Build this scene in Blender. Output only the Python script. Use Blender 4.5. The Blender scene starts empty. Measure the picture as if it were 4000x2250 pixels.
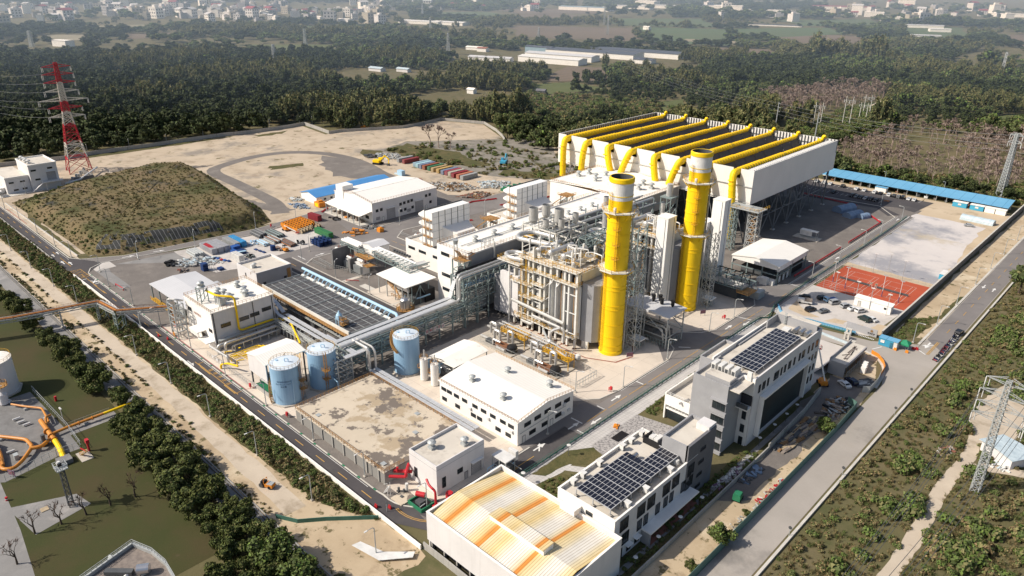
import bpy,math,random;import numpy as np;E_=enumerate
import math;_c=math.cos;_s=math.sin
from mathutils import Vector,Matrix;V_=Vector;_r=range;R=math.radians;rnd=random.Random(7);scene=bpy.context.scene;COL=scene.collection;PI=math.pi;_M={}
def mat(name):
 return _M[name]
def mk(name,c,c2=None,s=.25,rough=.85,metal=.0,bump=.0,bs=None,blot=None,streak=.0,lines=None,island=.0,spec=.3,grain=.0):
 0;m=bpy.data.materials.new(name);m.use_nodes=True;nt=m.node_tree;N=nt.nodes;L=nt.links;b=N['Principled BSDF'];b.inputs['Roughness'].default_value=rough;b.inputs['Metallic'].default_value=metal;b.inputs['Specular IOR Level'].default_value=spec;geo=N.new('ShaderNodeNewGeometry')
 def noise(scale,detail=4,vec=None,ro=.6):
  n=N.new('ShaderNodeTexNoise');n.inputs['Scale'].default_value=scale;n.inputs['Detail'].default_value=detail;n.inputs['Roughness'].default_value=ro;L.new(vec if vec is not None else geo.outputs['Position'],n.inputs['Vector']);return n.outputs['Fac']
 def mix(f,a,b_,blend='MIX'):
  x=N.new('ShaderNodeMix');x.data_type='RGBA';x.blend_type=blend
  for i,v in((0,f),(6,a),(7,b_)):
   if hasattr(v,'links')or hasattr(v,'is_output'):L.new(v,x.inputs[i])
   elif i==0:x.inputs[0].default_value=v
   else:x.inputs[i].default_value=(*v,1)
  return x.outputs[2]
 def rng(v,a,b_,lo=.0,hi=1.):
  x=N.new('ShaderNodeMapRange');x.inputs[1].default_value=a;x.inputs[2].default_value=b_;x.inputs[3].default_value=lo;x.inputs[4].default_value=hi;L.new(v,x.inputs[0]);return x.outputs[0]
 if c2 is None:c2=tuple(v*.82 for v in c)
 col=mix(rng(noise(s,6),.34,.66),c,c2)
 for bl in([blot]if blot and not isinstance(blot,list)else blot or[]):
  col=mix(rng(noise(bl[1],7,ro=.66),bl[2]-.045,bl[2]-.045+bl[3]),col,bl[0])
 if streak:
  mp=N.new('ShaderNodeMapping');mp.inputs['Scale'].default_value=(1,1,.06);L.new(geo.outputs['Position'],mp.inputs['Vector']);col=mix(rng(noise(.9,5,mp.outputs[0]),.5,.8,0,streak),col,tuple(v*.45 for v in c))
 if lines:
  for ax,per,wd,lc in lines:
   sx=N.new('ShaderNodeSeparateXYZ');L.new(geo.outputs['Position'],sx.inputs[0]);d=N.new('ShaderNodeMath');d.operation='DIVIDE';L.new(sx.outputs[ax],d.inputs[0]);d.inputs[1].default_value=per;fr=N.new('ShaderNodeMath');fr.operation='FRACT';L.new(d.outputs[0],fr.inputs[0]);lt=N.new('ShaderNodeMath');lt.operation='LESS_THAN';L.new(fr.outputs[0],lt.inputs[0]);lt.inputs[1].default_value=wd;col=mix(lt.outputs[0],col,lc)
 if grain:
  col=mix(rng(noise(3.,8,ro=.8),.3,.7,0,1),col,mix(grain,col,(.02,.02,.018)))
 if island:
  r2=rng(geo.outputs['Random Per Island'],0,1,1-island,1+island);h=N.new('ShaderNodeHueSaturation');L.new(col,h.inputs['Color']);L.new(r2,h.inputs['Value']);col=h.outputs[0]
 L.new(col,b.inputs['Base Color'])
 if bump:
  bp=N.new('ShaderNodeBump');bp.inputs['Strength'].default_value=bump;bp.inputs['Distance'].default_value=.3;L.new(noise(bs or s*4,6),bp.inputs['Height']);L.new(bp.outputs[0],b.inputs['Normal'])
 _M[name]=m;return m
G_=(.55,.54,.50);mk('wwl',(.90,.87,.82),(.83,.80,.75),.12,.8,streak=.10,grain=.02);mk('wcl',(.88,.87,.84),(.82,.81,.78),.1,.6,streak=.10,lines=[(0,1.5,.03,(.6,.59,.57)),(1,1.5,.03,(.6,.59,.57))]);mk('acc_clad',(.84,.81,.76),(.78,.755,.71),.09,.6,streak=.10,lines=[(0,1.1,.07,(.70,.68,.645)),(1,1.1,.07,(.70,.68,.645))]);mk('gwl',(.42,.41,.42),(.36,.355,.36),.2,.85,streak=.15,grain=.04);mk('lvw',(.74,.715,.705),(.66,.64,.63),.15,.8,streak=.2,grain=.04);mk('dark_grey_wall',(.17,.17,.185),(.14,.14,.15),.3,.8,grain=.05);mk('mgw',(.36,.36,.37),(.31,.31,.32),.25,.8,grain=.05);mk('wrf',(.90,.87,.80),(.83,.79,.725),.12,.7,blot=((.52,.48,.42),.16,.60,.18));mk('rib_roof_y',(.90,.87,.81),(.84,.81,.755),.12,.5,lines=[(0,.75,.22,(.72,.69,.63))]);mk('rib_roof_x',(.90,.87,.81),(.84,.81,.755),.12,.5,lines=[(1,.75,.22,(.74,.71,.65))]);mk('grf',(.62,.62,.63),(.56,.56,.57),.1,.55,lines=[(1,.8,.12,(.52,.52,.53))]);mk('scr',(.66,.61,.53),(.58,.53,.46),.2,.9,blot=((.40,.36,.31),.3,.58,.2),grain=.06);mk('concrete',(.56,.51,.44),(.47,.43,.37),.12,.9,blot=((.29,.265,.23),.2,.6,.2),grain=.08,streak=.2);mk('cnw',(.44,.42,.385),(.36,.345,.32),.15,.9,streak=.45,grain=.08,lines=[(0,2.4,.03,(.27,.26,.24)),(1,2.4,.03,(.27,.26,.24))]);mk('dcn',(.24,.235,.23),(.18,.175,.17),.3,.9,streak=.5,grain=.1);mk('pkb',(.62,.59,.53),(.52,.49,.44),.4,.9,grain=.06);mk('yellow',(.95,.63,.01),(.90,.57,.009),.12,.45,streak=.08,blot=((.74,.47,.02),.25,.70,.15));mk('yrl',(.62,.36,.03),(.50,.27,.03),.6,.5);mk('rrl',(.42,.24,.09),(.35,.18,.06),.6,.6);mk('wire_grey',(.30,.31,.32),None,.5,.5);mk('gal',(.48,.50,.49),(.40,.42,.42),.5,.5,metal=.25);mk('ggr',(.25,.31,.30),(.20,.25,.25),.4,.55,metal=.1);mk('pst',(.74,.72,.66),(.63,.61,.55),.4,.55,blot=((.48,.34,.17),.5,.66,.1));mk('pal',(.64,.63,.60),(.52,.51,.49),.5,.36,metal=.45);mk('atr',(.62,.63,.64),(.54,.55,.56),.4,.4,metal=.2,lines=[(0,1.5,.06,(.4,.4,.41)),(1,1.5,.06,(.4,.4,.41))]);mk('sbr',(.62,.62,.62),(.52,.52,.53),.5,.28,metal=.85);mk('dst',(.10,.105,.11),(.075,.08,.085),.4,.6);mk('leg_steel',(.22,.225,.23),(.17,.175,.18),.3,.55);mk('black',(.018,.018,.02),(.012,.012,.014),.6,.5);mk('glass',(.025,.035,.04),(.015,.02,.025),.4,.12,spec=.6);mk('frd',(.05,.05,.055),None,.4,.5);mk('louvre_dark',(.03,.052,.058),(.035,.036,.04),.2,.5,lines=[(1,.5,.12,(.015,.015,.017)),(2,3.4,.03,(.02,.02,.022))]);mk('fan_deck',(.10,.097,.10),(.075,.073,.076),.25,.8);mk('grille',(.17,.155,.145),(.13,.12,.112),.3,.75,lines=[(0,.3,.3,(.11,.10,.095))]);mk('lbl',(.42,.62,.78),(.36,.55,.71),.3,.45,streak=.12);mk('tank_blue',(.32,.50,.68),(.27,.45,.63),.25,.5,streak=.28,grain=.02);mk('tank_top',(.66,.74,.82),(.6,.68,.76),.3,.5);mk('blue_roof',(.09,.29,.60),(.08,.26,.55),.15,.5,lines=[(1,.9,.1,(.07,.22,.48))]);mk('cyan_roof',(.17,.42,.62),(.14,.37,.57),.12,.45,lines=[(0,5.1,.035,(.07,.2,.33)),(0,.8,.1,(.14,.36,.55))]);mk('cyan_box',(.07,.38,.56),(.06,.33,.5),.3,.5);mk('orange',(.72,.27,.03),(.62,.22,.03),.5,.45);mk('orp',(.62,.26,.045),(.52,.2,.035),.5,.45);mk('red',(.42,.025,.03),(.35,.02,.025),.6,.5);mk('rhd',(.55,.03,.04),None,.6,.4);mk('lattice_red',(.50,.03,.045),None,.5,.5);mk('lattice_white',(.66,.62,.54),None,.5,.5);mk('gpt',(.03,.20,.10),(.025,.17,.085),.5,.5);mk('green_cont',(.05,.24,.07),(.04,.19,.05),.6,.55,lines=[(0,.6,.4,(.04,.2,.055))]);mk('mesh_green',(.07,.18,.14),(.05,.14,.11),.5,.6);mk('hoarding',(.12,.22,.19),(.10,.18,.155),.5,.55,lines=[(1,.5,.3,(.08,.155,.13))]);mk('navy',(.02,.05,.16),None,.5,.5);mk('blue_pal',(.03,.10,.34),None,.5,.5);mk('wood',(.32,.19,.09),(.22,.12,.055),1.5,.85,grain=.1);mk('wdp',(.46,.37,.25),(.36,.28,.18),1.5,.85);mk('tarp',(.22,.30,.42),(.16,.23,.34),.7,.55,bump=.6,bs=1.2);mk('tpp',(.55,.64,.68),(.42,.51,.56),.7,.5,bump=.6,bs=1.2);mk('rbp',(.56,.55,.51),(.36,.35,.33),1.4,.85,island=.45);mk('scrap',(.25,.21,.18),(.16,.135,.12),1.2,.8,island=.6);mk('rubber',(.015,.015,.016),None,.5,.8);mk('rust',(.25,.115,.06),(.19,.085,.045),.6,.8);mk('wpt',(.78,.77,.74),(.68,.67,.64),.6,.6);mk('yellow_line',(.56,.33,.09),(.46,.27,.08),.8,.7);mk('sign_white',(.75,.75,.75),None,.6,.5);mk('sign_purple',(.20,.11,.18),None,.6,.5);mk('pv',(.018,.019,.030),(.012,.013,.022),.3,.18,spec=.5);mk('pv_frame',(.62,.62,.62),None,.5,.4,metal=.3);mk('acw',(.74,.73,.70),None,.6,.5);mk('canvas_green',(.025,.26,.13),(.02,.21,.1),.8,.6);mk('brick_red',(.33,.14,.10),(.27,.11,.08),.6,.85);mk('skin',(.5,.33,.25),None,1,.6);mk('scrub',(.125,.115,.05),(.165,.135,.07),.03,.95,blot=[((.075,.085,.03),.09,.55,.2),((.20,.155,.09),.05,.58,.2)],bump=.5,bs=.6,grain=.2);mk('asphalt',(.235,.215,.205),(.19,.175,.168),.08,.9,blot=((.26,.24,.225),.05,.55,.25),grain=.12);mk('asd',(.088,.08,.083),(.07,.065,.068),.1,.9,blot=((.12,.112,.108),.06,.55,.25),grain=.1);mk('asphalt_pale',(.42,.38,.34),(.35,.32,.285),.06,.92,blot=[((.38,.34,.29),.035,.55,.2),((.17,.16,.15),.03,.6,.15)],grain=.1);mk('apron',(.70,.615,.52),(.61,.535,.45),.07,.92,blot=[((.50,.435,.365),.06,.57,.2),((.76,.68,.585),.13,.6,.2)],grain=.07,lines=[(0,6,.008,(.33,.29,.25)),(1,6,.008,(.33,.29,.25))]);mk('gravel',(.235,.21,.19),(.185,.165,.15),.12,.95,blot=((.33,.295,.26),.07,.56,.25),bump=.3,bs=3,grain=.3);mk('sand',(.57,.455,.31),(.45,.345,.225),.06,.95,blot=[((.33,.245,.155),.16,.58,.16),((.66,.56,.41),.05,.57,.12),((.17,.14,.07),.3,.62,.05)],grain=.12);mk('sand_pale',(.56,.46,.345),(.46,.375,.275),.05,.95,blot=[((.37,.29,.21),.1,.57,.16),((.30,.26,.215),.035,.585,.1),((.17,.145,.075),.12,.645,.05)],grain=.1);mk('dirt_path',(.60,.51,.40),(.50,.42,.325),.08,.95,blot=((.31,.245,.17),.15,.57,.2),grain=.12);mk('bank',(.30,.27,.23),(.22,.2,.17),.08,.95,blot=[((.10,.10,.045),.13,.56,.12),((.37,.33,.28),.06,.6,.1)],grain=.2);mk('lawn',(.058,.062,.017),(.047,.055,.014),.05,.95,blot=[((.072,.057,.022),.04,.5,.22),((.10,.075,.04),.3,.68,.1)],bump=.3,bs=6,grain=.2);mk('verge',(.095,.095,.033),(.15,.12,.052),.07,.95,blot=[((.06,.07,.022),.2,.52,.2),((.26,.17,.10),.11,.66,.1)],bump=.8,bs=1.2,grain=.25);mk('mound_grass',(.16,.13,.055),(.20,.145,.08),.05,.95,blot=[((.068,.075,.022),.045,.53,.15),((.052,.05,.04),.11,.6,.1),((.26,.2,.12),.09,.68,.08)],bump=.8,bs=.8,grain=.25);mk('netting',(.045,.047,.047),(.02,.022,.02),.5,.7,blot=((.07,.075,.025),.2,.6,.1),lines=[(1,1.7,.1,(.22,.22,.215))]);mk('court_red',(.47,.095,.045),(.41,.08,.038),.1,.85,grain=.05);mk('lot_grey',(.66,.61,.575),(.53,.495,.48),.035,.92,blot=[((.33,.325,.345),.035,.52,.12),((.50,.42,.30),.03,.62,.1)],grain=.08);mk('lot_sand',(.60,.485,.345),(.52,.41,.28),.06,.95,blot=((.34,.26,.17),.09,.6,.15),grain=.1);mk('yard_conc',(.62,.575,.53),(.52,.485,.45),.08,.92,blot=((.37,.34,.315),.09,.57,.2),grain=.1);mk('slope_conc',(.29,.28,.27),(.2,.195,.19),.1,.92,blot=((.38,.36,.34),.1,.56,.15),grain=.12,streak=0);mk('paving',(.56,.535,.51),(.47,.45,.43),.3,.9,lines=[(0,1.,.06,(.3,.29,.28)),(1,1.,.06,(.3,.29,.28))],grain=.05);mk('pebble',(.42,.40,.38),(.33,.31,.3),.8,.9,blot=((.2,.19,.19),1.6,.55,.05));mk('basin_top',(.64,.55,.43),(.56,.48,.37),.06,.92,blot=[((.44,.35,.24),.11,.57,.06),((.19,.16,.135),.13,.575,.035),((.68,.6,.48),.2,.64,.1)],grain=.1);mk('field_brown',(.18,.135,.10),(.15,.115,.085),.006,.95,lines=[(0,14,.12,(.13,.12,.07))]);mk('field_green',(.085,.13,.055),(.10,.125,.06),.006,.95,lines=[(0,22,.1,(.12,.12,.07))]);mk('field_pale',(.30,.26,.18),(.23,.21,.14),.006,.95);mk('meadow',(.125,.14,.05),(.10,.12,.042),.02,.95,grain=.15)
def leafmat(name,c,c2,isl=.35,hue=.0):
 mk(name,c,c2,.05,.75,island=isl,spec=.15)
leafmat('ldk',(.062,.085,.03),(.085,.105,.038),.45);leafmat('leaf_deep',(.034,.044,.019),(.046,.055,.024),.5);leafmat('lmd',(.09,.12,.042),(.115,.135,.052),.45);leafmat('lol',(.19,.175,.075),(.145,.14,.06),.35);leafmat('lbr',(.13,.185,.045),(.1,.15,.036),.4);leafmat('lhd',(.062,.08,.02),(.092,.1,.028),.5);leafmat('ldr',(.26,.19,.1),(.19,.14,.07),.4);leafmat('twig_pink',(.34,.26,.22),(.27,.21,.18),.35);leafmat('twig_red',(.085,.045,.032),(.07,.045,.03),.4);mk('bark',(.10,.075,.055),(.07,.052,.04),2.,.9);mk('bark_pale',(.32,.27,.22),(.24,.2,.165),2.,.9);mk('core',(.035,.046,.016),(.05,.06,.022),.3,.95)  # core: filler blob inside crowns, inner shade put into its dark colour
class MB:
 def __init__(s,m=None):
  s.v=[];s.f=[];s.k=[];s.mats=[];s.cur=0
  if m:s.u(m)
 def u(s,m):
  if m not in s.mats:s.mats.append(m)
  s.cur=s.mats.index(m);return s
 def p(s,pts):
  n=len(s.v);s.v+=[tuple(map(float,p))for p in pts];s.f.append(tuple(_r(n,n+len(pts))));s.k.append(s.cur);return s
 def _fs(s,vs,fs):
  n=len(s.v);s.v+=[tuple(map(float,p))for p in vs]
  for f in fs:s.f.append(tuple(i+n for i in f));s.k.append(s.cur)
  return s
 def b(s,x0,x1,y0,y1,z0,z1):
  return s._fs([(x0,y0,z0),(x1,y0,z0),(x1,y1,z0),(x0,y1,z0),(x0,y0,z1),(x1,y0,z1),(x1,y1,z1),(x0,y1,z1)],[(0,3,2,1),(4,5,6,7),(0,1,5,4),(1,2,6,5),(2,3,7,6),(3,0,4,7)])
 def prism(s,pts,z0,z1):
  n=len(pts);a=sum(pts[i][0]*pts[(i+1)%n][1]-pts[(i+1)%n][0]*pts[i][1]for i in _r(n))
  if a<0:pts=pts[::-1]
  vs=[(p[0],p[1],z0)for p in pts]+[(p[0],p[1],z1)for p in pts];return s._fs(vs,[tuple(_r(n-1,-1,-1)),tuple(_r(n,2*n))]+[(i,(i+1)%n,n+(i+1)%n,n+i)for i in _r(n)])
 def r(s,p,q,w,h=None):
  p=V_(p);q=V_(q);d=q-p
  if d.length<1e-6:return s
  d.normalize();up=V_((0,0,1))if abs(d.z)<.95 else V_((0,1,0));a=d.cross(up).normalized()*w/2;b=a.cross(d).normalized()*(h or w)/2;return s._fs([p-a-b,p+a-b,p+a+b,p-a+b,q-a-b,q+a-b,q+a+b,q-a+b],[(0,3,2,1),(4,5,6,7),(0,1,5,4),(1,2,6,5),(2,3,7,6),(3,0,4,7)])
 def t(s,pts,r,n=8,caps=True,bend=None):
  P=[V_(p)for p in pts]
  if bend and len(P)>2:
   Q=[P[0]]
   for i in _r(1,len(P)-1):
    a=(P[i-1]-P[i]);b=(P[i+1]-P[i]);l=min(bend,a.length*.45,b.length*.45);a=P[i]+a.normalized()*l;b=P[i]+b.normalized()*l
    for t in(0,.25,.5,.75,1):Q.append((1-t)**2*a+2*t*(1-t)*P[i]+t*t*b)
   Q.append(P[-1]);P=Q
  rs=r if isinstance(r,(list,tuple))else[r]*len(P);base=len(s.v);last=None
  for i,p in E_(P):
   d=(P[min(i+1,len(P)-1)]-P[max(i-1,0)]);d=d.normalized()if d.length>1e-9 else V_((0,0,1))
   if last is None:
    u=d.cross(V_((0,0,1))if abs(d.z)<.95 else V_((1,0,0))).normalized()
   else:
    u=(last-d*last.dot(d));u=u.normalized()if u.length>1e-6 else d.orthogonal().normalized()
   last=u;w=d.cross(u)
   for k in _r(n):
    a=2*PI*k/n;s.v.append(tuple(p+(u*_c(a)+w*_s(a))*rs[i]))
  for i in _r(len(P)-1):
   for k in _r(n):
    a=base+i*n+k;b=base+i*n+(k+1)%n;s.f.append((a,b,b+n,a+n));s.k.append(s.cur)
  if caps:
   s.f.append(tuple(base+k for k in _r(n-1,-1,-1)));s.k.append(s.cur);e=base+(len(P)-1)*n;s.f.append(tuple(e+k for k in _r(n)));s.k.append(s.cur)
  return s
 def L(s,c,prof,n=24,caps=(True,True)):
  0;b=len(s.v)
  for r,z in prof:
   for k in _r(n):
    a=2*PI*k/n;s.v.append((c[0]+r*_c(a),c[1]+r*_s(a),c[2]+z))
  for i in _r(len(prof)-1):
   for k in _r(n):
    p=b+i*n+k;q=b+i*n+(k+1)%n;s.f.append((p,q,q+n,p+n));s.k.append(s.cur)
  if caps[0]:s.f.append(tuple(b+k for k in _r(n-1,-1,-1)));s.k.append(s.cur)
  if caps[1]:
   e=b+(len(prof)-1)*n;s.f.append(tuple(e+k for k in _r(n)));s.k.append(s.cur)
  return s
 def c(s,x,y,r,z0,z1,n=16,r2=None):
  return s.L((x,y,0),[(r,z0),(r if r2 is None else r2,z1)],n)
 def ring(s,c,r,z,w,h,n=24):
  0;return s.L((c[0],c[1],0),[(r,z),(r+w,z),(r+w,z+h),(r,z+h),(r,z)],n,(False,False))
 def gable(s,x0,x1,y0,y1,z,zr,axis='x',over=.0,th=.15):
  0;x0-=over;x1+=over;y0-=over;y1+=over
  if axis=='x':
   ym=(y0+y1)/2;pr=[(y0,z),(ym,zr),(y1,z),(y1,z-th),(ym,zr-th),(y0,z-th)];A=[(x0,a,b)for a,b in pr];B=[(x1,a,b)for a,b in pr]
  else:
   xm=(x0+x1)/2;pr=[(x0,z),(xm,zr),(x1,z),(x1,z-th),(xm,zr-th),(x0,z-th)];A=[(a,y0,b)for a,b in pr];B=[(a,y1,b)for a,b in pr]
  n=6;fs=[(i,(i+1)%n,(i+1)%n+n,i+n)for i in _r(n)]+[(0,1,4,5),(1,2,3,4),(n,n+1,n+4,n+5),(n+1,n+2,n+3,n+4)];return s._fs(A+B,fs)
 def pent(s,x0,x1,y0,y1,z0,z,zr,axis='x'):
  0
  if axis=='x':
   ym=(y0+y1)/2;pr=[(y0,z0),(y1,z0),(y1,z),(ym,zr),(y0,z)];A=[(x0,a,b)for a,b in pr];B=[(x1,a,b)for a,b in pr]
  else:
   xm=(x0+x1)/2;pr=[(x0,z0),(x1,z0),(x1,z),(xm,zr),(x0,z)];A=[(a,y0,b)for a,b in pr];B=[(a,y1,b)for a,b in pr]
  return s._fs(A+B,[(i,(i+1)%5,(i+1)%5+5,i+5)for i in _r(5)]+[(4,3,2,1,0),(5,6,7,8,9)])
 def T(s,p,q,h,n,w=.2,wd=None,side='z',double=.0):
  0;p=V_(p);q=V_(q);d=(q-p)/n;up=V_((0,0,h));wd=wd or w*.7;nrm=(q-p).cross(V_((0,0,1))).normalized()*double if double else None;offs=[V_((0,0,0))]+([nrm]if double else[])
  for o in offs:
   s.r(p+o,q+o,w);s.r(p+up+o,q+up+o,w)
   for i in _r(n+1):
    a=p+d*i+o;s.r(a,a+up,wd)
    if i<n:s.r(*((a,a+d+up)if i%2 else(a+up,a+d)),wd)
  if double:
   for i in _r(n+1):
    a=p+d*i;s.r(a,a+nrm,wd);s.r(a+up,a+up+nrm,wd)
    if i<n:s.r(a+up,a+up+d+nrm,wd*.8)
  return s
 def l(s,pts,h=1.1,r=.05,step=2.,mid=True):
  for a,b in zip(pts[:-1],pts[1:]):
   a=V_(a);b=V_(b);n=max(1,int((b-a).length/step));s.r(a+V_((0,0,h)),b+V_((0,0,h)),r)
   if mid:s.r(a+V_((0,0,h*.5)),b+V_((0,0,h*.5)),r*.8)
   for i in _r(n+1):
    p=a+(b-a)*i/n;s.r(p,p+V_((0,0,h)),r)
  return s
 def mesh(s,name,off=(0,0,0),smooth=False):
  me=bpy.data.meshes.new(name);o=V_(off);me.from_pydata([(a-o.x,b-o.y,c-o.z)for a,b,c in s.v],[],s.f)
  for m in s.mats:me.materials.append(_M[m])
  me.polygons.foreach_set('material_index',s.k)
  if smooth:me.polygons.foreach_set('use_smooth',[True]*len(s.f))
  me.update();return me
 def B(s,name,parent=None,smooth=False,label=None):
  off=V_((0,0,0));p=parent
  while p is not None:off+=p.location;p=p.parent
  ob=bpy.data.objects.new(name,s.mesh(name,off,smooth));COL.objects.link(ob)
  if parent is not None:ob.parent=parent
  if label:ob['label']=label
  return ob
def tag(o,label=None,cat=None,group=None,kind=None):
 if label:o['label']=label
 if cat:o['category']=cat
 if group:o['group']=group
 if kind:o['kind']=kind
 return o
def H_T(name,label,cat,loc=(0,0,0),group=None,rz=.0):
 o=bpy.data.objects.new(name,None);COL.objects.link(o);o.location=loc;o.empty_display_size=.5;o.rotation_euler=(0,0,rz);return tag(o,label,cat,group)
def kid(t,nm,me):
 o=bpy.data.objects.new(nm,me);COL.objects.link(o);o.parent=t;return o
def S_(name,mb,label,cat,group=None,loc=(0,0,0),smooth=False):
 0;ob=bpy.data.objects.new(name,mb.mesh(name,loc,smooth));COL.objects.link(ob);ob.location=loc;return tag(ob,label,cat,group)
def struct(name,mb):
 ob=bpy.data.objects.new(name,mb.mesh(name));COL.objects.link(ob);ob['kind']='structure';return ob
def dup(root,loc,rz=.0,label=None,group=None,scale=None,zs=None):
 r=root.copy();COL.objects.link(r);r.location=loc;r.rotation_euler=(0,0,rz)
 if scale:r.scale=(scale,scale,scale*(zs or 1))
 if label:r['label']=label
 if group:r['group']=group
 for ch in list(root.children):
  c=ch.copy();COL.objects.link(c);c.parent=r
  for g in list(ch.children):
   d=g.copy();COL.objects.link(d);d.parent=c
 return r
ORD='first second third fourth fifth sixth seventh eighth ninth tenth eleventh twelfth thirteenth fourteenth fifteenth sixteenth seventeenth eighteenth nineteenth twentieth'.split()
for _o in('first second third fourth fifth sixth seventh eighth ninth').split():ORD.append('twenty-'+_o)
f_,yaw,pitch,roll=1850.06/2576,2.33404787,.40971866,.00860872;cam=bpy.data.cameras.new('camera');cam_o=bpy.data.objects.new('camera',cam);COL.objects.link(cam_o);scene.camera=cam_o;cam.sensor_width=36.;cam.lens=36.*f_;cam.clip_end=20000;cam.clip_start=.5;HC=116.;HAZE=.00034
def _camrot():
 F=np.array([0,-_s(pitch),_c(pitch)]);U=np.array([0,-_c(pitch),-_s(pitch)]);Rr=np.array([1.,0,0]);r=np.array([[_c(roll),-_s(roll),0],[_s(roll),_c(roll),0],[0,0,1]]);return np.array([r@(_s(yaw)*Rr+_c(yaw)*F),r@(_s(yaw-PI/2)*Rr+_c(yaw-PI/2)*F),r@U])
CM=_camrot();cam_o.matrix_world=Matrix.Translation((0,0,HC))@Matrix([[CM[i][0],-CM[i][1],-CM[i][2]]for i in _r(3)]).to_4x4()
def in_view(x,y,z=.0,m=1.25):
 c=CM.T@np.array([x,y,z-HC]);return c[2]>1 and abs(c[0]/c[2])<m*.5/f_ and abs(c[1]/c[2])<m*.5/f_*9/16+.03
def in_view_arr(X,Y,Z=.0,m=1.25):
 c=np.stack([X,Y,np.full_like(X,Z-HC)],1)@CM;return(c[:,2]>1)&(np.abs(c[:,0]/c[:,2])<m*.5/f_)&(np.abs(c[:,1]/c[:,2])<m*.5/f_*9/16+.03)
SUN_EL=R(41);AZ=R(54);sd=V_((_c(AZ)*_c(SUN_EL),_s(AZ)*_c(SUN_EL),-_s(SUN_EL)));sl=bpy.data.lights.new('sun','SUN');so=bpy.data.objects.new('sun',sl);COL.objects.link(so);sl.energy=5.;sl.angle=R(.5);sl.color=(1.,.92,.81);so.rotation_euler=sd.to_track_quat('-Z','Y').to_euler();so.location=(0,0,300);w=bpy.data.worlds.new('World');scene.world=w;w.use_nodes=True;sky=w.node_tree.nodes.new('ShaderNodeTexSky');sky.sky_type='NISHITA';sky.sun_disc=False;sky.sun_elevation=SUN_EL;sky.sun_rotation=math.atan2(-sd.x,-sd.y);sky.dust_density=2.5;sky.air_density=1.;bg=w.node_tree.nodes['Background'];bg.inputs['Strength'].default_value=.11;w.node_tree.links.new(sky.outputs[0],bg.inputs['Color']);scene.view_settings.view_transform='Standard';scene.view_settings.look='None';scene.view_settings.exposure=0;scene.view_settings.gamma=1;scene.render.engine='CYCLES';cy=scene.cycles;cy.use_denoising=True
try:cy.denoiser='OPENIMAGEDENOISE'
except Exception:pass
cy.max_bounces=4;cy.diffuse_bounces=2;cy.glossy_bounces=2;cy.transmission_bounces=2;cy.volume_bounces=0;cy.transparent_max_bounces=8;cy.caustics_reflective=False;cy.caustics_refractive=False
def sheet(name,m,polys,z):
 mb=MB(m)
 for p in polys:
  if len(p)==4 and not isinstance(p[0],(tuple,list)):
   x0,x1,y0,y1=p;p=[(x0,y0),(x1,y0),(x1,y1),(x0,y1)]
  a=sum(p[i][0]*p[(i+1)%len(p)][1]-p[(i+1)%len(p)][0]*p[i][1]for i in _r(len(p)));mb.p([(x,y,z+.0025*len(mb.f))for x,y in(p if a>0 else p[::-1])])
 return struct(name,mb)
def ribbon(pts,wd):
 0;n=len(pts);ws=(wd+[wd[-1]]*n)[:n]if isinstance(wd,list)else[wd]*n;Lf=[];Rt=[]
 for i,p in E_(pts):
  a=V_(pts[max(i-1,0)]);b=V_(pts[min(i+1,n-1)]);d=(b-a).normalized();q=V_((-d.y,d.x))*ws[i]/2;Lf.append((p[0]+q.x,p[1]+q.y));Rt.append((p[0]-q.x,p[1]-q.y))
 return Lf+Rt[::-1]
def arc(cx,cy,r,a0,a1,n=10):
 return[(cx+r*_c(R(a0+(a1-a0)*i/n)),cy+r*_s(R(a0+(a1-a0)*i/n)))for i in _r(n+1)]
def smooth_pts(pts,it=2):
 for _ in _r(it):
  q=[pts[0]]
  for a,b in zip(pts[:-1],pts[1:]):
   q+=[(a[0]*.75+b[0]*.25,a[1]*.75+b[1]*.25),(a[0]*.25+b[0]*.75,a[1]*.25+b[1]*.75)]
  pts=q+[pts[-1]]
 return pts
def ragged(pts,amp,step,seed=1):
 0;rr=random.Random(seed);out=[]
 for a,b in zip(pts,pts[1:]+pts[:1]):
  L_=math.hypot(b[0]-a[0],b[1]-a[1]);n=max(1,int(L_/step))
  for i in _r(n):
   t=i/n;out.append((a[0]+(b[0]-a[0])*t+rr.uniform(-amp,amp),a[1]+(b[1]-a[1])*t+rr.uniform(-amp,amp)))
 return out
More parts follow.
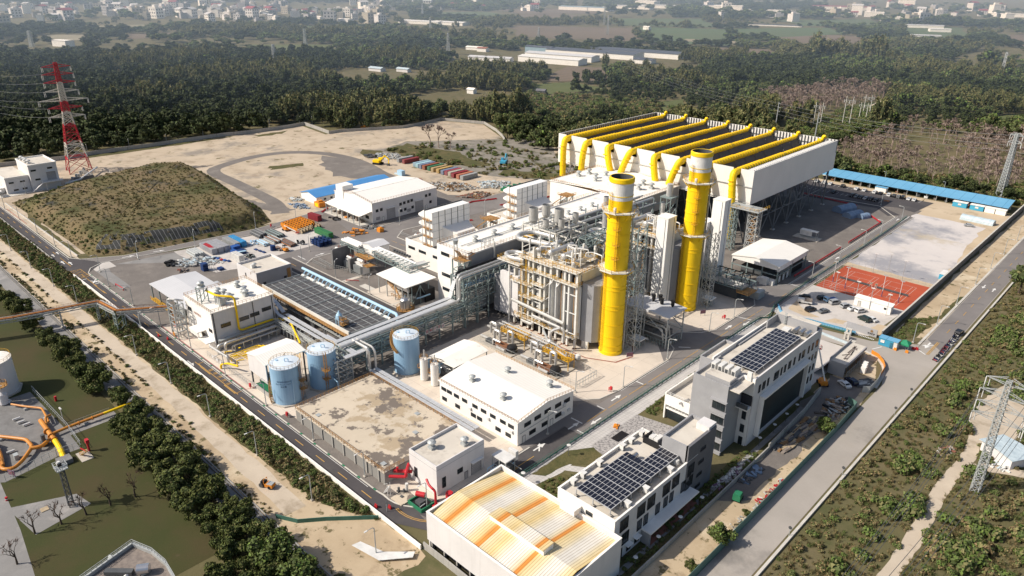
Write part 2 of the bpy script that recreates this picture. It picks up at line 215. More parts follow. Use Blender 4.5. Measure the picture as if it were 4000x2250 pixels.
struct('ground',MB('scrub').p([(-9000,-2500,0),(2500,-2500,0),(2500,11000,0),(-9000,11000,0)]));sheet('lawn','lawn',[(-420,-130,-60,51)],.02);sheet('old_path','slope_conc',[(-480,-90,52.6,57.2),[(-191,19),(-168,17.5),(-150,15.5),(-120,12),(-120,-40),(-260,-40),(-235,15),(-200,19.2)]],.03);sheet('sand_road','sand',[ragged([(-480,58.),(-97,58.),(-97,76),(-128,76),(-134,69),(-160,67.9),(-480,67.5)],.5,3)],.025);sheet('sand_track','dirt_path',[ragged([(-480,63.2),(-200,62.8),(-130,61.5),(-130,66.6),(-200,67.2),(-480,66.6)],.35,4,3)],.033);sheet('grass_verge','verge',[ragged([(-480,67.2),(-160,68.),(-128,69.5),(-112,76),(-128,76.2),(-480,75.6)],.6,3,5)],.04);dr=MB('dcn');dr.b(-470,-206,57.3,57.75,0,.35);dr.b(-200,-104,57.3,57.75,0,.35);dr.u('cnw');dr.b(-470,-104,58.1,58.35,0,.25);struct('path_drain',dr);sheet('sand_yard','sand_pale',[[(-545,92),(-536,200),(-527.5,268),(-528,308),(-486,303),(-486,317),(-464,358),(-468,401),(-432,416),(-386,391),(-378,315),(-300,318),(-255,330),(-255,180),(-322,180),(-330,120),(-345,84),(-470,78)]],.012);sheet('site_track','gravel',[ribbon(smooth_pts([(-335,178),(-352,186),(-378,188),(-408,190),(-443,191),(-452,208),(-459,231),(-455,252),(-437,268),(-410,273),(-383,269),(-360,262),(-330,262),(-290,256)]),[9,10]+[8]*53)],.026);sheet('gravel_patch','gravel',[ragged([(-428,262),(-408,250),(-380,240),(-352,250),(-350,264),(-385,268),(-412,271)],2,5),ragged([(-378,176),(-352,183),(-335,188),(-338,178),(-360,172)],1,4)],.029);sheet('weed_patch','verge',[ragged([(-520,262),(-519,290),(-512,282),(-512,264)],1.5,4),ragged([(-428,222),(-421,242),(-413,240),(-418,220)],1.5,3,2),ragged([(-425,292),(-408,282),(-394,286),(-412,300)],2,4,8),ragged([(-537,150),(-534,200),(-529,250),(-526,250),(-527,190),(-528,150)],1,4,9),ragged([(-455,92),(-400,83),(-345,83),(-345,87),(-400,87),(-450,95)],.5,4,4)],.03);sheet('cut_bank','bank',[ragged([(-424,330),(-416,300),(-383,299),(-312,308),(-268,330),(-290,420),(-330,420),(-380,392)],2,7)],.02);sheet('bank_weeds','verge',[ragged([(-420,328),(-413,303),(-385,303),(-340,312),(-330,325),(-375,335)],2.5,6,11),ragged([(-312,312),(-270,330),(-278,345),(-318,325)],2,5,12)],.034);sheet('bank_terrace','sand_pale',[ribbon([(-345,405),(-325,385),(-300,372),(-275,352)],[3,6,8,6])],.05);sheet('gravel_yard','gravel',[[(-330,81),(-102,81),(-102,420),(-175,422),(-255,330),(-255,300),(-300,262),(-318,205),(-318,120)]],.04);sheet('concrete_yard','yard_conc',[ragged([(-318,116),(-282,118),(-276,140),(-284,172),(-316,181),(-314,150)],.5,5),(-330,-318,84,92)],.056);sheet('sloped_paving','slope_conc',[[(-322,90),(-313,88),(-292,88),(-292,84),(-318,84)],[(-321,92),(-308,108),(-303,121),(-316,121)]],.052);sheet('paved_yard','apron',[(-248,-168,82,108),[(-168,82),(-108.5,82),(-108.5,123),(-112,128),(-124,150),(-124,165),(-168,165)],(-168,-112,165,192),(-250,-236,150,166),(-222,-196,150,170)],.058);sheet('stack_apron','apron',[[(-168,120),(-145,120),(-145,145),(-114,146),(-109.5,152),(-108.6,160),(-108.6,187),(-111,194),(-116,198),(-116,206),(-111,211),(-108.8,217),(-108.8,246),(-112,252),(-128,258),(-168,258)]],.066);sheet('red_pad','brick_red',[[(-140,168.5),(-128,168.5),(-119,173),(-117.3,180),(-121,186),(-140,189)]],.078);sheet('stack_pad','apron',[[(-139.5,169),(-128.2,169),(-119.6,173.4),(-118,180),(-121.4,185.5),(-139.5,188.5)]],.084);sheet('basin_gravel','gravel',[(-168,-110,81.8,84.2)],.07);sheet('yard_strips','pkb',[(-262,-236,153.6,155),(-252.5,-251,149,154),(-238.5,-237,149,158),(-229,-222,151.5,154.5),(-206,-205,149,156),(-272,-262,150.5,151.5)],.062);Z1=.085;sheet('perimeter_road','asd',[[(-480,75.4),(-112,76.4),(-101,82)]+arc(-110,92,9,-80,0,8)+[(-101,134),(-107.5,134),(-107.8,93)]+[(-112,84),(-118,81.2),(-318,80.8),(-326.5,89.5),(-337,84),(-342,81),(-480,80.9)]],Z1);sheet('stack_road','asphalt',[[(-107.9,134),(-101.3,134),(-101.6,405),(-107.8,405)],[(-114,120),(-108,118),(-107.8,150),(-111.5,147)],[(-121,198),(-108,184),(-107.8,218),(-113,211)],[(-125,256),(-107.8,240),(-107.8,274),(-116,268),(-125,268)]],Z1+.011);sheet('yard_road','asphalt',[[(-337,84),(-326.8,89.5),(-320.8,115),(-314.8,153),(-318,178),(-318,205),(-325,205),(-323.5,180),(-321,157),(-328,100)],(-282,-264,138,300),[(-325,196),(-282,186),(-282,196),(-325,205)],(-264,-240,189,197),(-282,-236,262,270)],Z1+.02);sheet('lane','asd',[(-276,-175,141.5,148.6)],Z1+.034);sheet('traffic_island','gravel',[[(-264,149.5),(-238,149.5),(-238,188),(-262,188),(-267,183),(-267.5,155)],[(-264,198),(-242,198),(-242,230),(-268,226),(-270,206)],(-260,-240,236,262)],Z1+.036);sheet('car_park','asd',[[(-172,409),(-121,413.5),(-113,417),(-104,414),(-102,440),(-172,440)],[(-160,405),(-121,413.5),(-107.8,404),(-112,398),(-121,408),(-160,402)]],Z1+.022);sheet('carpark_pavement','lot_sand',[(-170,-108,439.5,446)],Z1+.01);sheet('outer_road','asphalt_pale',[[(-52.6,40),(-44.3,40),(-45.5,640),(-53.3,640)],[(-103,232),(-103,240),(-66,247),(-53,256),(-52,216),(-55.5,229),(-62,238),(-78,236),(-100,230)]],Z1-.02);sheet('outer_road_top','asphalt',[[(-52.6,262),(-45,254),(-45.7,640),(-53.4,640)]],Z1);sheet('car_park_front','yard_conc',[[(-103,248),(-97,243),(-68,250),(-66,281),(-103,281)]],.06);sheet('parking_bed','lot_sand',[ragged([(-99,262),(-98,252),(-91,250),(-86,253),(-92,254.5),(-96,258)],.2,2),ragged([(-84,251),(-78,253),(-78,257),(-82,256)],.2,2),ragged([(-70.5,252),(-65.4,253),(-65.4,263),(-69,262)],.2,2),ragged([(-76,252.5),(-72.5,253.5),(-72.5,257.5),(-75.5,257)],.2,2)],.075);sheet('red_court','court_red',[(-99.8,-65.6,281,311.6)],.08);cl=MB('pkb')
def seg(mb,x0,y0,x1,y1,wd,z):
 d=V_((x1-x0,y1-y0,0)).normalized();q=V_((-d.y,d.x,0))*wd/2;a=V_((x0,y0,z));b=V_((x1,y1,z));mb.p([a-q,b-q,b+q,a+q])
for cx_ in(-90.,-75.5):
 x0,x1,y0,y1=cx_-5.5,cx_+5.5,283.5,307.3
 for l in((x0,y0,x1,y0),(x0,y1,x1,y1),(x0,y0,x0,y1),(x1,y0,x1,y1),(x0+1.4,y0,x0+1.4,y1),(x1-1.4,y0,x1-1.4,y1),(x0+1.4,289,x1-1.4,289),(x0+1.4,301.8,x1-1.4,301.8),(cx_,289,cx_,301.8)):
  seg(cl,*l,.11,.088)
struct('court_lines',cl);sheet('grey_lot','lot_grey',[ragged([(-100.8,316.5),(-66.5,317),(-66,350),(-70,384),(-71,412),(-103,413),(-101.5,380)],1.,5)],.05);sheet('dry_lot','lot_sand',[[(-104,408),(-64.5,300),(-64.5,445),(-108,446)]],.03);sheet('court_verge','lot_sand',[(-101.5,-64.5,311.6,318)],.036);sheet('wall_strip','sand',[ragged([(-63,258),(-53,262),(-53.2,640),(-66,640),(-63.4,470)],.6,5,2)],.04);sheet('wall_weeds','verge',[ragged([(-62.5,253),(-57,257),(-55,274),(-55,285),(-59,280),(-62.7,276)],.8,2,3),ragged([(-55.5,283),(-53.6,283),(-53.6,312),(-55.4,310)],.4,2,4)],.055);sheet('building_site','sand',[ragged([(-62,60),(-53.2,60),(-53,190),(-54,216),(-60,236),(-66,238),(-66,200),(-62,186)],.3,4)],.035);sheet('site_mud','gravel',[ragged([(-62,136),(-56,142),(-56.5,176),(-54.5,200),(-57,214),(-66,214),(-66,186),(-62,170)],.9,3,7)],.05);sheet('wall_foot_grass','verge',[(-67,-62.2,60,200)],.045);sheet('footpath','slope_conc',[(-65.4,-64.,60,190)],.058);sheet('garden_path','paving',[[(-101,100),(-97,105),(-95,118),(-96.5,136),(-97,205),(-101,236),(-101,140)],[(-97,118),(-96.4,121),(-84,129),(-84,126)],(-101,-83,101,104),(-101,-84,202,240)],.05);sheet('garden_pebbles','pebble',[[(-96.8,132),(-92,131),(-84,131),(-86,155),(-96.8,153)]],.062);sheet('garden_lawn','verge',[ragged([(-97.4,105),(-93,103),(-84.2,103),(-84.2,125),(-95,117.5),(-96.4,110)],.3,2,2),ragged([(-100,112),(-97,114),(-96,122),(-92,125.5),(-91,130),(-96,132),(-100,126)],.2,2,3),ragged([(-96.4,156),(-92.4,156),(-92,166),(-97,186),(-98,186)],.2,2,6)],.068);sheet('dark_planter','black',[(-95.2,-92.6,138.5,143.5)],.07);sheet('gatehouse_court','yard_conc',[(-84,-68,200,236)],.066);kb=MB('pkb')
def kerb(pts,w_=.35,h=.16,z=.03):
 for a,b in zip(pts[:-1],pts[1:]):kb.r((a[0],a[1],z+h/2),(b[0],b[1],z+h/2),w_,h+.04)
kerb([(-318,81.1),(-122,81.2)]+arc(-118,91.5,10.2,-100,0,8)+[(-107.9,120)]);kerb([(-480,81.2),(-342,81.4),(-337,84.2),(-328.3,99),(-321,157),(-323.8,180),(-325,205)]);kerb([(-326.5,89.2),(-320.5,115),(-314.5,153),(-317.7,178),(-317.7,192)]);kerb([(-318,81.1),(-323,83.5),(-326.5,89.2)]);kerb([(-101,84),(-101,134),(-101.2,405)],.3);kerb([(-114,147),(-109.5,152),(-108.2,160),(-108.2,187),(-111,194.5),(-116,198)]);kerb([(-116,206.5),(-110.7,211.4),(-108.3,217),(-108.3,246),(-112,252.5),(-126,258)]);kerb([(-275,149.2),(-176,149.2)],.3);kerb([(-262,140.8),(-178,140.8)],.3);kerb([(-262,188.4),(-267.4,183),(-268,155),(-264,149.2)],.4);kerb([(-238,188.6),(-262,188.4)],.3);kerb([(-242,197.6),(-264,197.8),(-270.3,206),(-268.4,226),(-242,230.4)],.4);kerb([(-282.4,196),(-282.4,262)]);kerb([(-108.2,274),(-108.2,398),(-112,402),(-121,412.6),(-160,408.6)]);kerb(smooth_pts([(-101.2,238),(-97,243),(-90,247.6),(-68,251)]),.3);kerb([(-119,268.5),(-112,268.5),(-108.2,274)]);kerb(smooth_pts([(-66,238.5),(-60,236.6),(-55,229),(-53.6,216)]),.9,.12);struct('kerb',kb);gp=MB('gpt')
for i in _r(30):
 x=-315+i*6.6;gp.p([(x,80.95,.235),(x+1.1,80.95,.235),(x+1.1,81.4,.235),(x,81.4,.235)])
struct('kerb_drain_covers',gp);pk=MB('pkb');pk.b(-43.9,-43.3,40,640,0,.55);pk.b(-53.9,-53.1,256,640,.02,.16);struct('road_parapet',pk);pm=MB('yellow_line');ZM=Z1+.05
for i in _r(34):
 x=-455+i*10
 if not(-345<x<-322)and not(-214<x<-186):seg(pm,x,78.7,x+4,78.7,.22,ZM)
for x0,x1 in((-345,-331),(-318,-304)):seg(pm,x0,78.6,x1,78.6,.25,ZM)
for dy in(-.22,.22):
 for a,b in zip(*(lambda q:(q[:-1],q[1:]))(arc(-112,91,10.5-dy,-100,-20,8))):seg(pm,*a,*b,.18,ZM)
for i in _r(26):
 y=140+i*10
 if y<232:seg(pm,-104.6,y,-104.6,y+9,.2,ZM)
 else:seg(pm,-104.6,y,-104.6,y+5,.16,ZM)
seg(pm,-104.5,98,-104.5,118,.2,ZM);seg(pm,-104.1,98,-104.1,112,.2,ZM)
for i in _r(9):seg(pm,-270+i*10,145.1,-265+i*10,145.1,.2,ZM+.02)
for i in _r(4):seg(pm,-262+i*6,193,-258+i*6,193,.2,ZM)
for i in _r(38):
 y=62+i*10
 if y>262 or y<50:seg(pm,-49.2,y,-49.2,y+4,.2,ZM)
seg(pm,-49.3,250,-49.3,262,.3,ZM);seg(pm,-48.8,250,-48.8,262,.2,ZM);bx=[(-325,76.4),(-314,76.6),(-314.5,80.4),(-325,80.2)]
for a,b in zip(bx,bx[1:]+bx[:1]):seg(pm,*a,*b,.22,ZM)
for i in _r(4):
 seg(pm,-325+i*2.7,76.6,-322.3+i*2.7,80.3,.15,ZM+.003);seg(pm,-322.3+i*2.7,76.6,-325+i*2.7,80.3,.15,ZM+.006)
seg(pm,-213,78.9,-187,78.9,.22,ZM);seg(pm,-213,78.9,-213,80.7,.2,ZM);seg(pm,-188,78.9,-188,80.7,.2,ZM)
for x0 in(-211,-195):seg(pm,x0,78.55,x0+7,78.55,.3,ZM)
seg(pm,-304,78.4,-292,78.4,.25,ZM);struct('yellow_road_markings',pm);pw=MB('wpt')
def arrow(x,y,ang,s=1.,z=ZM):
 c,n=_c(R(ang)),_s(R(ang));T=lambda u,v:(x+(u*c-v*n)*s,y+(u*n+v*c)*s,z);pw.p([T(-2.4,-.22),T(.3,-.22),T(.3,.22),T(-2.4,.22)]);pw.p([T(.3,-.75),T(2.4,0),T(.3,.75)])
arrow(-215,77.3,0);arrow(-338,77.6,180);arrow(-335,79.6,180);arrow(-352,79.7,180,.8);arrow(-350,77.4,180,.8);arrow(-307,79.7,30,1.);arrow(-307,79.7,-30,.9,ZM+.004);arrow(-326,100,80,1.1);arrow(-323.5,112,75,1);arrow(-106.3,156,90);arrow(-103,142,-90);arrow(-106,136,90);arrow(-106.2,122,90);arrow(-106.2,122,130,.8,ZM+.004);arrow(-106,222,90);arrow(-103,229,-90);arrow(-103,278,-90);arrow(-106,318,90,.9);arrow(-103.4,344,-90,.9);arrow(-106,395,90,.9);arrow(-51,257,-90,1.2);arrow(-51,257,-130,.9,ZM+.004);arrow(-51,328,-90);arrow(-47.3,327,90);arrow(-104,104,-90);arrow(-270,160,90);arrow(-274,175,-90)
for l in((-109,138.5,-105,138.5),(-104,135,-101.8,135),(-107.7,148.6,-105,148.6),(-107.6,168,-105,168),(-110.5,196.5,-107.5,199),(-108,232,-103,233),(-53,252,-49.5,249.5),(-63.5,241,-61.8,245),(-312,76.7,-312,78.6),(-304,78.5,-304,80.7),(-327.5,104,-321,102),(-275,152,-269,152),(-108,275,-103.6,275)):
 seg(pw,*l,.4,ZM)
for i in _r(24):
 x=-168+i*2.6;seg(pw,x,434.5,x,439.4,.12,ZM)
 if x<-122:seg(pw,x,418.4,x,423.2,.12,ZM)
for l in((-480,80.5,-340,80.5),(-316,80.55,-125,80.6),(-107.6,160,-107.6,186),(-107.6,276,-107.6,400)):seg(pw,*l,.12,ZM)
struct('white_road_markings',pw);rl=MB('red');seg(rl,-250,81.95,-188,81.95,.15,.075);seg(rl,-188,81.95,-186.5,88,.15,.075);seg(rl,-232,82.1,-232,86,.15,.075);struct('red_line',rl);sheet('field_brown','field_brown',[ragged(p,8,60,i)for i,p in E_([[(-640,760),(-560,640),(-520,700),(-600,790)],[(-760,1500),(-560,1250),(-430,1300),(-560,1560)],[(-1200,1250),(-1000,1050),(-760,1120),(-980,1400)],[(-1500,1500),(-1250,1380),(-1150,1550),(-1420,1700)],[(-680,1130),(-560,1000),(-480,1040),(-560,1180)],[(-1680,780),(-1560,700),(-1500,830),(-1620,900)],[(-1500,520),(-1380,500),(-1380,600),(-1480,620)],[(-400,1800),(-250,1500),(-200,1600),(-330,1900)],[(-1700,1700),(-1500,1600),(-1350,1800),(-1600,1950)]])],.3);sheet('field_green','field_green',[ragged(p,8,60,i)for i,p in E_([[(-1000,1420),(-760,1140),(-640,1180),(-820,1520)],[(-820,1540),(-700,1330),(-590,1600),(-700,1750)],[(-1250,1600),(-1050,1440),(-850,1560),(-1050,1800)],[(-1700,1450),(-1480,1330),(-1420,1480),(-1650,1600)],[(-620,1900),(-480,1600),(-380,1640),(-500,2000)],[(-900,1900),(-760,1760),(-600,1900),(-760,2150)],[(-1500,860),(-1400,780),(-1300,850),(-1420,950)]])],.35);sheet('field_pale','field_pale',[ragged(p,6,50,i)for i,p in E_([[(-1760,560),(-1600,480),(-1560,590),(-1700,690)],[(-1560,420),(-1420,380),(-1420,440),(-1540,480)],[(-760,1240),(-730,1200),(-560,1260),(-600,1300)],[(-720,960),(-660,900),(-640,915),(-700,980)],[(-1350,2200),(-1150,2000),(-1050,2100),(-1250,2350)]])],.4);sheet('meadow','meadow',[ragged(p,5,25,i)for i,p in E_([[(-1180,600),(-1010,560),(-960,640),(-1080,700)],[(-480,470),(-420,455),(-380,500),(-440,540)],[(-420,560),(-360,520),(-330,580),(-390,640)],[(-560,600),(-500,570),(-470,640),(-540,660)],[(-150,760),(-120,720),(-70,800),(-100,860)],[(-235,540),(-205,545),(-215,700),(-246,800),(-256,700)]])],.05);sheet('dirt_track','dirt_path',[ribbon([(-226,520),(-227,568),(-237,680),(-251,810)],3.),ribbon([(-64,640),(-53,620),(-48,900)],4)],.08);sheet('dirt_lane','dirt_path',[ragged(p,.25,1.5,i)for i,p in E_([ribbon(smooth_pts([(-24.5,110),(-24.,138),(-23.6,149),(-23.8,160),(-24.5,172),(-24.5,184),(-23.5,196),(-24,206),(-26,216),(-27,232),(-24,246)]),3.4),ribbon(smooth_pts([(-24,190),(-21,194),(-15,198),(-6,201),(4,203)]),3.6),[(-28,212),(-24,206),(-20,205),(-17,212),(-15,226),(-18,236),(-26,238),(-29,224)]])],.06)
def mound():
 base=[(-451,87),(-366,88.5),(-338,88),(-331,99),(-325.5,122),(-322.8,157),(-326,168),(-352,176),(-380,178),(-430,186),(-455,186),(-470,172),(-467.6,139),(-463,114)];top=[(-428,95),(-370,96.5),(-346,98.5),(-339,106),(-334,124),(-331,150),(-334,160),(-356,167),(-383,169),(-427,176),(-447,176),(-458,166),(-455,140),(-448,114)];hs=[4.6,5.4,5.6,5.6,5.7,5.8,5.8,5.8,6,6.4,7.4,6.6,5.4,4.8]
 def dens(p,n=6):
  out=[]
  for a,b in zip(p,p[1:]+p[:1]):
   for i in _r(n):out.append(tuple(a[k]+(b[k]-a[k])*i/n for k in _r(len(a))))
  return out
 B=dens(base);T=dens([(x,y,h)for(x,y),h in zip(top,hs)]);n=len(B);rr=random.Random(3);rows=[];K=6
 for k in _r(K+1):
  t=k/K;e=t*t*(3-2*t)if 0<t<1 else t;row=[]
  for b,q in zip(B,T):
   j=rr.uniform(-.5,.5)if 0<k<K else 0;row.append((b[0]+(q[0]-b[0])*t+j,b[1]+(q[1]-b[1])*t+j,.1+(q[2]+(rr.uniform(-.25,.25)if k==K else 0))*e+(rr.uniform(-.3,.3)if 0<k<K else 0)))
  rows.append(row)
 cxm,cym=-392,132
 for k in _r(1,5):
  t=k/5;rows.append([(q[0]+(cxm-q[0])*t+rr.uniform(-1,1),q[1]+(cym-q[1])*t+rr.uniform(-1,1),.1+q[2]+(5.7-q[2])*min(1,t*1.6)+rr.uniform(-.35,.35))for q in T])
 mb=MB('mound_grass');mb.v=[p for r in rows for p in r]
 for k in _r(len(rows)-1):
  for i in _r(n):
   steep=(12<=i<28)and 2<=k<K;mb.f.append((k*n+i,k*n+(i+1)%n,(k+1)*n+(i+1)%n,(k+1)*n+i));mb.u('netting' if steep and rr.random()<.85 else 'mound_grass');mb.k.append(mb.cur)
 e=(len(rows)-1)*n;mb.v.append((cxm,cym,5.8));mb.u('mound_grass')
 for i in _r(n):mb.f.append((e+i,e+(i+1)%n,len(mb.v)-1));mb.k.append(mb.cur)
 o=struct('earth_mound',mb);o.data.polygons.foreach_set('use_smooth',[True]*len(mb.f))
mound()
def condenser():
 x0,x1,y0,y1,zb,zt=-256.,-142.8,303.,395.5,19.6,35.;t=H_T('condenser_hall','huge white walled air-cooled condenser on steel stilts with eight yellow ducts across its top','condenser',(-199,349,0));ds=[-249+14*k for k in _r(8)];f=MB('acc_clad');f.u('wwl');e=x0;f.u('acc_clad')
 for d in ds:
  f.b(e,d-1.9,y0,y0+.4,zb,zt);f.b(d-1.9,d+1.9,y0,y0+.4,zb,30.6);e=d+1.9
 f.b(e,x1,y0,y0+.4,zb,zt);f.B('front_wall',t);MB('acc_clad').b(x1-.4,x1,y0+.4,y1-.4,zb,zt).B('side_wall',t);MB('acc_clad').b(x0,x0+.4,y0+.4,y1-.4,zb,zt).B('side_wall',t);MB('acc_clad').b(x0,x1,y1-.4,y1,zb,zt).B('rear_wall',t);rb=MB('dst');x=x0+1
 while x<x1:
  rb.b(x,x+.28,y1-.95,y1-.4,28.5,zt+.02);x+=1.75
 y=y0+1.5
 while y<y1:
  rb.b(x0+.4,x0+.95,y,y+.3,28.5,zt+.02);rb.b(x1-.95,x1-.4,y,y+.3,29,zt);y+=1.75
 rb.b(x0+.4,x1-.4,y1-.8,y1-.4,31.6,31.9);rb.B('wall_rib',t,label='dark studs lining the inside of the wall tops');sl_=MB('wpt');y=y0+2
 while y<y1-2:sl_.b(x1-4.4,x1-.42,y,y+.7,34.2,34.55);y+=1.75
 sl_.u('dst').b(x1-4.6,x1-4.4,y0+1,y1-1,33.8,34.5);sl_.B('edge_slats',t);dk=MB('fan_deck');dk.b(x0+.4,x1-.4,y0+.4,y1-.4,20.2,20.8);dk.B('fan_deck',t)
 for d in ds:
  b=MB('grille');n=9
  for k in _r(n):
   a0=y0+1.2+(y1-y0-2.4)*k/n;a1=y0+1.2+(y1-y0-2.4)*(k+1)/n-.25
   for s in(-1,1):
    b.p([(d+s*.6,a0,33.),(d+s*.6,a1,33.),(d+s*6.4,a1,25.5),(d+s*6.4,a0,25.5)][::s])
  b.u('dst')
  for s in(-1,1):
   b.b(d+s*6.4-.3,d+s*6.4+.3,y0+1,y1-1,25.2,25.6)
  b.p([(d-6.4,y1-1.2,25.5),(d+6.4,y1-1.2,25.5),(d,y1-1.2,33.2)]);b.B('tube_bundle',t)
 lean=[.3,-1,3.6,-4.,2.6,-3.6,3,1.4]
 for k,d in E_(ds):
  u=MB('yellow');zc=33.4;radii=[1.62,1.62,1.45,1.45,1.25,1.25,1.05,1.05];ys=[y0-1,325,325.8,349,349.8,372,372.8,y1-3];u.t([(d,y,zc)for y in ys],radii,14);y=y0+2
  while y<y1-3:
   r=1.78 if y<325 else 1.61 if y<349 else 1.41 if y<372 else 1.2;u.t([(d,y,zc),(d,y+.2,zc)],r,14);y+=2.45
  dx=lean[k];zl=14 if k<2 else 22.5 if k<7 else 3;u.t([(d,y0+.5,zc),(d,y0-3.2,zc),(d+dx*.55,y0-4.4,27.5),(d+dx,y0-4.4,22.4),(d+dx,y0-4.4,zl)],1.62,14,bend=3.2)
  for z in(20,22.8,25.6,28.2,30):
   if z>zl:
    q=max(0,min(1,(31-z)/8));u.t([(d+dx*q,y0-4.2-q*.2,z),(d+dx*q,y0-4.2-q*.2,z+.22)],1.78,14)
  u.t([(d,y1-3.2,zc),(d,y1-.6,zc+.6),(d+.6,y1-.7,36.2),(d+1.6,y1-1.4,35.6)],.85,10,bend=1.4);u.b(d-2.2,d-.9,y1-1.6,y1-.9,32.5,34.6);u.B('steam_duct',t,smooth=False)
 g=MB('gal');g.r((x0,y0-.5,27.6),(x1,y0-.5,27.6),.25);g.r((x0+8,y0-1.2,20.6),(x1,y0-1.2,20.6),.3)
 for x in np.arange(x0+4,x1,6):g.r((x,y0,27.6),(x,y0-.5,27.6),.18)
 g.B('wall_pipe',t);L1=np.linspace(x0+1.5,x1-1.5,9);L2=np.linspace(y0+2,y1-2,7)
 for j,y in E_(L2):
  for i,x in E_(L1):
   if not(i==len(L1)-1 or j==len(L2)-1 or j==0 or(i>=len(L1)-4)):continue
   m=MB('leg_steel');m.r((x,y,0),(x,y,zb),.55 if(i,j)in((8,6),(8,0))else .4)
   if j<len(L2)-1:
    ym=(y+L2[j+1])/2;m.r((x,y,.3),(x,ym,10),.35);m.r((x,ym,10),(x,y,zb),.3);m.r((x,L2[j+1],.3),(x,ym,10),.35);m.r((x,ym,10),(x,L2[j+1],zb),.3);m.r((x,y,10),(x,L2[j+1],10),.3)
   if i<len(L1)-1 and(j in(0,len(L2)-1)):
    xm=(x+L1[i+1])/2;m.r((x,y,.3),(xm,y,zb),.35);m.r((L1[i+1],y,.3),(xm,y,zb),.35)
   m.u('pkb');m.b(x-.9,x+.9,y-.9,y+.9,0,.5);m.B('leg',t)
 u=MB('leg_steel')
 for x in L1:u.b(x-.3,x+.3,y0+1,y1-1,zb-.9,zb+.55)
 for y in L2:u.b(x0+1,x1-1,y-.25,y+.25,zb-.6,zb+.5)
 u.B('girder',t);s=MB('ggr')
 def lat(X,Y,w_,zt_,m):
  for a in(0,w_):
   for b in(0,w_):m.r((X+a,Y+b,0),(X+a,Y+b,zt_),.28)
  z=0;q=0
  while z<zt_-1:
   for(ax,ay,bx_,by)in((0,0,w_,0),(w_,0,w_,w_),(w_,w_,0,w_),(0,w_,0,0)):
    m.r((X+ax,Y+ay,z),(X+bx_,Y+by,min(z+3,zt_)),.17);m.r((X+bx_,Y+by,z),(X+ax,Y+ay,min(z+3,zt_)),.17);m.r((X+ax,Y+ay,z+3),(X+bx_,Y+by,z+3),.17)
   z+=3
 lat(-147.5,293,3.2,21,s);s.B('stair_frame',t);s2=MB('gal');lat(-138.5,294,4.2,20,s2)
 for z in _r(3,20,3):
  s2.u('rrl');s2.b(-138,-134.8,294.6,297.4,z,z+.2);s2.r((-138,294.5,z),(-134.6,294.5,z+3),.5)
 s2.u('gal');s2.b(-148,-133,292,300,20.2,20.6);s2.u('yrl');s2.l([(-148,292,20.6),(-133,292,20.6),(-133,302,20.6)],1.2,.09);s2.B('stair',t)
condenser()
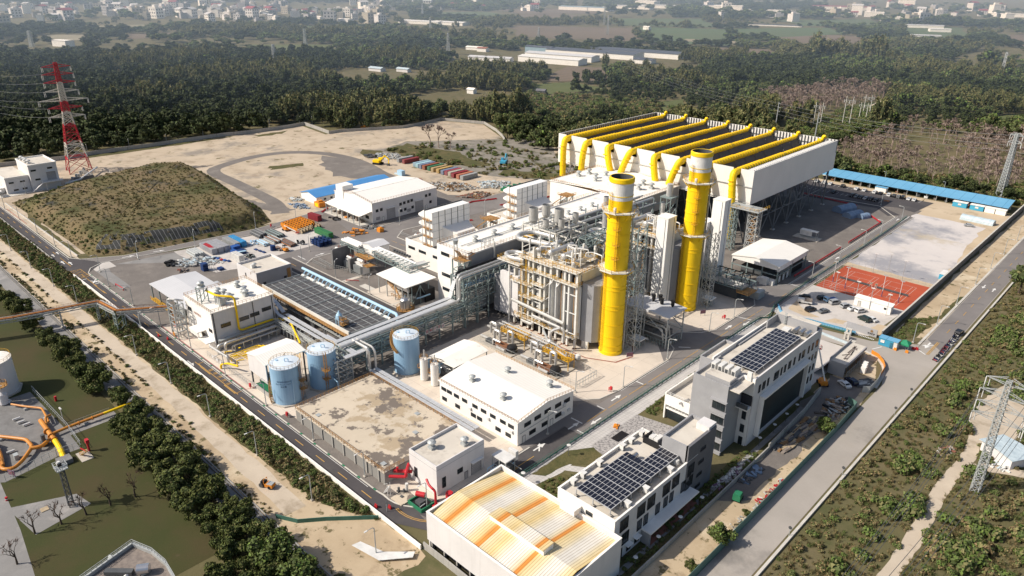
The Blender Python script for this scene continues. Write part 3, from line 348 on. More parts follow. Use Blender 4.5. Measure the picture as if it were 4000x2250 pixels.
def stack(x,y,label):
 t=H_T('chimney_stack',label,'chimney',(x,y,0),'yellow exhaust stacks');r=3.65;b=MB('yellow');b.L((x,y,0),[(r+.25,.1),(r+.25,1.2),(r,1.3),(r,52.4)],40,(True,False));b.B('shaft',t,smooth=False);b=MB('wpt');b.L((x,y,0),[(r+.02,52.4),(r+.02,57.6)],40,(False,False));b.B('white_band',t);b=MB('yellow');b.L((x,y,0),[(r+.04,57.6),(r+.2,57.8),(r+.2,58.9),(r,59.2),(r-.25,59.2),(r-.25,58.6)],40,(False,False));b.B('rim',t);b=MB('dst');b.L((x,y,0),[(r-.26,59.1),(r-.26,50)],40,(False,True));b.r((x-2.5,y-2,57.5),(x+2.2,y+1.5,58.4),.3);b.r((x+2.2,y+1.5,58.4),(x+2.2,y+1.5,55),.3);b.B('flue_lining',t);rg=MB('yellow')
 for z in(3.2,6.5,10.8,16.2,17.6,23,24.3,34.5,37.5,41.5,45.6,53.6):
  rg.L((x,y,0),[(r,z),(r+.14,z),(r+.14,z+.18),(r,z+.18)],40,(False,False))
 rg.B('stiffener_ring',t)
 for z,w_ in((29.6,2.3),(48.6,2.1)):
  p=MB('rrl');pts=[((r+w_)*_c(R(22.5+45*k)),(r+w_)*_s(R(22.5+45*k)))for k in _r(8)];inn=[((r+.03)*_c(R(22.5+45*k)),(r+.03)*_s(R(22.5+45*k)))for k in _r(8)];p.u('pst')
  for k in _r(8):
   a,c=pts[k],pts[(k+1)%8];d,e=inn[k],inn[(k+1)%8];p._fs([(x+a[0],y+a[1],z),(x+c[0],y+c[1],z),(x+e[0],y+e[1],z),(x+d[0],y+d[1],z),(x+a[0],y+a[1],z+.25),(x+c[0],y+c[1],z+.25),(x+e[0],y+e[1],z+.25),(x+d[0],y+d[1],z+.25)],[(3,2,1,0),(4,5,6,7),(0,1,5,4),(1,2,6,5),(2,3,7,6),(3,0,4,7)])
  p.u('yellow')
  for k in _r(8):
   p.r((x+pts[k][0]*.98,y+pts[k][1]*.98,z),(x+inn[k][0],y+inn[k][1],z-2.2),.22)
  p.u('yrl').l([(x+a,y+b_,z+.25)for a,b_ in pts+pts[:1]],1.15,.09);p.B('platform',t)
 l=MB('yrl')
 for z0,z1,an in((1,29,250),(30,48,-60),(49,55,-100)):
  ca,sa=_c(R(an)),_s(R(an))
  for s in(-.3,.3):
   px,py=x+(r+.35)*ca-s*sa,y+(r+.35)*sa+s*ca;l.r((px,py,z0),(px,py,z1),.1);px,py=x+(r+1.)*ca-s*sa,y+(r+1.)*sa+s*ca;l.r((px,py,z0+2),(px,py,z1),.07)
  z=z0
  while z<z1:l.r((x+(r+.35)*ca+.3*sa,y+(r+.35)*sa-.3*ca,z),(x+(r+.35)*ca-.3*sa,y+(r+.35)*sa+.3*ca,z),.07);z+=.8
 for z in(34,38.5,43.5):
  ca,sa=_c(R(-60)),_s(R(-60));cx_,cy_=x+(r+.8)*ca,y+(r+.8)*sa;l.b(cx_-.9,cx_+.9,cy_-.8,cy_+.8,z,z+.15);l.l([(cx_-.9,cy_-.8,z),(cx_+.9,cy_-.8,z),(cx_+.9,cy_+.8,z)],1.1,.07,1)
 l.B('ladder',t);w_=MB('gal');w_.r((x+r*.95,y+r*.6,1),(x+r*.95,y+r*.6,48),.3);w_.r((x+r*.75,y+r*.85,1),(x+r*.75,y+r*.85,48),.2);w_.u('acw').b(x+1.,x+1.7,y-r-1.2,y-r-.6,49.2,50.6);w_.B('cable_riser',t);return t
stack(-125.3,178.4,'tall yellow stack with white band nearest the camera, rising from a red-edged pad');stack(-126.,225.6,'yellow white-banded stack standing farther back, beside the big condenser')
def boiler(name,label):
 0;t=H_T(name,label,'boiler',(0,0,0),'heat recovery boilers');rr=random.Random(5);c=MB('pst');c.b(-12,12.8,-5.2,7.6,3.2,26.4);c.u('wcl');c.b(1.2,13,-5.6,-5.2,3.2,22);c.u('dst');c.b(12.8,13.2,-5.4,-4.9,3,24);c.u('pst')
 for x in np.arange(-12,13,2.4):c.b(x,x+.3,-5.6,-5.2,3.2,26.4)
 for z in(8,13,18,23):c.b(-12,12.8,-5.45,-5.2,z,z+.3)
 c.B('casing',t)
 for x,z1 in((-15,24),(-11.5,28.5),(-8.4,26),(-6.4,31),(-3,26.8),(-1.2,27),(1.5,27),(4.2,26.8),(7.5,27),(9.3,27),(12.6,27.4)):
  k=MB('wpt')if x>0 else MB('pst');k.b(x-.32,x+.32,-7.5,-6.9,0,z1);k.b(x-.1,x+.1,-6.9,-5.6,4,z1-1);k.u('rust');k.b(x-.5,x+.5,-7.7,-6.7,0,.4);k.B('column',t)
 b=MB('wpt')
 for z in(5.4,11.5,16.5,21.8):
  b.r((-15,-7.2,z),(-3,-7.2,z),.3)
 for z in(5.2,12.5,19):b.r((7.5,-7.2,z),(12.6,-7.2,z),.25)
 for z in(4.,26.6):b.r((-15,-7.2,z),(12.6,-7.2,z),.4)
 for x0,x1 in((-11.5,-6.4),(-3,1.5)):
  for z in(6,11.5,16.5):b.r((x0,-7.2,z),(x1,-7.2,z+4.5),.16)
 b.B('brace',t);lv=[(-16.5,-5.5,22.3),(-16,-6,16.9),(-6.8,-1.,18.2),(-6.8,-1.,13.2),(-6.8,-1,8.6),(-12,-6.4,12.2),(-12,-6.4,8.2),(-14,0,4.2),(-1,12.8,4.),(-9,4,22.8),(3,13.2,27.2),(3.2,13.2,22.6),(-12,3,26.6)]
 for x0,x1,z in lv:
  p=MB('pst');p.b(x0,x1,-8.6,-5.65,z,z+.22);p.u('yrl').l([(x0,-5.7,z+.2),(x0,-8.6,z+.2),(x1,-8.6,z+.2),(x1,-5.7,z+.2)],1.2,.1,1.5);p.B('platform',t)
 p=MB('pal');p.t([(-14,-9.6,10.5),(9.5,-9.6,9.2)],.6,10);p.t([(-3.5,-10.4,8),(10.5,-10.4,7.6),(10.5,-10.4,3)],.45,10,bend=1.2);p.t([(-10,-9,3.6),(-5,-9,3.6),(-5,-6,5.5)],.5,10,bend=1)
 for x in(-9.6,-4.4,.2,5.8,8.4,11.2):p.t([(x,-6.3,4),(x,-6.3,26)],.28,8)
 for x in(5.6,11):p.u('rrl').t([(x,-6.6,4),(x,-6.6,25)],.14,6)
 p.u('wpt')
 for x in(1.4,4.3):
  p.t([(x-.8,-7.8,7),(x,-7.8,8),(x,-7.8,20),(x+1.1,-7.8,21.4),(x+1.5,-7.8,22.6)],.22,8);p.t([(x,-7.8,5),(x+1,-7.8,4.4),(x+2,-7.8,5)],.25,8)
 p.B('front_pipe',t);v=MB('acw')
 for z in(9.5,13.8,18.8,23.2):
  for i in _r(4):v.t([(-5.4,-6.4,z+i*.55),(-2.2,-6.4,z+i*.55)],.2,6)
 v.u('black');v.b(-6,-1.6,-5.9,-5.62,4,25);v.b(3.4,12.4,-5.9,-5.62,23,26.2);v.b(-11.8,1,-6.5,-5,.1,3.1);v.B('header',t);r_=MB('pst');r_.b(-12.5,13,-6.4,8.2,26.4,26.7);r_.u('scr');r_.b(3,12.6,-5,7.4,26.7,27.);r_.B('roof',t);d=MB('pal')
 for x,rad,z in((-7,.9,29.2),(-1.5,1.,29.6),(4.2,1.1,29.8),(8.6,.75,28.6)):
  d.t([(x,-5.2,z),(x,-4.8,z),(x,7,z),(x,7.4,z)],[rad*.55,rad,rad,rad*.55],12)
  for y in(-3,5):d.b(x-.4,x+.4,y-.25,y+.25,26.7,z)
 d.B('steam_drum',t);h=MB('wpt')
 for k in _r(11):
  x=-9+rr.random()*20;y=-5+rr.random()*10;dx=rr.choice((2.2,3.2,4));dy=rr.choice((0,0,2));h.t([(x,y,26.7),(x,y,30.2+rr.random()),(x+dx,y+dy,30.2+rr.random()),(x+dx,y+dy,26.7)],.22,7,bend=.5)
 for k in _r(9):
  x=-11+rr.random()*22;y=-5+rr.random()*11;h.t([(x,y,26.7),(x,y,31.5+rr.random()*2.5)],.2,6);h.t([(x,y,31),(x,y,32.4)],.42,8)
 h.B('vent_pipe',t);y_=MB('yrl')
 for x0,y0,x1,y1,z in((-12.5,-6.3,13,-6.3,26.7),(13,-6.3,13,8,26.7),(-12.5,8,13,8,26.7),(-9,0,9,0,28.4),(-5,3,6,3,28.6),(2,-4.6,11,-4.6,28.2),(-10,-3,-3,-3,28)):
  y_.l([(x0,y0,z),(x1,y1,z)],1.15,.1,1.6)
 for x0,x1,y0,y1,z in((-9,-4,-4,-1,28),(2,7,-4.6,-2,28.2),(-3,3,2,5,28.5),(7,11,1,5,28.4)):
  y_.u('pst');y_.b(x0,x1,y0,y1,z,z+.15);y_.u('yrl');y_.l([(x0,y0,z),(x1,y0,z),(x1,y1,z),(x0,y1,z),(x0,y0,z)],1.1,.1,1.4)
 for x in(-8.6,-10.8):
  for s in(0,.6):y_.r((x+s,-8.9,4),(x+s,-8.9,27),.1)
  for z in np.arange(4,27,.9):y_.r((x,-8.9,z),(x+.6,-8.9,z),.08)
 y_.B('railing',t);g=MB('mgw');g._fs([(13.2,-5.2,2.8),(17.,-4.2,2.8),(18.4,-2.4,2.8),(18.4,6,2.8),(13.2,7.4,2.8),(13.2,-5.2,23.4),(17.,-4.2,23.2),(18.4,-2.4,23),(18.4,6,23),(13.2,7.4,23.4)],[(4,3,2,1,0),(5,6,7,8,9),(0,1,6,5),(1,2,7,6),(2,3,8,7),(3,4,9,8),(4,0,5,9)]);g.u('pst')
 for z in(.3,):g.b(13.4,16,-4.6,-4,0,2.8);g.b(13.4,16,5,5.6,0,2.8)
 g.B('outlet_duct',t);return t
bo=boiler('recovery_boiler','tall pale boiler crowded with pipes and yellow railings, next to the nearer yellow stack');bo.location=(-147.2,178.2,0);dup(bo,(-147.6,225.4,0),0,'pale pipe-covered boiler beside the farther stack, partly hidden by the white shafts');t=H_T('silencer_frame','open pale steel frame on tall columns carrying vent silencers behind the boiler','steel frame',(-167,196,0));m=MB('pst')
for x in(-175,-167,-159):
 for y in(188.5,197,205.5):m.r((x,y,0),(x,y,30),.4)
for z in(26,30):
 for y in(188.5,197,205.5):m.r((-175,y,z),(-159,y,z),.4)
 for x in(-175,-167,-159):m.r((x,188.5,z),(x,205.5,z),.4)
for x in(-175,-167):m.r((x,188.5,21),(x+8,188.5,26),.25);m.r((x,205.5,26),(x+8,205.5,30),.25)
for y in(188.5,197):m.r((-159,y,20),(-159,y+8.5,30),.3);m.r((-159,y+8.5,20),(-159,y,30),.25)
m.B('frame',t);m=MB('pst')
for x in np.arange(-174,-159,2.2):m.r((x,188.5,30.2),(x,205.5,30.2),.2)
m.u('yrl');m.b(-178.5,-175,191,196,24,24.3);m.l([(-175,191,24.3),(-178.5,191,24.3),(-178.5,196,24.3)],1.1,.1);m.u('gal').l([(-175,188.5,30),(-159,188.5,30),(-159,205.5,30)],1.1,.08);m.B('deck',t)
for i,(x,y,r,z1,lb)in E_(((-172.6,191.5,1.75,36.2,'fat silvery silencer drum at the left corner of the silencer frame'),(-173.5,199.5,1.6,35.4,'silvery silencer drum standing just behind the fat left one'),(-164.6,196.6,1.75,36.4,'fat silvery silencer drum farther along the silencer frame'),(-165,189.8,1.15,33.8,'narrow silencer on the near edge of the silencer frame'),(-160.6,193.2,1.15,34.2,'narrow silencer to the right on the silencer frame'),(-160.8,201.5,1.,34.6,'narrow silencer at the far end of the silencer frame'))):
 q=MB('pal');q.L((x,y,0),[(r*.5,30.3),(r*.8,31),(r,31.6),(r,z1),(r*.93,z1),(r*.93,z1-.3)],18,(True,True));q.u('dst');q.c(x,y,r*.9,z1-.35,z1-.28)
 for k in _r(3):q.r((x-r*.9,y-.5+k*.5,z1-.2),(x+r*.9,y-.5+k*.5,z1-.2),.08)
 S_('vent_silencer',q,lb,'silencer','vent silencers')
for i,(x,y,z0,z1,r,lb)in E_(((-156.5,214,26,39,1.25,'purple-grey vent drum behind the top of the nearer stack'),(-150.5,219.5,26,36.5,1.1,'pale vent drum behind the nearer stack, by the hall roof'),(-146.3,236.5,27,34,.8,'small grey vent drum left of the farther stack'))):
 q=MB('pal');q.c(x,y,r,z0,z1,16);q.u('dst').c(x,y,r*.85,z1-.02,z1+.03);q.u('pst').c(x,y,.25,.1,z0);S_('vent_silencer',q,lb,'silencer','vent silencers')
q=MB('pal');q.t([(-160,189,28.5),(-169.5,188,28.5),(-171.5,183,28.5),(-168.5,178.5,28.5),(-161,180.5,28.5),(-150,180.5,29.5)],.85,12,bend=3);S_('steam_pipe',q,'thick silver pipe bent in a loop on the upper left of the near boiler','pipe','silver loop pipes');q=MB('pal');q.t([(-158,176,25.2),(-166,175,25.2),(-167.5,171.5,25.2),(-163.5,169.3,25.2),(-158,171,25.2)],.75,12,bend=2.4);q.u('pst');q.b(-168.5,-158,168.5,176.5,23.6,23.9);q.u('yrl').l([(-158,168.5,23.9),(-168.5,168.5,23.9),(-168.5,176.5,23.9)],1.1,.09);q.u('wpt');q.r((-164,170,0),(-164,170,23.6),.45);S_('steam_pipe',q,'silver loop pipe on a yellow-railed ledge, lower left of the boiler top','pipe','silver loop pipes');q=MB('pal');q.t([(-150,213,26.5),(-158.5,211.5,26.5),(-159.5,207.8,26.5),(-152,206.5,26.5)],.8,12,bend=2.5);q.u('pst');q.b(-159,-151,206,213,24.8,25.1);q.r((-157,209,0),(-157,209,25),.4);S_('steam_pipe',q,'silver loop pipe between the two boilers, left of the nearer stack','pipe','silver loop pipes');q=MB('pal')
for i in _r(7):
 x=-176.5+i*1.7;q.t([(x,195,24.8+(i%3)*.8),(x+.5,262,24.4+(i%3)*.9)],.35+.2*(i%2),8)
q.u('ggr')
for y in np.arange(196,262,8):
 q.r((-177,y,0),(-177,y,27),.35);q.r((-165.5,y,0),(-165.5,y,27),.35);q.r((-177,y,23.8),(-165.5,y,23.8),.35);q.r((-165.5,y,12),(-165.5,y+8,23),.25);q.r((-165.5,y,17),(-165.5,y+8,17),.25);q.r((-165.5,y+8,4),(-165.5,y,17),.25);q.r((-165.5,y,23.8),(-165.5,y+8,23.8),.3)
S_('pipe_bridge',q,'bundle of silver pipes on green steel running between the boilers and the turbine hall','pipe rack')
def shaft(name,x0,x1,y0,y1,z,label,mt='wcl'):
 b=MB(mt);b.b(x0,x1,y0,y1,.1,z);b.u('dst');b.b(x1-1.1,x1-.9,y0-.04,y0,.5,z-.3);b.b(x1,x1+.04,y1-1.5,y1-1.3,.5,z-.3);b.u('wwl');b.b(x0-.1,x1+.1,y0-.1,y1+.1,z,z+.3);return S_(name,b,label,'lift shaft','white lift shafts',((x0+x1)/2,(y0+y1)/2,0))
shaft('lift_shaft',-134.9,-130.3,215.,220.4,36,'tall white lift shaft standing between the two yellow stacks');shaft('lift_shaft',-131.8,-126.8,248.3,253,36,'tall white lift shaft right of the farther stack, below the condenser');shaft('lift_shaft',-135.2,-131.9,246.2,251.6,27,'shorter white shaft wall tucked left of the right-hand lift shaft','lvw');t=H_T('stair_tower','green steel lattice stair tower with a bridge, behind the nearer stack','tower',(-140,213,0));m=MB('ggr')
for x in(-143.4,-137.2):
 for y in(207.5,213):m.r((x,y,0),(x,y,33),.4)
for z in _r(0,32,4):
 for(ax,ay,bx_,by)in((-143.4,207.5,-137.2,207.5),(-137.2,207.5,-137.2,213),(-143.4,213,-143.4,207.5)):
  m.r((ax,ay,z),(bx_,by,z+4),.25);m.r((bx_,by,z),(ax,ay,z+4),.2);m.r((ax,ay,z+4),(bx_,by,z+4),.28)
m.B('lattice',t);m=MB('ggr');m.T((-143.4,207.5,29.4),(-143.4,186,29.4),3,6,.3,.22,double=3.2);m.B('bridge',t);m=MB('rrl')
for z in _r(4,30,4):m.b(-147,-143.6,205,211,z,z+.2);m.l([(-147,211,z+.2),(-147,205,z+.2),(-143.6,205,z+.2)],1.1,.1)
m.B('landing',t)
def mast(x,y,label):
 q=MB('gal')
 for a,b_ in((0,0),(3.2,0),(3.2,3.2),(0,3.2)):q.r((x+a,y+b_,0),(x+a,y+b_,30),.22)
 for z in np.arange(0,30,3.):
  for(ax,ay,bx_,by)in((0,0,3.2,0),(3.2,0,3.2,3.2)):q.r((x+ax,y+ay,z),(x+bx_,y+by,z+3),.16);q.r((x+bx_,y+by,z),(x+ax,y+ay,z+3),.16);q.r((x+ax,y+ay,z),(x+bx_,y+by,z),.16)
 S_('stair_tower',q,label,'tower','lattice towers beside the stacks',(x,y,0))
mast(-122.2,182.6,'slim grey lattice tower hugging the right side of the nearer stack');mast(-122.8,230.2,'slim grey lattice tower hugging the right side of the farther stack');t=H_T('canopy_shed','grey sloped canopy on tall steel posts with black roof ventilators between the stacks','shed',(-120,197,0));m=MB('grf');m._fs([(-132,191.6,10.8),(-112.4,191.6,11.6),(-112.4,202.8,11.6),(-132,202.8,10.8),(-132,191.6,11.),(-120,191.6,12.2),(-112.4,191.6,11.8),(-112.4,202.8,11.8),(-120,202.8,12.2),(-132,202.8,11.)],[(3,2,1,0),(4,5,8,9),(5,6,7,8),(0,1,6,5,4),(1,2,7,6),(2,3,9,8,7),(3,0,4,9)]);m.B('roof',t)
for x in(-131,-122,-113):
 for y in(192.2,202):MB('gal').r((x,y,0),(x,y,11),.35).B('post',t)
m=MB('gal');
for y in(192.2,202):m.r((-131,y,4.5),(-122,y,10.5),.22);m.r((-122,y,10.5),(-113,y,4.5),.22);m.r((-131,y,4),(-113,y,4),.25);m.r((-131,y,7.6),(-113,y,7.6),.2)
m.r((-113,192.2,10.5),(-113,202,4.5),.22);m.r((-113,192.2,4),(-113,202,4),.25);m.u('ggr').l([(-131,192.2,0),(-113,192.2,0),(-113,202,0)],2.6,.14,1.2);m.u('sign_white');m.b(-120.4,-119.7,191.9,192.,1,1.8);m.b(-113.1,-112.9,195,195.7,1,1.8);m.b(-112.95,-112.85,197.5,198.2,1,1.8);m.B('brace',t);m=MB('dcn');m.b(-130,-116,194,201,.1,3.4);m.u('dst');m.b(-128,-119,193,200,3.4,5.2);m.u('pal')
for y in(194,196,198):m.t([(-131,y,5.8),(-116,y,5.8),(-115,y,1)],.3,8,bend=1)
m.B('machinery',t)
for x,y in((-123.6,199.4),(-121.8,200.8),(-119.8,198.6),(-116.3,199.8)):
 q=MB('black');q.c(x,y,.35,11.9,12.6);q.c(x,y,.62,12.5,14.1,12);q.c(x,y,.72,14.1,14.35,12);q.B('ventilator',t)
for x,y,lb in((-120.9,187.6,'small white flat-roofed shelter on thin posts right of the nearer stack'),(-121.2,234,'small white flat-roofed shelter on thin posts beyond the farther stack')):
 q=MB('wwl');q.b(x-2,x+2,y-2,y+2,2.8,3.1);q.u('gal')
 for a in(-1.6,1.6):
  for b_ in(-1.6,1.6):q.r((x+a,y+b_,0),(x+a,y+b_,2.8),.15)
 q.u('ggr');q.b(x-1,x+1,y-.8,y+.8,.1,1.3);S_('small_shelter',q,lb,'shelter','small shelters by the stacks',(x,y,0))
q=MB('ggr');q.T((-136,250,.2),(-113.5,250,.2),5,7,.35,.25,double=-6);q.T((-136,244,5.2),(-113.5,244,5.2),4.6,7,.3,.22,double=-6);q.T((-136,250,5.2),(-113.5,250,5.2),4.6,7,.3,.22);q.u('pal')
for i in _r(5):q.t([(-136,245+i*1.1,5.6),(-113.5,245+i*1.1,5.6)],.3,8)
q.u('rrl');q.b(-115,-110,243,250,4.2,4.5);q.l([(-115,243,4.5),(-110,243,4.5),(-110,250,4.5)],1.1,.1);q.u('dst');q.b(-134,-116,246,254,.1,3.6);q.u('gal');q.b(-113,-109.5,251,256,.1,3);S_('pipe_rack',q,'low green steel pipe rack at ground level right of the farther stack','pipe rack',None,(-124,248,0))
def skid(name,label):
 t=H_T(name,label,'pump skid',(0,0,0),'feed pump skids');q=MB('pal');q.t([(-9,1,1.),(-9,1,4.6),(-6.6,1,4.6),(-6.6,1,1)],.38,9,bend=.8);q.t([(-5.6,-1,1),(-5.6,-1,4),(-3.4,-1,4),(-3.4,-1,.8)],.38,9,bend=.8);q.t([(-1.2,0,1),(-1.2,0,4.8),(.6,0,4.8),(.6,0,1)],.38,9,bend=.7);q.t([(-10,-2,.9),(-2,-2,.9),(-2,-4,.9),(1.4,-4,.9)],.42,9,bend=.8);q.t([(-12,2.6,1.6),(3,2.6,1.6)],.36,9);q.t([(-12,3.6,2.2),(3,3.6,2.2)],.3,9);q.t([(-4,-3.2,.7),(-4,-3.2,2.4),(-1,-3.2,2.4)],.3,9,bend=.5);q.B('pipework',t);q=MB('yrl');q.b(-5,4,1,3.4,2.9,3.1);q.l([(-5,1,3.1),(4,1,3.1),(4,3.4,3.1),(-5,3.4,3.1),(-5,1,3.1)],1.2,.16,1.1)
 for x in(-5,0,4):q.r((x,1,0),(x,1,3),.16);q.r((x,3.4,0),(x,3.4,3),.16)
 q.B('service_deck',t);q=MB('black');q.L((2.6,-2.4,0),[(.9,.5),(1.5,.7),(1.5,1.2),(1.1,1.4),(1.45,1.6),(1.4,2.2),(.8,2.5)],16);q.u('sbr');q.L((2.6,-2.4,0),[(1.2,1.28),(1.62,1.4),(1.2,1.52)],16,(False,False));q.B('motor',t);q=MB('rust');q.b(-3,1.4,-3.4,-1.4,.3,1.6);q.u('concrete');q.b(-11,4.4,-4.8,4.4,.1,.35);q.u('dst');q.b(-7,-4,-3.2,-1.6,.35,1.3);q.B('pump',t);return t
s=skid('pump_skid','feed pump skid with black round motor and yellow deck, near the small white vessel');s.location=(-131,156.4,0);s.scale=(1.2,1.2,1.15);dup(s,(-150.5,157.2,0),0,'feed pump skid with black round motor, the one nearer the blue tank');q=MB('mgw');q.b(-173.6,-161,172,184,1.5,15.5);q.u('dst')
for x in(-172,-163):q.b(x,x+.8,173,183,.1,1.5)
q.u('lvw');q.b(-169,-160.4,170.6,171.95,3,18.5);S_('exhaust_diffuser',q,'big plain grey casing in the shade left of the near boiler','duct');q=MB('gal');fp=[(-160,152),(-128.5,151.8),(-118,152),(-118,161.5),(-129.5,163.5)];q.l([(x,y,.1)for x,y in fp],2.2,.06,2.4);q.l([(-118,152,.1),(-118,161.5,.1)],2.4,.1,1.2);S_('wire_fence',q,'thin wire fence enclosing the feed pump yard','fence');q=MB('pal');q.L((-138.6,163.2,0),[(.6,1.2),(1.2,1.6),(1.2,4.6),(.6,5.1)],16);q.t([(-138.6,163.2,5),(-138.6,163.2,8),(-136,165,9.5)],.5,9,bend=1.5);q.u('gal');
for a in(-.8,.8):q.r((-138.6+a,163.2,0),(-138.6+a,163.2,1.6),.2)
S_('flash_vessel',q,'small silver vessel with a fat bent pipe in front of the boiler','vessel');q=MB('pal')
for i in _r(4):q.t([(-160,160.2+i*.8,3.6+(i%2)*.8),(-136,160.2+i*.8,3.6+(i%2)*.8),(-127,159+i*.8,3)],.3,8)
q.u('gal')
for x in np.arange(-159,-128,6):q.r((x,160,0),(x,160,4.8),.22);q.r((x,163,0),(x,163,4.8),.22);q.r((x,159.6,3.2),(x,163.4,3.2),.22);q.r((x,159.6,4.4),(x,163.4,4.4),.18)
q.t([(-141,166,1),(-146,168,4.2)],.4,8);S_('pipe_rack',q,'low rack of silver pipes along the foot of the near boiler','pipe rack');q=MB('acw');q.L((-128.6,165.5,0),[(.3,.6),(.8,.8),(.9,1.5),(.8,2.2),(.3,2.4)],14);q.u('blue_pal');q.b(-130.4,-129.4,165,166,.3,1.4);S_('storage_drum',q,'little white round drum at the right foot of the near boiler','drum')
def W_N(parent,face,at,u,z,w_,h,fm='frd',gm='glass',mull=1,name='window',pane=False,depth=.05):
 0
 def bxs(mb,u0,u1,z0,z1,d0,d1):
  if face=='-y':mb.b(u0,u1,at-d1,at-d0,z0,z1)
  elif face=='+y':mb.b(u0,u1,at+d0,at+d1,z0,z1)
  elif face=='+x':mb.b(at+d0,at+d1,u0,u1,z0,z1)
  else:mb.b(at-d1,at-d0,u0,u1,z0,z1)
 g=MB(gm);bxs(g,u-w_/2,u+w_/2,z-h/2,z+h/2,.003,depth);fr=g if not pane else MB(fm);fr.u(fm);t_=.08;bxs(fr,u-w_/2-t_,u-w_/2,z-h/2-t_,z+h/2+t_,.003,depth+.06);bxs(fr,u+w_/2,u+w_/2+t_,z-h/2-t_,z+h/2+t_,.003,depth+.06);bxs(fr,u-w_/2,u+w_/2,z+h/2,z+h/2+t_,.003,depth+.06);bxs(fr,u-w_/2,u+w_/2,z-h/2-t_,z-h/2,.003,depth+.1)
 for i in _r(1,mull+1):
  x=u-w_/2+w_*i/(mull+1);bxs(fr,x-.04,x+.04,z-h/2,z+h/2,depth,depth+.04)
 if pane:
  o=fr.B(name,parent);g.B('pane',o);return o
 return fr.B(name,parent)
def door(parent,face,at,u,w_,h,m='mgw',name='door',z0=.0,shutter=False):
 mb=MB(m)
 def bxs(u0,u1,z0_,z1,d0,d1):
  if face=='-y':mb.b(u0,u1,at-d1,at-d0,z0_,z1)
  elif face=='+x':mb.b(at+d0,at+d1,u0,u1,z0_,z1)
  elif face=='-x':mb.b(at-d1,at-d0,u0,u1,z0_,z1)
  else:mb.b(u0,u1,at+d0,at+d1,z0_,z1)
 bxs(u-w_/2,u+w_/2,z0+.02,z0+h,.003,.05);mb.u('dst');bxs(u-w_/2-.08,u-w_/2,z0+.02,z0+h+.08,.003,.1);bxs(u+w_/2,u+w_/2+.08,z0+.02,z0+h+.08,.003,.1);bxs(u-w_/2,u+w_/2,z0+h,z0+h+.08,.003,.1)
 if shutter:
  for k in _r(1,int(h/.5)):bxs(u-w_/2,u+w_/2,z0+k*.5,z0+k*.5+.04,.05,.07)
  mb.u('wwl');bxs(u-w_/2-.3,u+w_/2+.3,z0+h+.3,z0+h+.45,.003,.9)
 return mb.B(name,parent)
def shell(t,x0,x1,y0,y1,z,wm='wwl',rm='wrf',par=.9,pw_=.3,name='wall'):
 0;b=MB(wm);b.b(x0,x1,y0,y0+pw_,.1,z);b.b(x0,x1,y1-pw_,y1,.1,z);b.b(x0,x0+pw_,y0+pw_,y1-pw_,.1,z);b.b(x1-pw_,x1,y0+pw_,y1-pw_,.1,z);b.B(name,t);r=MB(rm);r.b(x0+pw_,x1-pw_,y0+pw_,y1-pw_,z-par-.3,z-par);r.B('roof',t)
def vent(parent,x,y,z,s=1.,m='gal'):
 q=MB(m);q.b(x-.6*s,x+.6*s,y-.6*s,y+.6*s,z,z+.5*s);q.c(x,y,.38*s,z+.5*s,z+1.1*s,10);q.L((x,y,0),[(.4*s,z+1.05*s),(.85*s,z+1.25*s),(.85*s,z+1.45*s),(.4*s,z+1.75*s)],12);return q.B('roof_vent',parent)
def roof_rail(parent,x0,x1,y0,y1,z,m='rrl',r=.07,st=1.6):
 q=MB(m);q.l([(x0,y0,z),(x1,y0,z),(x1,y1,z),(x0,y1,z),(x0,y0,z)],1.1,r,st);return q.B('railing',parent)
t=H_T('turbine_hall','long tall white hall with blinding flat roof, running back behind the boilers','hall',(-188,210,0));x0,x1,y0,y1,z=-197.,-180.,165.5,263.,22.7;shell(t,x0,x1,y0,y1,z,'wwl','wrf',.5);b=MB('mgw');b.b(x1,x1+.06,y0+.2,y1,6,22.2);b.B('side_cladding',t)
for u,zz_,w_ in((-192.4,19.6,4.4),(-186.2,19.2,2.6),(-192.2,11.4,4.6),(-192,5.6,4.6),(-186,11,2)):W_N(t,'-y',y0,u,zz_,w_,1.1,mull=5)
for y in(178,188,198,209,220):vent(t,-189.5,y,22.2,1.35)
for y in(228,236,244):vent(t,-186,y,22.2,1.1)
roof_rail(t,x0+.2,x1-.2,y0+.2,y1-.2,z);q=MB('gal')
for yy,xx in((175,-183),(205,-184),(214,-183.5)):
 for k in _r(3):q.t([(xx,yy+k*2.2,22.3),(xx,yy+k*2.2,25.2),(xx+1.6,yy+k*2.2,25.2),(xx+1.6,yy+k*2.2,22.3)],.14,6);
 q.r((xx,yy,25.2),(xx,yy+6.6,25.2),.18);q.r((xx,yy,23.8),(xx,yy+6.6,23.8),.14)
q.t([(-189,170,22.5),(-189,224,22.5)],.12,6);q.t([(-187.6,172,22.5),(-187.6,224,22.5)],.12,6);q.u('pst');q.t([(-179.4,178,3),(-179.4,178,24.4),(-180.6,178,25)],.35,8);q.B('roof_pipe',t);t=H_T('stair_tower','pale green steel stair frame standing at the front corner of the turbine hall','tower',(-181,164,0));q=MB('ggr')
for x in(-184.5,-178.2):
 for y in(162,165):q.r((x,y,0),(x,y,21),.4)
for zz_ in _r(1,21,4):
 q.r((-184.5,162,zz_),(-178.2,162,zz_+4),.28);q.r((-178.2,162,zz_),(-178.2,165,zz_+4),.25);q.r((-184.5,162,zz_+4),(-178.2,162,zz_+4),.3);q.r((-178.2,162,zz_+4),(-178.2,165,zz_+4),.3)
q.B('lattice',t);q=MB('rrl');q.b(-184.5,-178.2,161.8,165,20.9,21.1)
for i in _r(8):q.t([(-184+i*.4,162.4,24.5),(-183+i*.4,164,21.4),(-181+i*.3,168,22.9)],.08,5,bend=.8)
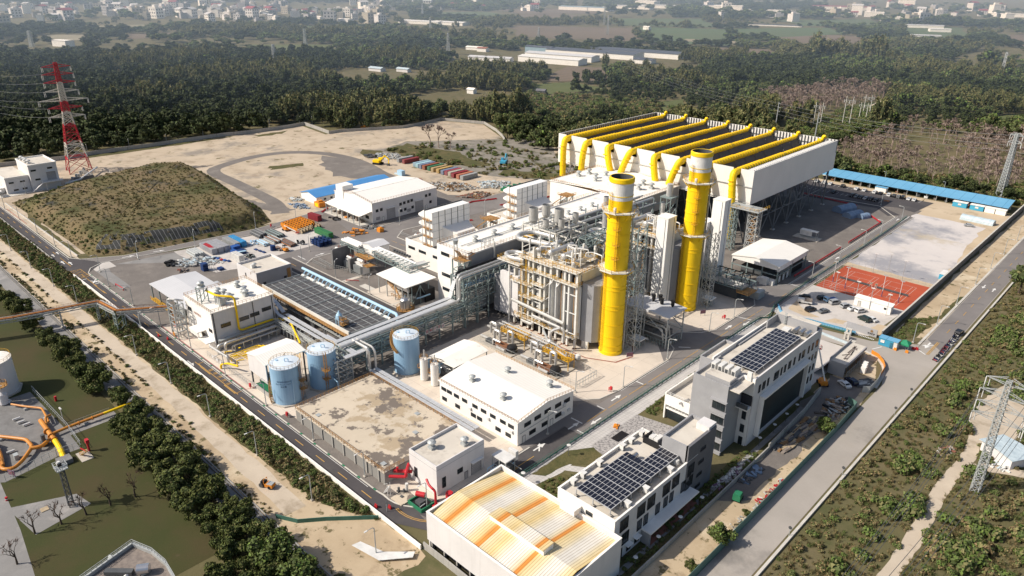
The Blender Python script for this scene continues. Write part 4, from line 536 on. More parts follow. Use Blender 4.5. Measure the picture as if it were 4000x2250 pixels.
q.l([(-186,161.8,21),(-178,161.8,21),(-178,165,21)],1.2,.09);q.u('gal')
for x in(-184.6,-183):q.r((x,163,21),(x,163,26.5),.25)
q.c(-183.8,163,.8,26.5,28,10,1.1);q.u('dst');q.b(-183,-179.5,163,165,8,18);q.B('cable_bundle',t)
def annex(x0,x1,y0,y1,z,label,wins):
 t=H_T('annex',label,'building',((x0+x1)/2,(y0+y1)/2,0));shell(t,x0,x1,y0,y1,z,'wwl','scr',1.)
 for u,zz_,w_ in wins:W_N(t,'-y',y0,u,zz_,w_,1.,mull=4)
 return t
annex(-237.5,-197.3,182.3,212,10.4,'low white annex with slot windows beneath the nearer air filter house',((-233.5,7,4.2),(-226.5,6.9,4.4),(-217.5,6.8,4.4),(-207,6.4,4),(-201,5,1)));annex(-238.5,-197.3,231.8,262,10.2,'low white annex beneath the farther air filter house',((-234.5,6.6,4),(-228,6.6,4)))
def filter_house(dy,label):
 t=H_T('filter_house',label,'filter house',(-223,194+dy,0),'turbine air filter houses');b=MB('wcl');b.b(-225.6,-221.,183.6+dy,204.4+dy,10.2,24.8);b.u('dst')
 for k in _r(1,6):y=183.6+dy+k*3.5;b.b(-221.,-220.85,y-.08,y+.08,10.4,24.7)
 b.u('gal')
 for zz_ in(13.5,16.6,19.8,22.6):b.b(-221.,-220.9,183.7+dy,204.3+dy,zz_,zz_+.1)
 b.B('filter_wall',t)
 for k in _r(4):
  zb=10.6+k*3.6;h=MB('wcl');zt=zb+3.3;h._fs([(-225.6,183.4+dy,zt+.6),(-229.4,183.4+dy,zb+1.6),(-229.4,183.4+dy,zb+.8),(-225.6,183.4+dy,zb),(-225.6,204.6+dy,zt+.6),(-229.4,204.6+dy,zb+1.6),(-229.4,204.6+dy,zb+.8),(-225.6,204.6+dy,zb)],[(0,1,2,3),(7,6,5,4),(0,4,5,1),(1,5,6,2),(2,6,7,3)]);h.B('weather_hood',t)
 y0=183.6+dy;q=MB('rrl')
 for zz_ in(10.4,14.2,17.8,21.4):q.b(-225.8,-221,y0-1.4,y0-.03,zz_,zz_+.15);q.l([(-225.8,y0-1.4,zz_),(-221,y0-1.4,zz_)],1.1,.12,1.2)
 q.u('gal')
 for x in(-225.8,-223.4,-221):q.r((x,y0-1.4,10.4),(x,y0-1.4,22.6),.16)
 q.u('rrl');q.r((-223,y0-1.2,10.4),(-224.6,y0-1.2,22),.18);q.B('access_stair',t);d=MB('wwl');d._fs([(-221,189+dy,10.6),(-221,189+dy,17.6),(-221,203+dy,17.6),(-221,203+dy,10.6),(-214,191+dy,10.6),(-214,191+dy,16),(-214,201+dy,16),(-214,201+dy,10.6)],[(0,1,5,4),(1,2,6,5),(2,3,7,6),(3,0,4,7),(4,5,6,7)]);d.u('grf');d._fs([(-214,191+dy,15),(-209,191+dy,15),(-205,191+dy,11),(-214,191+dy,10.4),(-214,201+dy,15),(-209,201+dy,15),(-205,201+dy,11),(-214,201+dy,10.4)],[(0,1,2,3),(7,6,5,4),(0,4,5,1),(1,5,6,2)]);d.B('intake_duct',t);q=MB('ggr')
 for x in(-213,-209):
  for y in(205+dy,209+dy):q.r((x,y,9),(x,y,19.5),.35)
 for zz_ in(9,12.5,16):q.r((-213,205+dy,zz_),(-209,205+dy,zz_+3.5),.25);q.r((-209,205+dy,zz_),(-209,209+dy,zz_+3.5),.25);q.r((-213,205+dy,zz_+3.5),(-209,205+dy,zz_+3.5),.3);q.r((-209,205+dy,zz_+3.5),(-209,209+dy,zz_+3.5),.3)
 q.u('rrl');q.b(-214,-208,204+dy,210+dy,19.5,19.7);q.l([(-214,204+dy,19.7),(-208,204+dy,19.7),(-208,210+dy,19.7)],1.1,.12);q.r((-216,203+dy,15),(-210,205+dy,20),.4);q.u('ggr')
 for x in(-204,-200.5):q.r((x,206+dy,9.5),(x,206+dy,15),.25);q.r((x,210+dy,9.5),(x,210+dy,15),.25)
 q.r((-204,206+dy,9.5),(-200.5,206+dy,15),.2);q.r((-204,206+dy,15),(-200.5,206+dy,15),.25);q.u('pal');q.c(-202,208+dy,.9,15,17.5,12);q.B('stair_frame',t)
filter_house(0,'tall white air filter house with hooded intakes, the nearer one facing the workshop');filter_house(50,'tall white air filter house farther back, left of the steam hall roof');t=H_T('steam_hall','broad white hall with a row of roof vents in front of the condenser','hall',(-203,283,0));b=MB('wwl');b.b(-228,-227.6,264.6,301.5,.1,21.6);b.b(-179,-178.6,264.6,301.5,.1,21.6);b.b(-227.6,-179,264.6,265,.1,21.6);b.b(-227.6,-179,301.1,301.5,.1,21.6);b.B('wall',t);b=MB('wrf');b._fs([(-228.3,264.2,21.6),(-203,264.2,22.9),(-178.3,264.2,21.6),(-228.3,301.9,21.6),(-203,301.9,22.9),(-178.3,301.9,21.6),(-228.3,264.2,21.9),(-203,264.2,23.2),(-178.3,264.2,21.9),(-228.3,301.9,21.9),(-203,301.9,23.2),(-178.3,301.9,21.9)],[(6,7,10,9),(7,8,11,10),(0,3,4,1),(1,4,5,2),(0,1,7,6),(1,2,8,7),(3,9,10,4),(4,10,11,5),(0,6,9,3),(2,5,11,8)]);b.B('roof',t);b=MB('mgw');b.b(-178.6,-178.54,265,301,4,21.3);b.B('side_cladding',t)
for k in _r(5):W_N(t,'+x',-178.54,269+k*7,12.4,5.4,1.7,mull=5)
for x,y in((-222,279),(-221,286),(-213,281),(-212,288),(-209,276),(-206,283),(-193,283),(-190,288),(-187,280),(-184,286)):vent(t,x,y,22.3,1.6)
roof_rail(t,-228,-178.6,264.5,301.5,21.9,'rrl',.1,1.3);q=MB('pal');q.c(-171,281,1.5,22.5,28,16);q.u('ggr');q.b(-174,-168,278,284,21.9,22.4)
for a in(-173.6,-168.4):
 for b_ in(278.4,283.6):q.r((a,b_,0),(a,b_,22),.4)
for zz_ in(8,13,17):q.r((-173.6,278.4,zz_),(-168.4,278.4,zz_+4),.3);q.r((-168.4,278.4,zz_),(-168.4,283.6,zz_+4),.3)
S_('vent_stack',q,'fat grey vent on a green steel frame in front of the condenser wall','vent');t=H_T('canopy_shed','pale lean-to canopy over dark machinery in front of the turbine hall','shed',(-207,158,0));b=MB('rib_roof_x');b._fs([(-218.6,152.8,7.6),(-199.2,151.6,7.8),(-197.2,164.9,8.9),(-217.4,164.9,8.9),(-218.6,152.8,7.9),(-199.2,151.6,8.1),(-197.2,164.9,9.2),(-217.4,164.9,9.2)],[(3,2,1,0),(4,5,6,7),(0,1,5,4),(1,2,6,5),(2,3,7,6),(3,0,4,7)]);b.B('roof',t)
for x in(-218,-213,-208,-203.5,-200):
 MB('gal').r((x,153.4,0),(x,153.4,7.7),.3).B('post',t)
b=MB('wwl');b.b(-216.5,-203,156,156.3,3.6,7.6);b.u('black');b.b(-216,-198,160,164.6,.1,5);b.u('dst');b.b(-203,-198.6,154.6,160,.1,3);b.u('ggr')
for y in(154,158,162):b.r((-198.6,y,0),(-198.6,y,7.8),.3)
b.r((-198.6,154,.3),(-198.6,158,7.5),.25);b.r((-198.6,158,7.5),(-198.6,162,.3),.25);b.u('rrl')
for i in _r(6):b.t([(-217.5,155+i*.3,6.2),(-213,155+i*.3,3.8+i*.2),(-208,154.4,2.6+i*.2),(-205,154,.3)],.14,5,bend=1.5)
b.l([(-210,153.2,1.2),(-200,153,1.2)],1.1,.12,1.3);b.u('lbl');b.t([(-199,156,.2),(-199,156,2.6),(-197.8,157.5,3),(-197.8,162,3)],.3,8,bend=.8);b.u('concrete');b.b(-203,-196.6,151.2,152.2,.05,1.3);b.B('machinery',t)
def busduct(pts,label):
 q=MB('wpt')
 for k in(-1.35,0,1.35):
  P_=[]
  for i,p in E_(pts):
   a=V_(pts[max(i-1,0)]);b_=V_(pts[min(i+1,len(pts)-1)]);d=(b_-a);n=V_((-d.y,d.x,0)).normalized()
   if 0<i<len(pts)-1:n=n*1.3
   P_.append(V_(p)+n*k)
  q.t(P_,.62,12)
 q.u('ggr');return q
q=busduct([(-256.5,164.6,9.6),(-244,164.6,9.6)],'');q.T((-257,162.6,7.7),(-240,162.6,7.7),1.2,8,.25,.16,double=-3.4)
for x in(-256.5,-250,-244):q.r((x,162.8,0),(x,162.8,7.6),.35);q.r((x,166.2,0),(x,166.2,7.6),.35)
S_('bus_duct',q,'three fat white tubes side by side on a steel frame above the transformer walls','bus duct','white bus ducts',(-250,164.6,0));q=busduct([(-236,165.6,10.3),(-210.5,164.6,10.3),(-209.4,170,10.3)],'');q.T((-233,161.6,8.8),(-208,160.6,9),2.,9,.25,.18,double=-4);q.r((-208,160.6,9),(-207,170,9.6),.3);q.r((-208,160.6,11),(-207,170,11.2),.3);q.u('dst')
for x in np.arange(-229,-218,1.6):q.b(x,x+.9,169,170,10,10.8)
S_('bus_duct',q,'three fat white tubes lying above the pale lean-to canopy, bending into the hall','bus duct','white bus ducts',(-220,164.6,0));t=H_T('duct_house','small white gabled house on stilts between the two bus duct runs','building',(-240,170,0));b=MB('wcl');b.pent(-244.5,-236.5,164.8,172.8,7.2,10.4,11.4,'y');b.B('wall',t);b=MB('grf');b.gable(-244.5,-236.5,164.8,172.8,10.6,11.6,'y',.25);b.B('roof',t);q=MB('ggr')
for x in(-243.5,-237.5):
 for y in(163,171):q.r((x,y,0),(x,y,7.4),.35)
for y in(163,171):q.r((-243.5,y,.3),(-237.5,y,6),.22)
q.u('rrl');q.b(-244,-235,160.6,164.4,6.6,6.9);q.l([(-244,160.6,6.9),(-235,160.6,6.9)],1.1,.12,1.2);q.b(-238,-233,159,163,4.4,4.6);q.l([(-238,159,4.6),(-233,159,4.6)],1.1,.1);q.B('frame',t)
for x,y0_,y1_,zz_,lb in((-252.3,154.7,165.5,8.4,'tall grey concrete blast wall beside the left transformer'),(-243.6,157.1,164.5,5.9,'lower grey concrete blast wall beside the middle transformer')):
 q=MB('dcn');q.b(x,x+.5,y0_,y1_,.1,zz_);q.b(x,x+1.4,y0_-.3,y0_+.3,.1,zz_);S_('blast_wall',q,lb,'wall','transformer blast walls',(x,y0_,0))
def transformer(x,y,label,s=1.):
 t=H_T('transformer',label,'transformer',(x,y,0),'transformers');b=MB('wwl');b.b(x-2.2*s,x+2.2*s,y-1.5*s,y+1.5*s,.4,4.2*s);b.u('acw');b.b(x-2.4*s,x+2.4*s,y-1.7*s,y+1.7*s,4.2*s,4.4*s);b.B('tank',t);b=MB('gal')
 for i in _r(9):b.b(x-2.2*s+i*.5*s,x-2.*s+i*.5*s,y-2.6*s,y-1.52*s,.8,3.6*s)
 b.B('radiator',t)
 for i in _r(3):MB('brick_red').L((x-1.3*s+i*1.3*s,y+.6,0),[(.3,4.4*s),(.45,4.6*s),(.22,4.8*s),(.4,5*s),(.2,5.2*s),(.32,5.4*s),(.12,6.2*s)],10).B('bushing',t)
 MB('wpt').t([(x-1.8*s,y-.6,5.2*s),(x+1.6*s,y-.6,5.2*s)],.55*s,12).B('conservator',t)
transformer(-257.5,162.2,'transformer with red bushings left of the tall blast wall',1.05);transformer(-247.6,161,'transformer between the two grey blast walls',.9);transformer(-239,160.6,'white boxy transformer under the stilted duct house',1.1);transformer(-246,196.5,'transformer across the lane, beside the low dark annex wall of the nearer filter house',1.1);q=MB('dcn');q.b(-241,-240.5,192.5,199,.1,7.2);S_('blast_wall',q,'dark blast wall across the lane, left of the nearer filter house','wall','transformer blast walls',(-241,196,0))
for pts,lb in(([(-263,155),(-252,154.4),(-252,151.8),(-263,152)],'low wire fence around the left transformer bay'),([(-251,155),(-244,157),(-244,155)],'low wire fence in front of the middle transformer'),([(-243,157),(-234,156.6),(-234,160)],'low wire fence in front of the right transformer'),([(-266,201),(-246,200.5),(-246,206),(-264,207)],'wire fence around the transformer bay across the lane')):
 q=MB('gal');q.l([(a,b_,.1)for a,b_ in pts],1.7,.07,1.);S_('wire_fence',q,lb,'fence','low fences at the transformers')
q=MB('red');q.t([(-237,151,.4),(-233,154.2,.4),(-233,154.2,0)],.14,6);q.t([(-237,151,.4),(-237,151,0)],.14,6);S_('fire_pipe',q,'short red fire pipe lying on the gravel by the lane','pipe');t=H_T('water_vessel','shiny steel pressure vessel with a rusty ring platform beside the lane','vessel',(-198.4,150.6,0));q=MB('sbr');q.L((-198.4,150.6,0),[(1.9,.4),(1.9,4.3),(1.5,4.8),(.8,5.1),(.05,5.2)],24,(True,False));q.B('shell',t,smooth=False);q=MB('rrl');q.L((-198.4,150.6,0),[(2,.5),(3.4,.5),(3.4,.65),(2,.65)],14,(False,False));q.l([(-198.4+3.3*_c(R(a)),150.6+3.3*_s(R(a)),.65)for a in _r(0,361,30)],1.,.1,3)
for s in(0,.5):q.r((-200.6,150.2+s,.3),(-200.6,150.2+s,5.6),.1)
q.u('lbl');q.t([(-198.4,150.6,5),(-198.4,150.6,6)],.12,6);q.u('acw');q.t([(-197,149.2,1),(-197,149.2,3.4)],.1,6);q.B('platform',t);t=H_T('pipe_rack','long green steel pipe rack with silver pipes on top, climbing beside the turbine hall','pipe rack',(-174,135,0));f=MB('ggr')
for y in list(np.arange(108,168,6)):
 for x in(-178,-171.6):f.r((x,y,0),(x,y,10.4),.4)
 for z in(4.2,6.4,8.4,10.2):f.r((-178,y,z),(-171.6,y,z),.3)
for x in(-178,-171.6):
 for z in(4.2,6.4,8.4,10.2):f.r((x,108,z),(x,166,z),.28)
 for i,y in E_(np.arange(108,162,6)):f.r((x,y,4.2 if i%2 else 8.4),(x,y+6,8.4 if i%2 else 4.2),.2);f.r((x,y,8.4),(x,y+6,10.2),.16)
for y in np.arange(156,240,6):
 for x in(-178.6,-172.4):f.r((x,y,0),(x,y,18.6),.38)
 for z in(10,13,15.8,18.4):f.r((-178.6,y,z),(-172.4,y,z),.28)
 for z0_,z1_ in((9,13),(13,18)):f.r((-172.4,y,z0_),(-172.4,y+3,z1_),.2);f.r((-172.4,y+6,z0_),(-172.4,y+3,z1_),.2)
 f.r((-172.4,y+3,9),(-172.4,y+3,18),.18)
for x in(-178.6,-172.4):
 for z in(9,13,18.4):f.r((x,156,z),(x,240,z),.3)
f.B('frame',t);p=MB('atr');p.b(-177.9,-176.2,107,153.6,10.5,10.8);p.b(-175.4,-173.6,107,153.6,10.5,10.8);p._fs([(-177.9,153.6,10.5),(-176.2,153.6,10.5),(-176.2,157,18.6),(-177.9,157,18.6),(-177.9,153.6,10.8),(-176.2,153.6,10.8),(-176.2,157,18.9),(-177.9,157,18.9)],[(0,3,2,1),(4,5,6,7),(1,2,6,5),(3,0,4,7)]);p.B('cable_tray',t);p=MB('pal');p.t([(-172.6,106,10.9),(-172.6,154.4,10.9),(-172.6,154.4,19.2),(-172.6,238,19.4)],.42,10,bend=1.6);p.t([(-174.6,155.4,8),(-174.6,155.4,19.2),(-174.6,238,19.4)],.5,10,bend=1.6);p.u('black');p.t([(-176.8,156.6,9),(-176.8,156.6,19.3),(-176.8,238,19.4)],.42,10,bend=1.6);p.u('pal');rr=random.Random(12)
for z in(4.6,6.8,8.8):
 for k in _r(5):
  p.u(rr.choice(('pal','gal','lbl','ggr')));x=-177.2+k*1.2;p.t([(x,108,z),(x,165,z)],rr.uniform(.12,.3),7)
for z in(10.4,13.4,16.2):
 for k in _r(5):
  p.u(rr.choice(('pal','gal','ggr','tank_blue')));x=-178+k*1.2;p.t([(x,157,z),(x,238,z)],rr.uniform(.12,.28),7)
for k in _r(6):p.u('ggr');x=-177.6+k*1.;p.t([(x,156+k*.4,.3),(x,156+k*.4,17)],.18,6)
p.B('pipe_run',t)
for i,ch in E_('廠動火禁止'):
 y=138.4+i*1.75;q=MB('sign_white');q.b(-171.36,-171.3,y-.62,y+.62,4.2,5.7);o=S_('warning_board',q,'white board with one red character, number %s of five on the pipe rack'%('one two three four five'.split()[i]),'sign','boards on the pipe rack',(-171.3,y,5));c=bpy.data.curves.new('lettering','FONT');c.body=ch;c.size=1.25;c.align_x='CENTER';c.align_y='CENTER';c.extrude=.005;c.materials.append(mat('red'));lo=bpy.data.objects.new('lettering',c);COL.objects.link(lo);lo.parent=o;lo.location=(.03,0,-.05);lo.rotation_euler=(R(90),0,R(90))
def text(parent,body,loc,rot,size,m,name='lettering',off=(0,0,0)):
 c=bpy.data.curves.new(name,'FONT');c.body=body;c.size=size;c.align_x='CENTER';c.align_y='CENTER';c.extrude=.004;c.materials.append(mat(m));lo=bpy.data.objects.new(name,c);COL.objects.link(lo);lo.rotation_euler=rot
 if parent:lo.parent=parent;lo.location=V_(loc)-parent.location
 else:lo.location=loc
 return lo
t=H_T('pipe_rack','open steel frame of many tiers where the pipe runs meet, between the blue tanks','pipe rack',(-173,109,0));f=MB('gal')
for x in(-178.4,-175,-171.4,-168):
 for y in(101.5,106.5):f.r((x,y,0),(x,y,9.8),.32)
for z in(2.6,4.2,5.8,7.4,9.4):
 for y in(101.5,106.5):f.r((-178.4,y,z),(-168,y,z),.26)
 for x in(-178.4,-175,-171.4,-168):f.r((x,101.5,z),(x,106.5,z),.22);f.r((x,101.5,z),(x,100.6,z),.2)
for i,x in E_((-178.4,-175,-171.4)):f.r((x,101.5,2.6 if i%2 else 7.4),(x+3.5,101.5,7.4 if i%2 else 2.6),.2)
for x in(-178.4,-168):f.r((x,101.5,.3),(x,106.5,5.8),.2);f.r((x,101.5,9),(x,106.5,5.8),.2)
f.B('frame',t);p=MB('atr');p.b(-184,-168.6,107,108.8,9.9,10.2);p.b(-168.6,-166.8,104,112,9.9,10.2);p.b(-168.3,-167.2,112,112.2,3.3,10);p.u('pal');p.t([(-174,111.4,10.8),(-166.9,111.4,10.8),(-166.2,111.4,10),(-166.2,111.4,3.4),(-165,111.8,2.8)],.5,10,bend=.9);p.t([(-174,112.8,10.8),(-166.4,113,10.8),(-165.2,113,10),(-165.2,113,3)],.35,9,bend=.9)
for z in(2.9,4.5,6.1,7.7):
 for k in _r(4):p.u('gal' if k%2 else 'pal');p.t([(-178.4,102+k*1.2,z),(-167.6,102+k*1.2,z)],.2,7)
p.u('lbl');p.t([(-185,100.6,6.8),(-167,100.4,3.6),(-166.6,100.4,1)],.22,8);p.t([(-174.4,100.2,6.2),(-173,99.4,6.2)],.5,10);p.B('pipe_run',t);t=H_T('pipe_rack','low run of bright cable trays over hooped pipes, from the chemical building to the tanks','pipe rack',(-200,110,0));p=MB('atr');p.b(-216,-180,109,110.1,6.,6.25);p.b(-214,-180,110.9,112.3,6.,6.25)
for y0_,y1_ in((109,110.1),(110.9,112.3)):
 p._fs([(-224,y0_,9),(-221,y0_,8.8),(-216,y0_,6.25),(-224,y1_,9),(-221,y1_,8.8),(-216,y1_,6.25)],[(0,1,4,3),(1,2,5,4)])
p.B('cable_tray',t);f=MB('gal')
for x in np.arange(-215,-180,2.4):
 for y in(108.6,112.6):f.r((x,y,0),(x,y,5.9),.16)
 f.r((x,108.6,5.8),(x,112.6,5.8),.16);f.t([(x,107.6,1),(x,107.6,4.6),(x,108.8,4.6)],.14,6,bend=.4)
for z in(3.4,4.4,5.2):
 for k in _r(3):f.t([(-216,108.4-k*.5,z),(-180,108.4-k*.5,z)],.13,6)
f.B('frame',t);t=H_T('cable_tray','straight bright cable tray with rusty rail along the concrete basin edge','cable tray',(-144,112,0));p=MB('atr');p.b(-165.4,-120,110.6,111.7,3.9,4.1);p.b(-165.4,-120,112.1,113.4,3.9,4.1);p.B('tray',t);f=MB('gal')
for x in np.arange(-165,-120,3):f.r((x,110.8,0),(x,110.8,3.9),.16);f.r((x,113.2,0),(x,113.2,3.9),.16);f.r((x,110.6,3.8),(x,113.4,3.8),.16)
f.u('rrl').l([(-163,109.8,3.7),(-124,109.8,3.7)],1.,.1,1.5);f.B('support',t);t=H_T('fin_fan_cooler','raised cooler deck of dark bays in a white grid with pale blue header','cooler',(-211,124,0));x0,x1,y0,y1,z=-238,-183,116.2,131.4,7.9;b=MB('fan_deck');b.b(x0,x1,y0,y1,z-1.2,z);b.B('deck',t);b=MB('gal')
for i in _r(23):x=x0+(x1-x0)*i/22;b.b(x-.06,x+.06,y0,y1,z+.002,z+.1)
for i in _r(6):y=y0+(y1-y0)*i/5;b.b(x0,x1,y-.06,y+.06,z+.004,z+.14)
b.u('gal')
for i in _r(9):x=x0+(x1-x0)*i/8;b.r((x,y0,z+.35),(x,y1,z+.35),.16)
b.B('grid',t);b=MB('wood');b.u('rrl');b.b(x0,x1,y0-1.6,y0-.02,z-.5,z-.35);b.l([(x0,y0-1.6,z-.35),(x1,y0-1.6,z-.35)],1.1,.1,1.5);b.u('pst');b.b(x0,x1,y0-.5,y0-.03,z-.2,z+.9);b.B('walkway',t);b=MB('lbl');b.t([(x0-2,y1+2.6,z+1.6),(x1+1.6,y1+2.6,z+1.6),(x1+3.4,y1+1.4,z+1.),(x1+3.4,y1+1.4,3)],.52,12,bend=1.4)
for x in np.arange(x0+1,x1,2.5):b.t([(x,y1+2.6,z+1.5),(x,y1+1.5,z+1.),(x,y1+1.2,z+.2),(x,y1+.5,z-.2)],.22,7,bend=.5)
b.B('header_pipe',t);b=MB('pst');b.t([(x0,y1+1.1,z-.3),(x1,y1+1.1,z-.3)],.6,10);b.u('gal')
for x in np.arange(x0+2,x1,6.9):b.r((x,y1+.3,z),(x+2,y1+2.6,z+1.7),.25);b.r((x+.8,y1+.3,z),(x+2.8,y1+2.6,z+1.7),.25)
b.B('return_pipe',t)
for x in np.linspace(x0+1,x1-1,8):
 for y in(y0+.6,y1-.6):
  q=MB('leg_steel');q.r((x,y,0),(x,y,z-1.2),.35);q.r((x,y,1),(x+2.6,y,z-1.3),.2);q.r((x,y,1),(x-2.6,y,z-1.3),.2);q.B('leg',t)
b=MB('gal')
for y in(y0+.6,):b.r((x0,y,4.2),(x1,y,4.2),.5)
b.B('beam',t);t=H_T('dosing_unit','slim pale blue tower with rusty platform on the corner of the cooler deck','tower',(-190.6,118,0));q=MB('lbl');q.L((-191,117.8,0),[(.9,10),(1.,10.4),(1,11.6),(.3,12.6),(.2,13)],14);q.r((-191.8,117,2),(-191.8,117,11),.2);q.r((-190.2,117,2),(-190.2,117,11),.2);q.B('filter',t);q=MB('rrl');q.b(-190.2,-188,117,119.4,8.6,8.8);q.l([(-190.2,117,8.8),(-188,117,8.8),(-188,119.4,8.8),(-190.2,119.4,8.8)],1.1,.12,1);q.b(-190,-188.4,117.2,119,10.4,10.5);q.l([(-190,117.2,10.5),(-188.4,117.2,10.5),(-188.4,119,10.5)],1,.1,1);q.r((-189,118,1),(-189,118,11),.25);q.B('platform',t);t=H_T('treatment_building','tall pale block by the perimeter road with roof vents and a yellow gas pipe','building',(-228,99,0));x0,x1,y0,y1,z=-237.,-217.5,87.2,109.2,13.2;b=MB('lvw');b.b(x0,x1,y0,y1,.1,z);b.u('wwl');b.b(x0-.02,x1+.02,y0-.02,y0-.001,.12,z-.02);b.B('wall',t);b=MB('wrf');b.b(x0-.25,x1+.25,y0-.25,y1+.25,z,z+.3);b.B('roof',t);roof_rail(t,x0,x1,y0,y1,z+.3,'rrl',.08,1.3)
for x,y in((-231.5,103.5),(-228,97),(-225,102.5),(-222.5,102),(-223.8,96.5),(-227,94),(-230.5,96)):vent(t,x,y,z+.3,1.35,'gal')
for u,zz_ in((91.5,9.4),(98,9.6),(101.8,9.8),(106.2,10.4)):W_N(t,'+x',x1,u,zz_-1.5,3.2,1.2,mull=4)
W_N(t,'-y',y0-.02,-219.6,6.6,2.2,1.,mull=2);W_N(t,'-y',y0-.02,-234,9.8,2.4,1.3,mull=2);b=MB('wwl');b.b(-229.5,-223.5,84.2,87.1,5.2,5.5);b._fs([(-229.5,84.2,5.2),(-223.5,84.2,5.2),(-223.5,84.4,3.6),(-229.5,84.4,3.6)],[(0,1,2,3)]);b.b(-224,-218,84.4,87.1,3.,3.3);b.u('black');b.b(-227,-223.6,87.06,87.17,.2,3.6);b.B('door_canopy',t);text(t,'水處理廠房',(-228.2,87.13,9.6),(R(90),0,0),1.15,'brick_red');b=MB('frd');b.b(x1+.01,x1+.15,101.4,101.6,.2,z);b.b(x1+.01,x1+.15,87.6,87.9,.2,z);b.b(x1+.01,x1+.15,108.4,108.6,.2,z);b.B('drainpipe',t);q=MB('yellow');q.u('yellow');q.t([(-227.5,91,17.3),(-221,91.5,17.3),(-216.8,95.4,17),(-216.8,95.4,4.6),(-216.8,108.5,4.6),(-214,110,4.6)],.36,9,bend=1.4);S_('gas_pipe',q,'yellow gas pipe bending over the pale block roof and down its wall','pipe','yellow gas pipes');q=MB('ggr')
for x in(-229.6,-226.6):
 for y in(88.6,91):q.r((x,y,13.4),(x,y,18.5),.25)
for zz_ in(14,16.2):q.r((-229.6,88.6,zz_),(-226.6,88.6,zz_+2.2),.16);q.r((-226.6,88.6,zz_),(-226.6,91,zz_+2.2),.16);q.r((-229.6,88.6,zz_+2.2),(-226.6,88.6,zz_+2.2),.2)
q.u('gal');q.L((-228.1,89.8,0),[(1.,18.5),(1.4,18.9),(1,19.4),(1.2,20.2),(.6,20.8)],12);q.b(-223,-220.4,92,94,13.6,16)
for x in(-223,-220.4):q.r((x,91.6,13.4),(x,91.6,17.2),.2)
S_('roof_machine',q,'grey scrubber vent on a small lattice tower atop the pale block','machine');t=H_T('pipe_tower','grey steel lattice frame in front of the pale block, beside the road','tower',(-236.5,83.5,0));q=MB('gal')
for x in(-238.6,-234):
 for y in(81.9,85.2):q.r((x,y,0),(x,y,12.6),.36)
for zz_ in(2.6,5.2,7.8,10.4,12.4):
 q.r((-238.6,81.9,zz_),(-234,81.9,zz_),.26);q.r((-234,81.9,zz_),(-234,85.2,zz_),.26);q.r((-238.6,85.2,zz_),(-234,85.2,zz_),.26);q.r((-238.6,81.9,zz_),(-238.6,85.2,zz_),.26)
 if zz_<12:q.r((-238.6,81.9,zz_),(-234,81.9,zz_+2.4),.18);q.r((-234,81.9,zz_+2.4),(-234,85.2,zz_),.18)
q.B('lattice',t);q=MB('pal');q.t([(-239.6,82.4,0),(-239.6,82.4,13),(-237,84.6,13),(-237,86.6,12)],.3,8,bend=.8);q.t([(-234.8,83,0),(-234.8,83,11.6)],.2,7);q.u('orp');q.b(-238.2,-236.6,81.7,81.85,.3,1.5);q.B('riser_pipe',t);t=H_T('storage_shed','open shed with pale grey two-pitch roof left of the pale block','shed',(-262,97,0));b=MB('grf');b._fs([(-272.5,88.5,6.9),(-237.4,88.5,6.9),(-237.4,97.5,7.6),(-272.5,97.5,7.6),(-237.4,106.3,6.9),(-272.5,106.3,6.9),(-272.5,88.5,6.7),(-237.4,88.5,6.7),(-237.4,97.5,7.4),(-272.5,97.5,7.4),(-237.4,106.3,6.7),(-272.5,106.3,6.7)],[(0,1,2,3),(3,2,4,5),(9,8,7,6),(11,10,8,9),(0,3,9,6),(3,5,11,9),(0,6,7,1),(5,4,10,11)]);b.B('roof',t)
for x in(-272,-265,-258,-251,-244):
 for y in(89,105.8):MB('ggr').r((x,y,0),(x,y,6.8),.35).B('post',t)
b=MB('dst');b.b(-268,-240,96,105,.1,4);b.u('gal');b.b(-256,-251,91,94,.1,3.2);b.u('yrl').l([(-271,87.6,1.5),(-256,87.6,1.5)],1.1,.12);b.b(-271,-256,87.6,89.4,1.3,1.5);b.B('equipment',t);q=MB('atr');q._fs([(-266,110,3.2),(-264.4,110,3.2),(-259,112.5,1.6),(-259,114,1.6),(-263.4,111.4,3.2),(-266,111.4,3.2)],[(0,1,2,3,4,5)]);q.u('gal')
for x in(-266,-263,-260):q.r((x,110.4,0),(x,110.4,2.6),.2)
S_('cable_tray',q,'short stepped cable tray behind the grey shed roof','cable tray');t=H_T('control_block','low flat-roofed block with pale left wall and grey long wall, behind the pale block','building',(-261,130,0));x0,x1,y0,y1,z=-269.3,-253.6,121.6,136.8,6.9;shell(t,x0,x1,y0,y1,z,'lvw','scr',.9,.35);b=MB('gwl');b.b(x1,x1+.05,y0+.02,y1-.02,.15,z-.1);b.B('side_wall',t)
for u in(124.6,133.6):door(t,'+x',x1+.05,u,1.,2.4,'frd')
b=MB('rrl');b.b(x1+.03,x1+.3,134.6,136,1.2,5.4);b.l([(-254,121.4,6.9),(-254,119.6,6.9)],1,.1);b.B('ladder',t);vent(t,-262,125.4,6,1.1);b=MB('acw');b.b(-262.8,-261.4,124,125.4,6.05,7.4);b.B('roof_unit',t);W_N(t,'-y',y0,-262.4,4,.5,1.2,mull=0);q=MB('pal')
for i,(y,zz_,r)in E_(((86.5,3.,.5),(88.6,3.4,.5),(90.4,2.2,.3))):
 q.t([(-214.6+i*.9,y,.3),(-214.6+i*.9,y,zz_),(-214.6+i*.9,y+19,zz_),(-214.6+i*.9,y+19,.3)],r,10,bend=1.)
q.u('gal');q.b(-216.8,-215.4,88,109,3.8,4.)
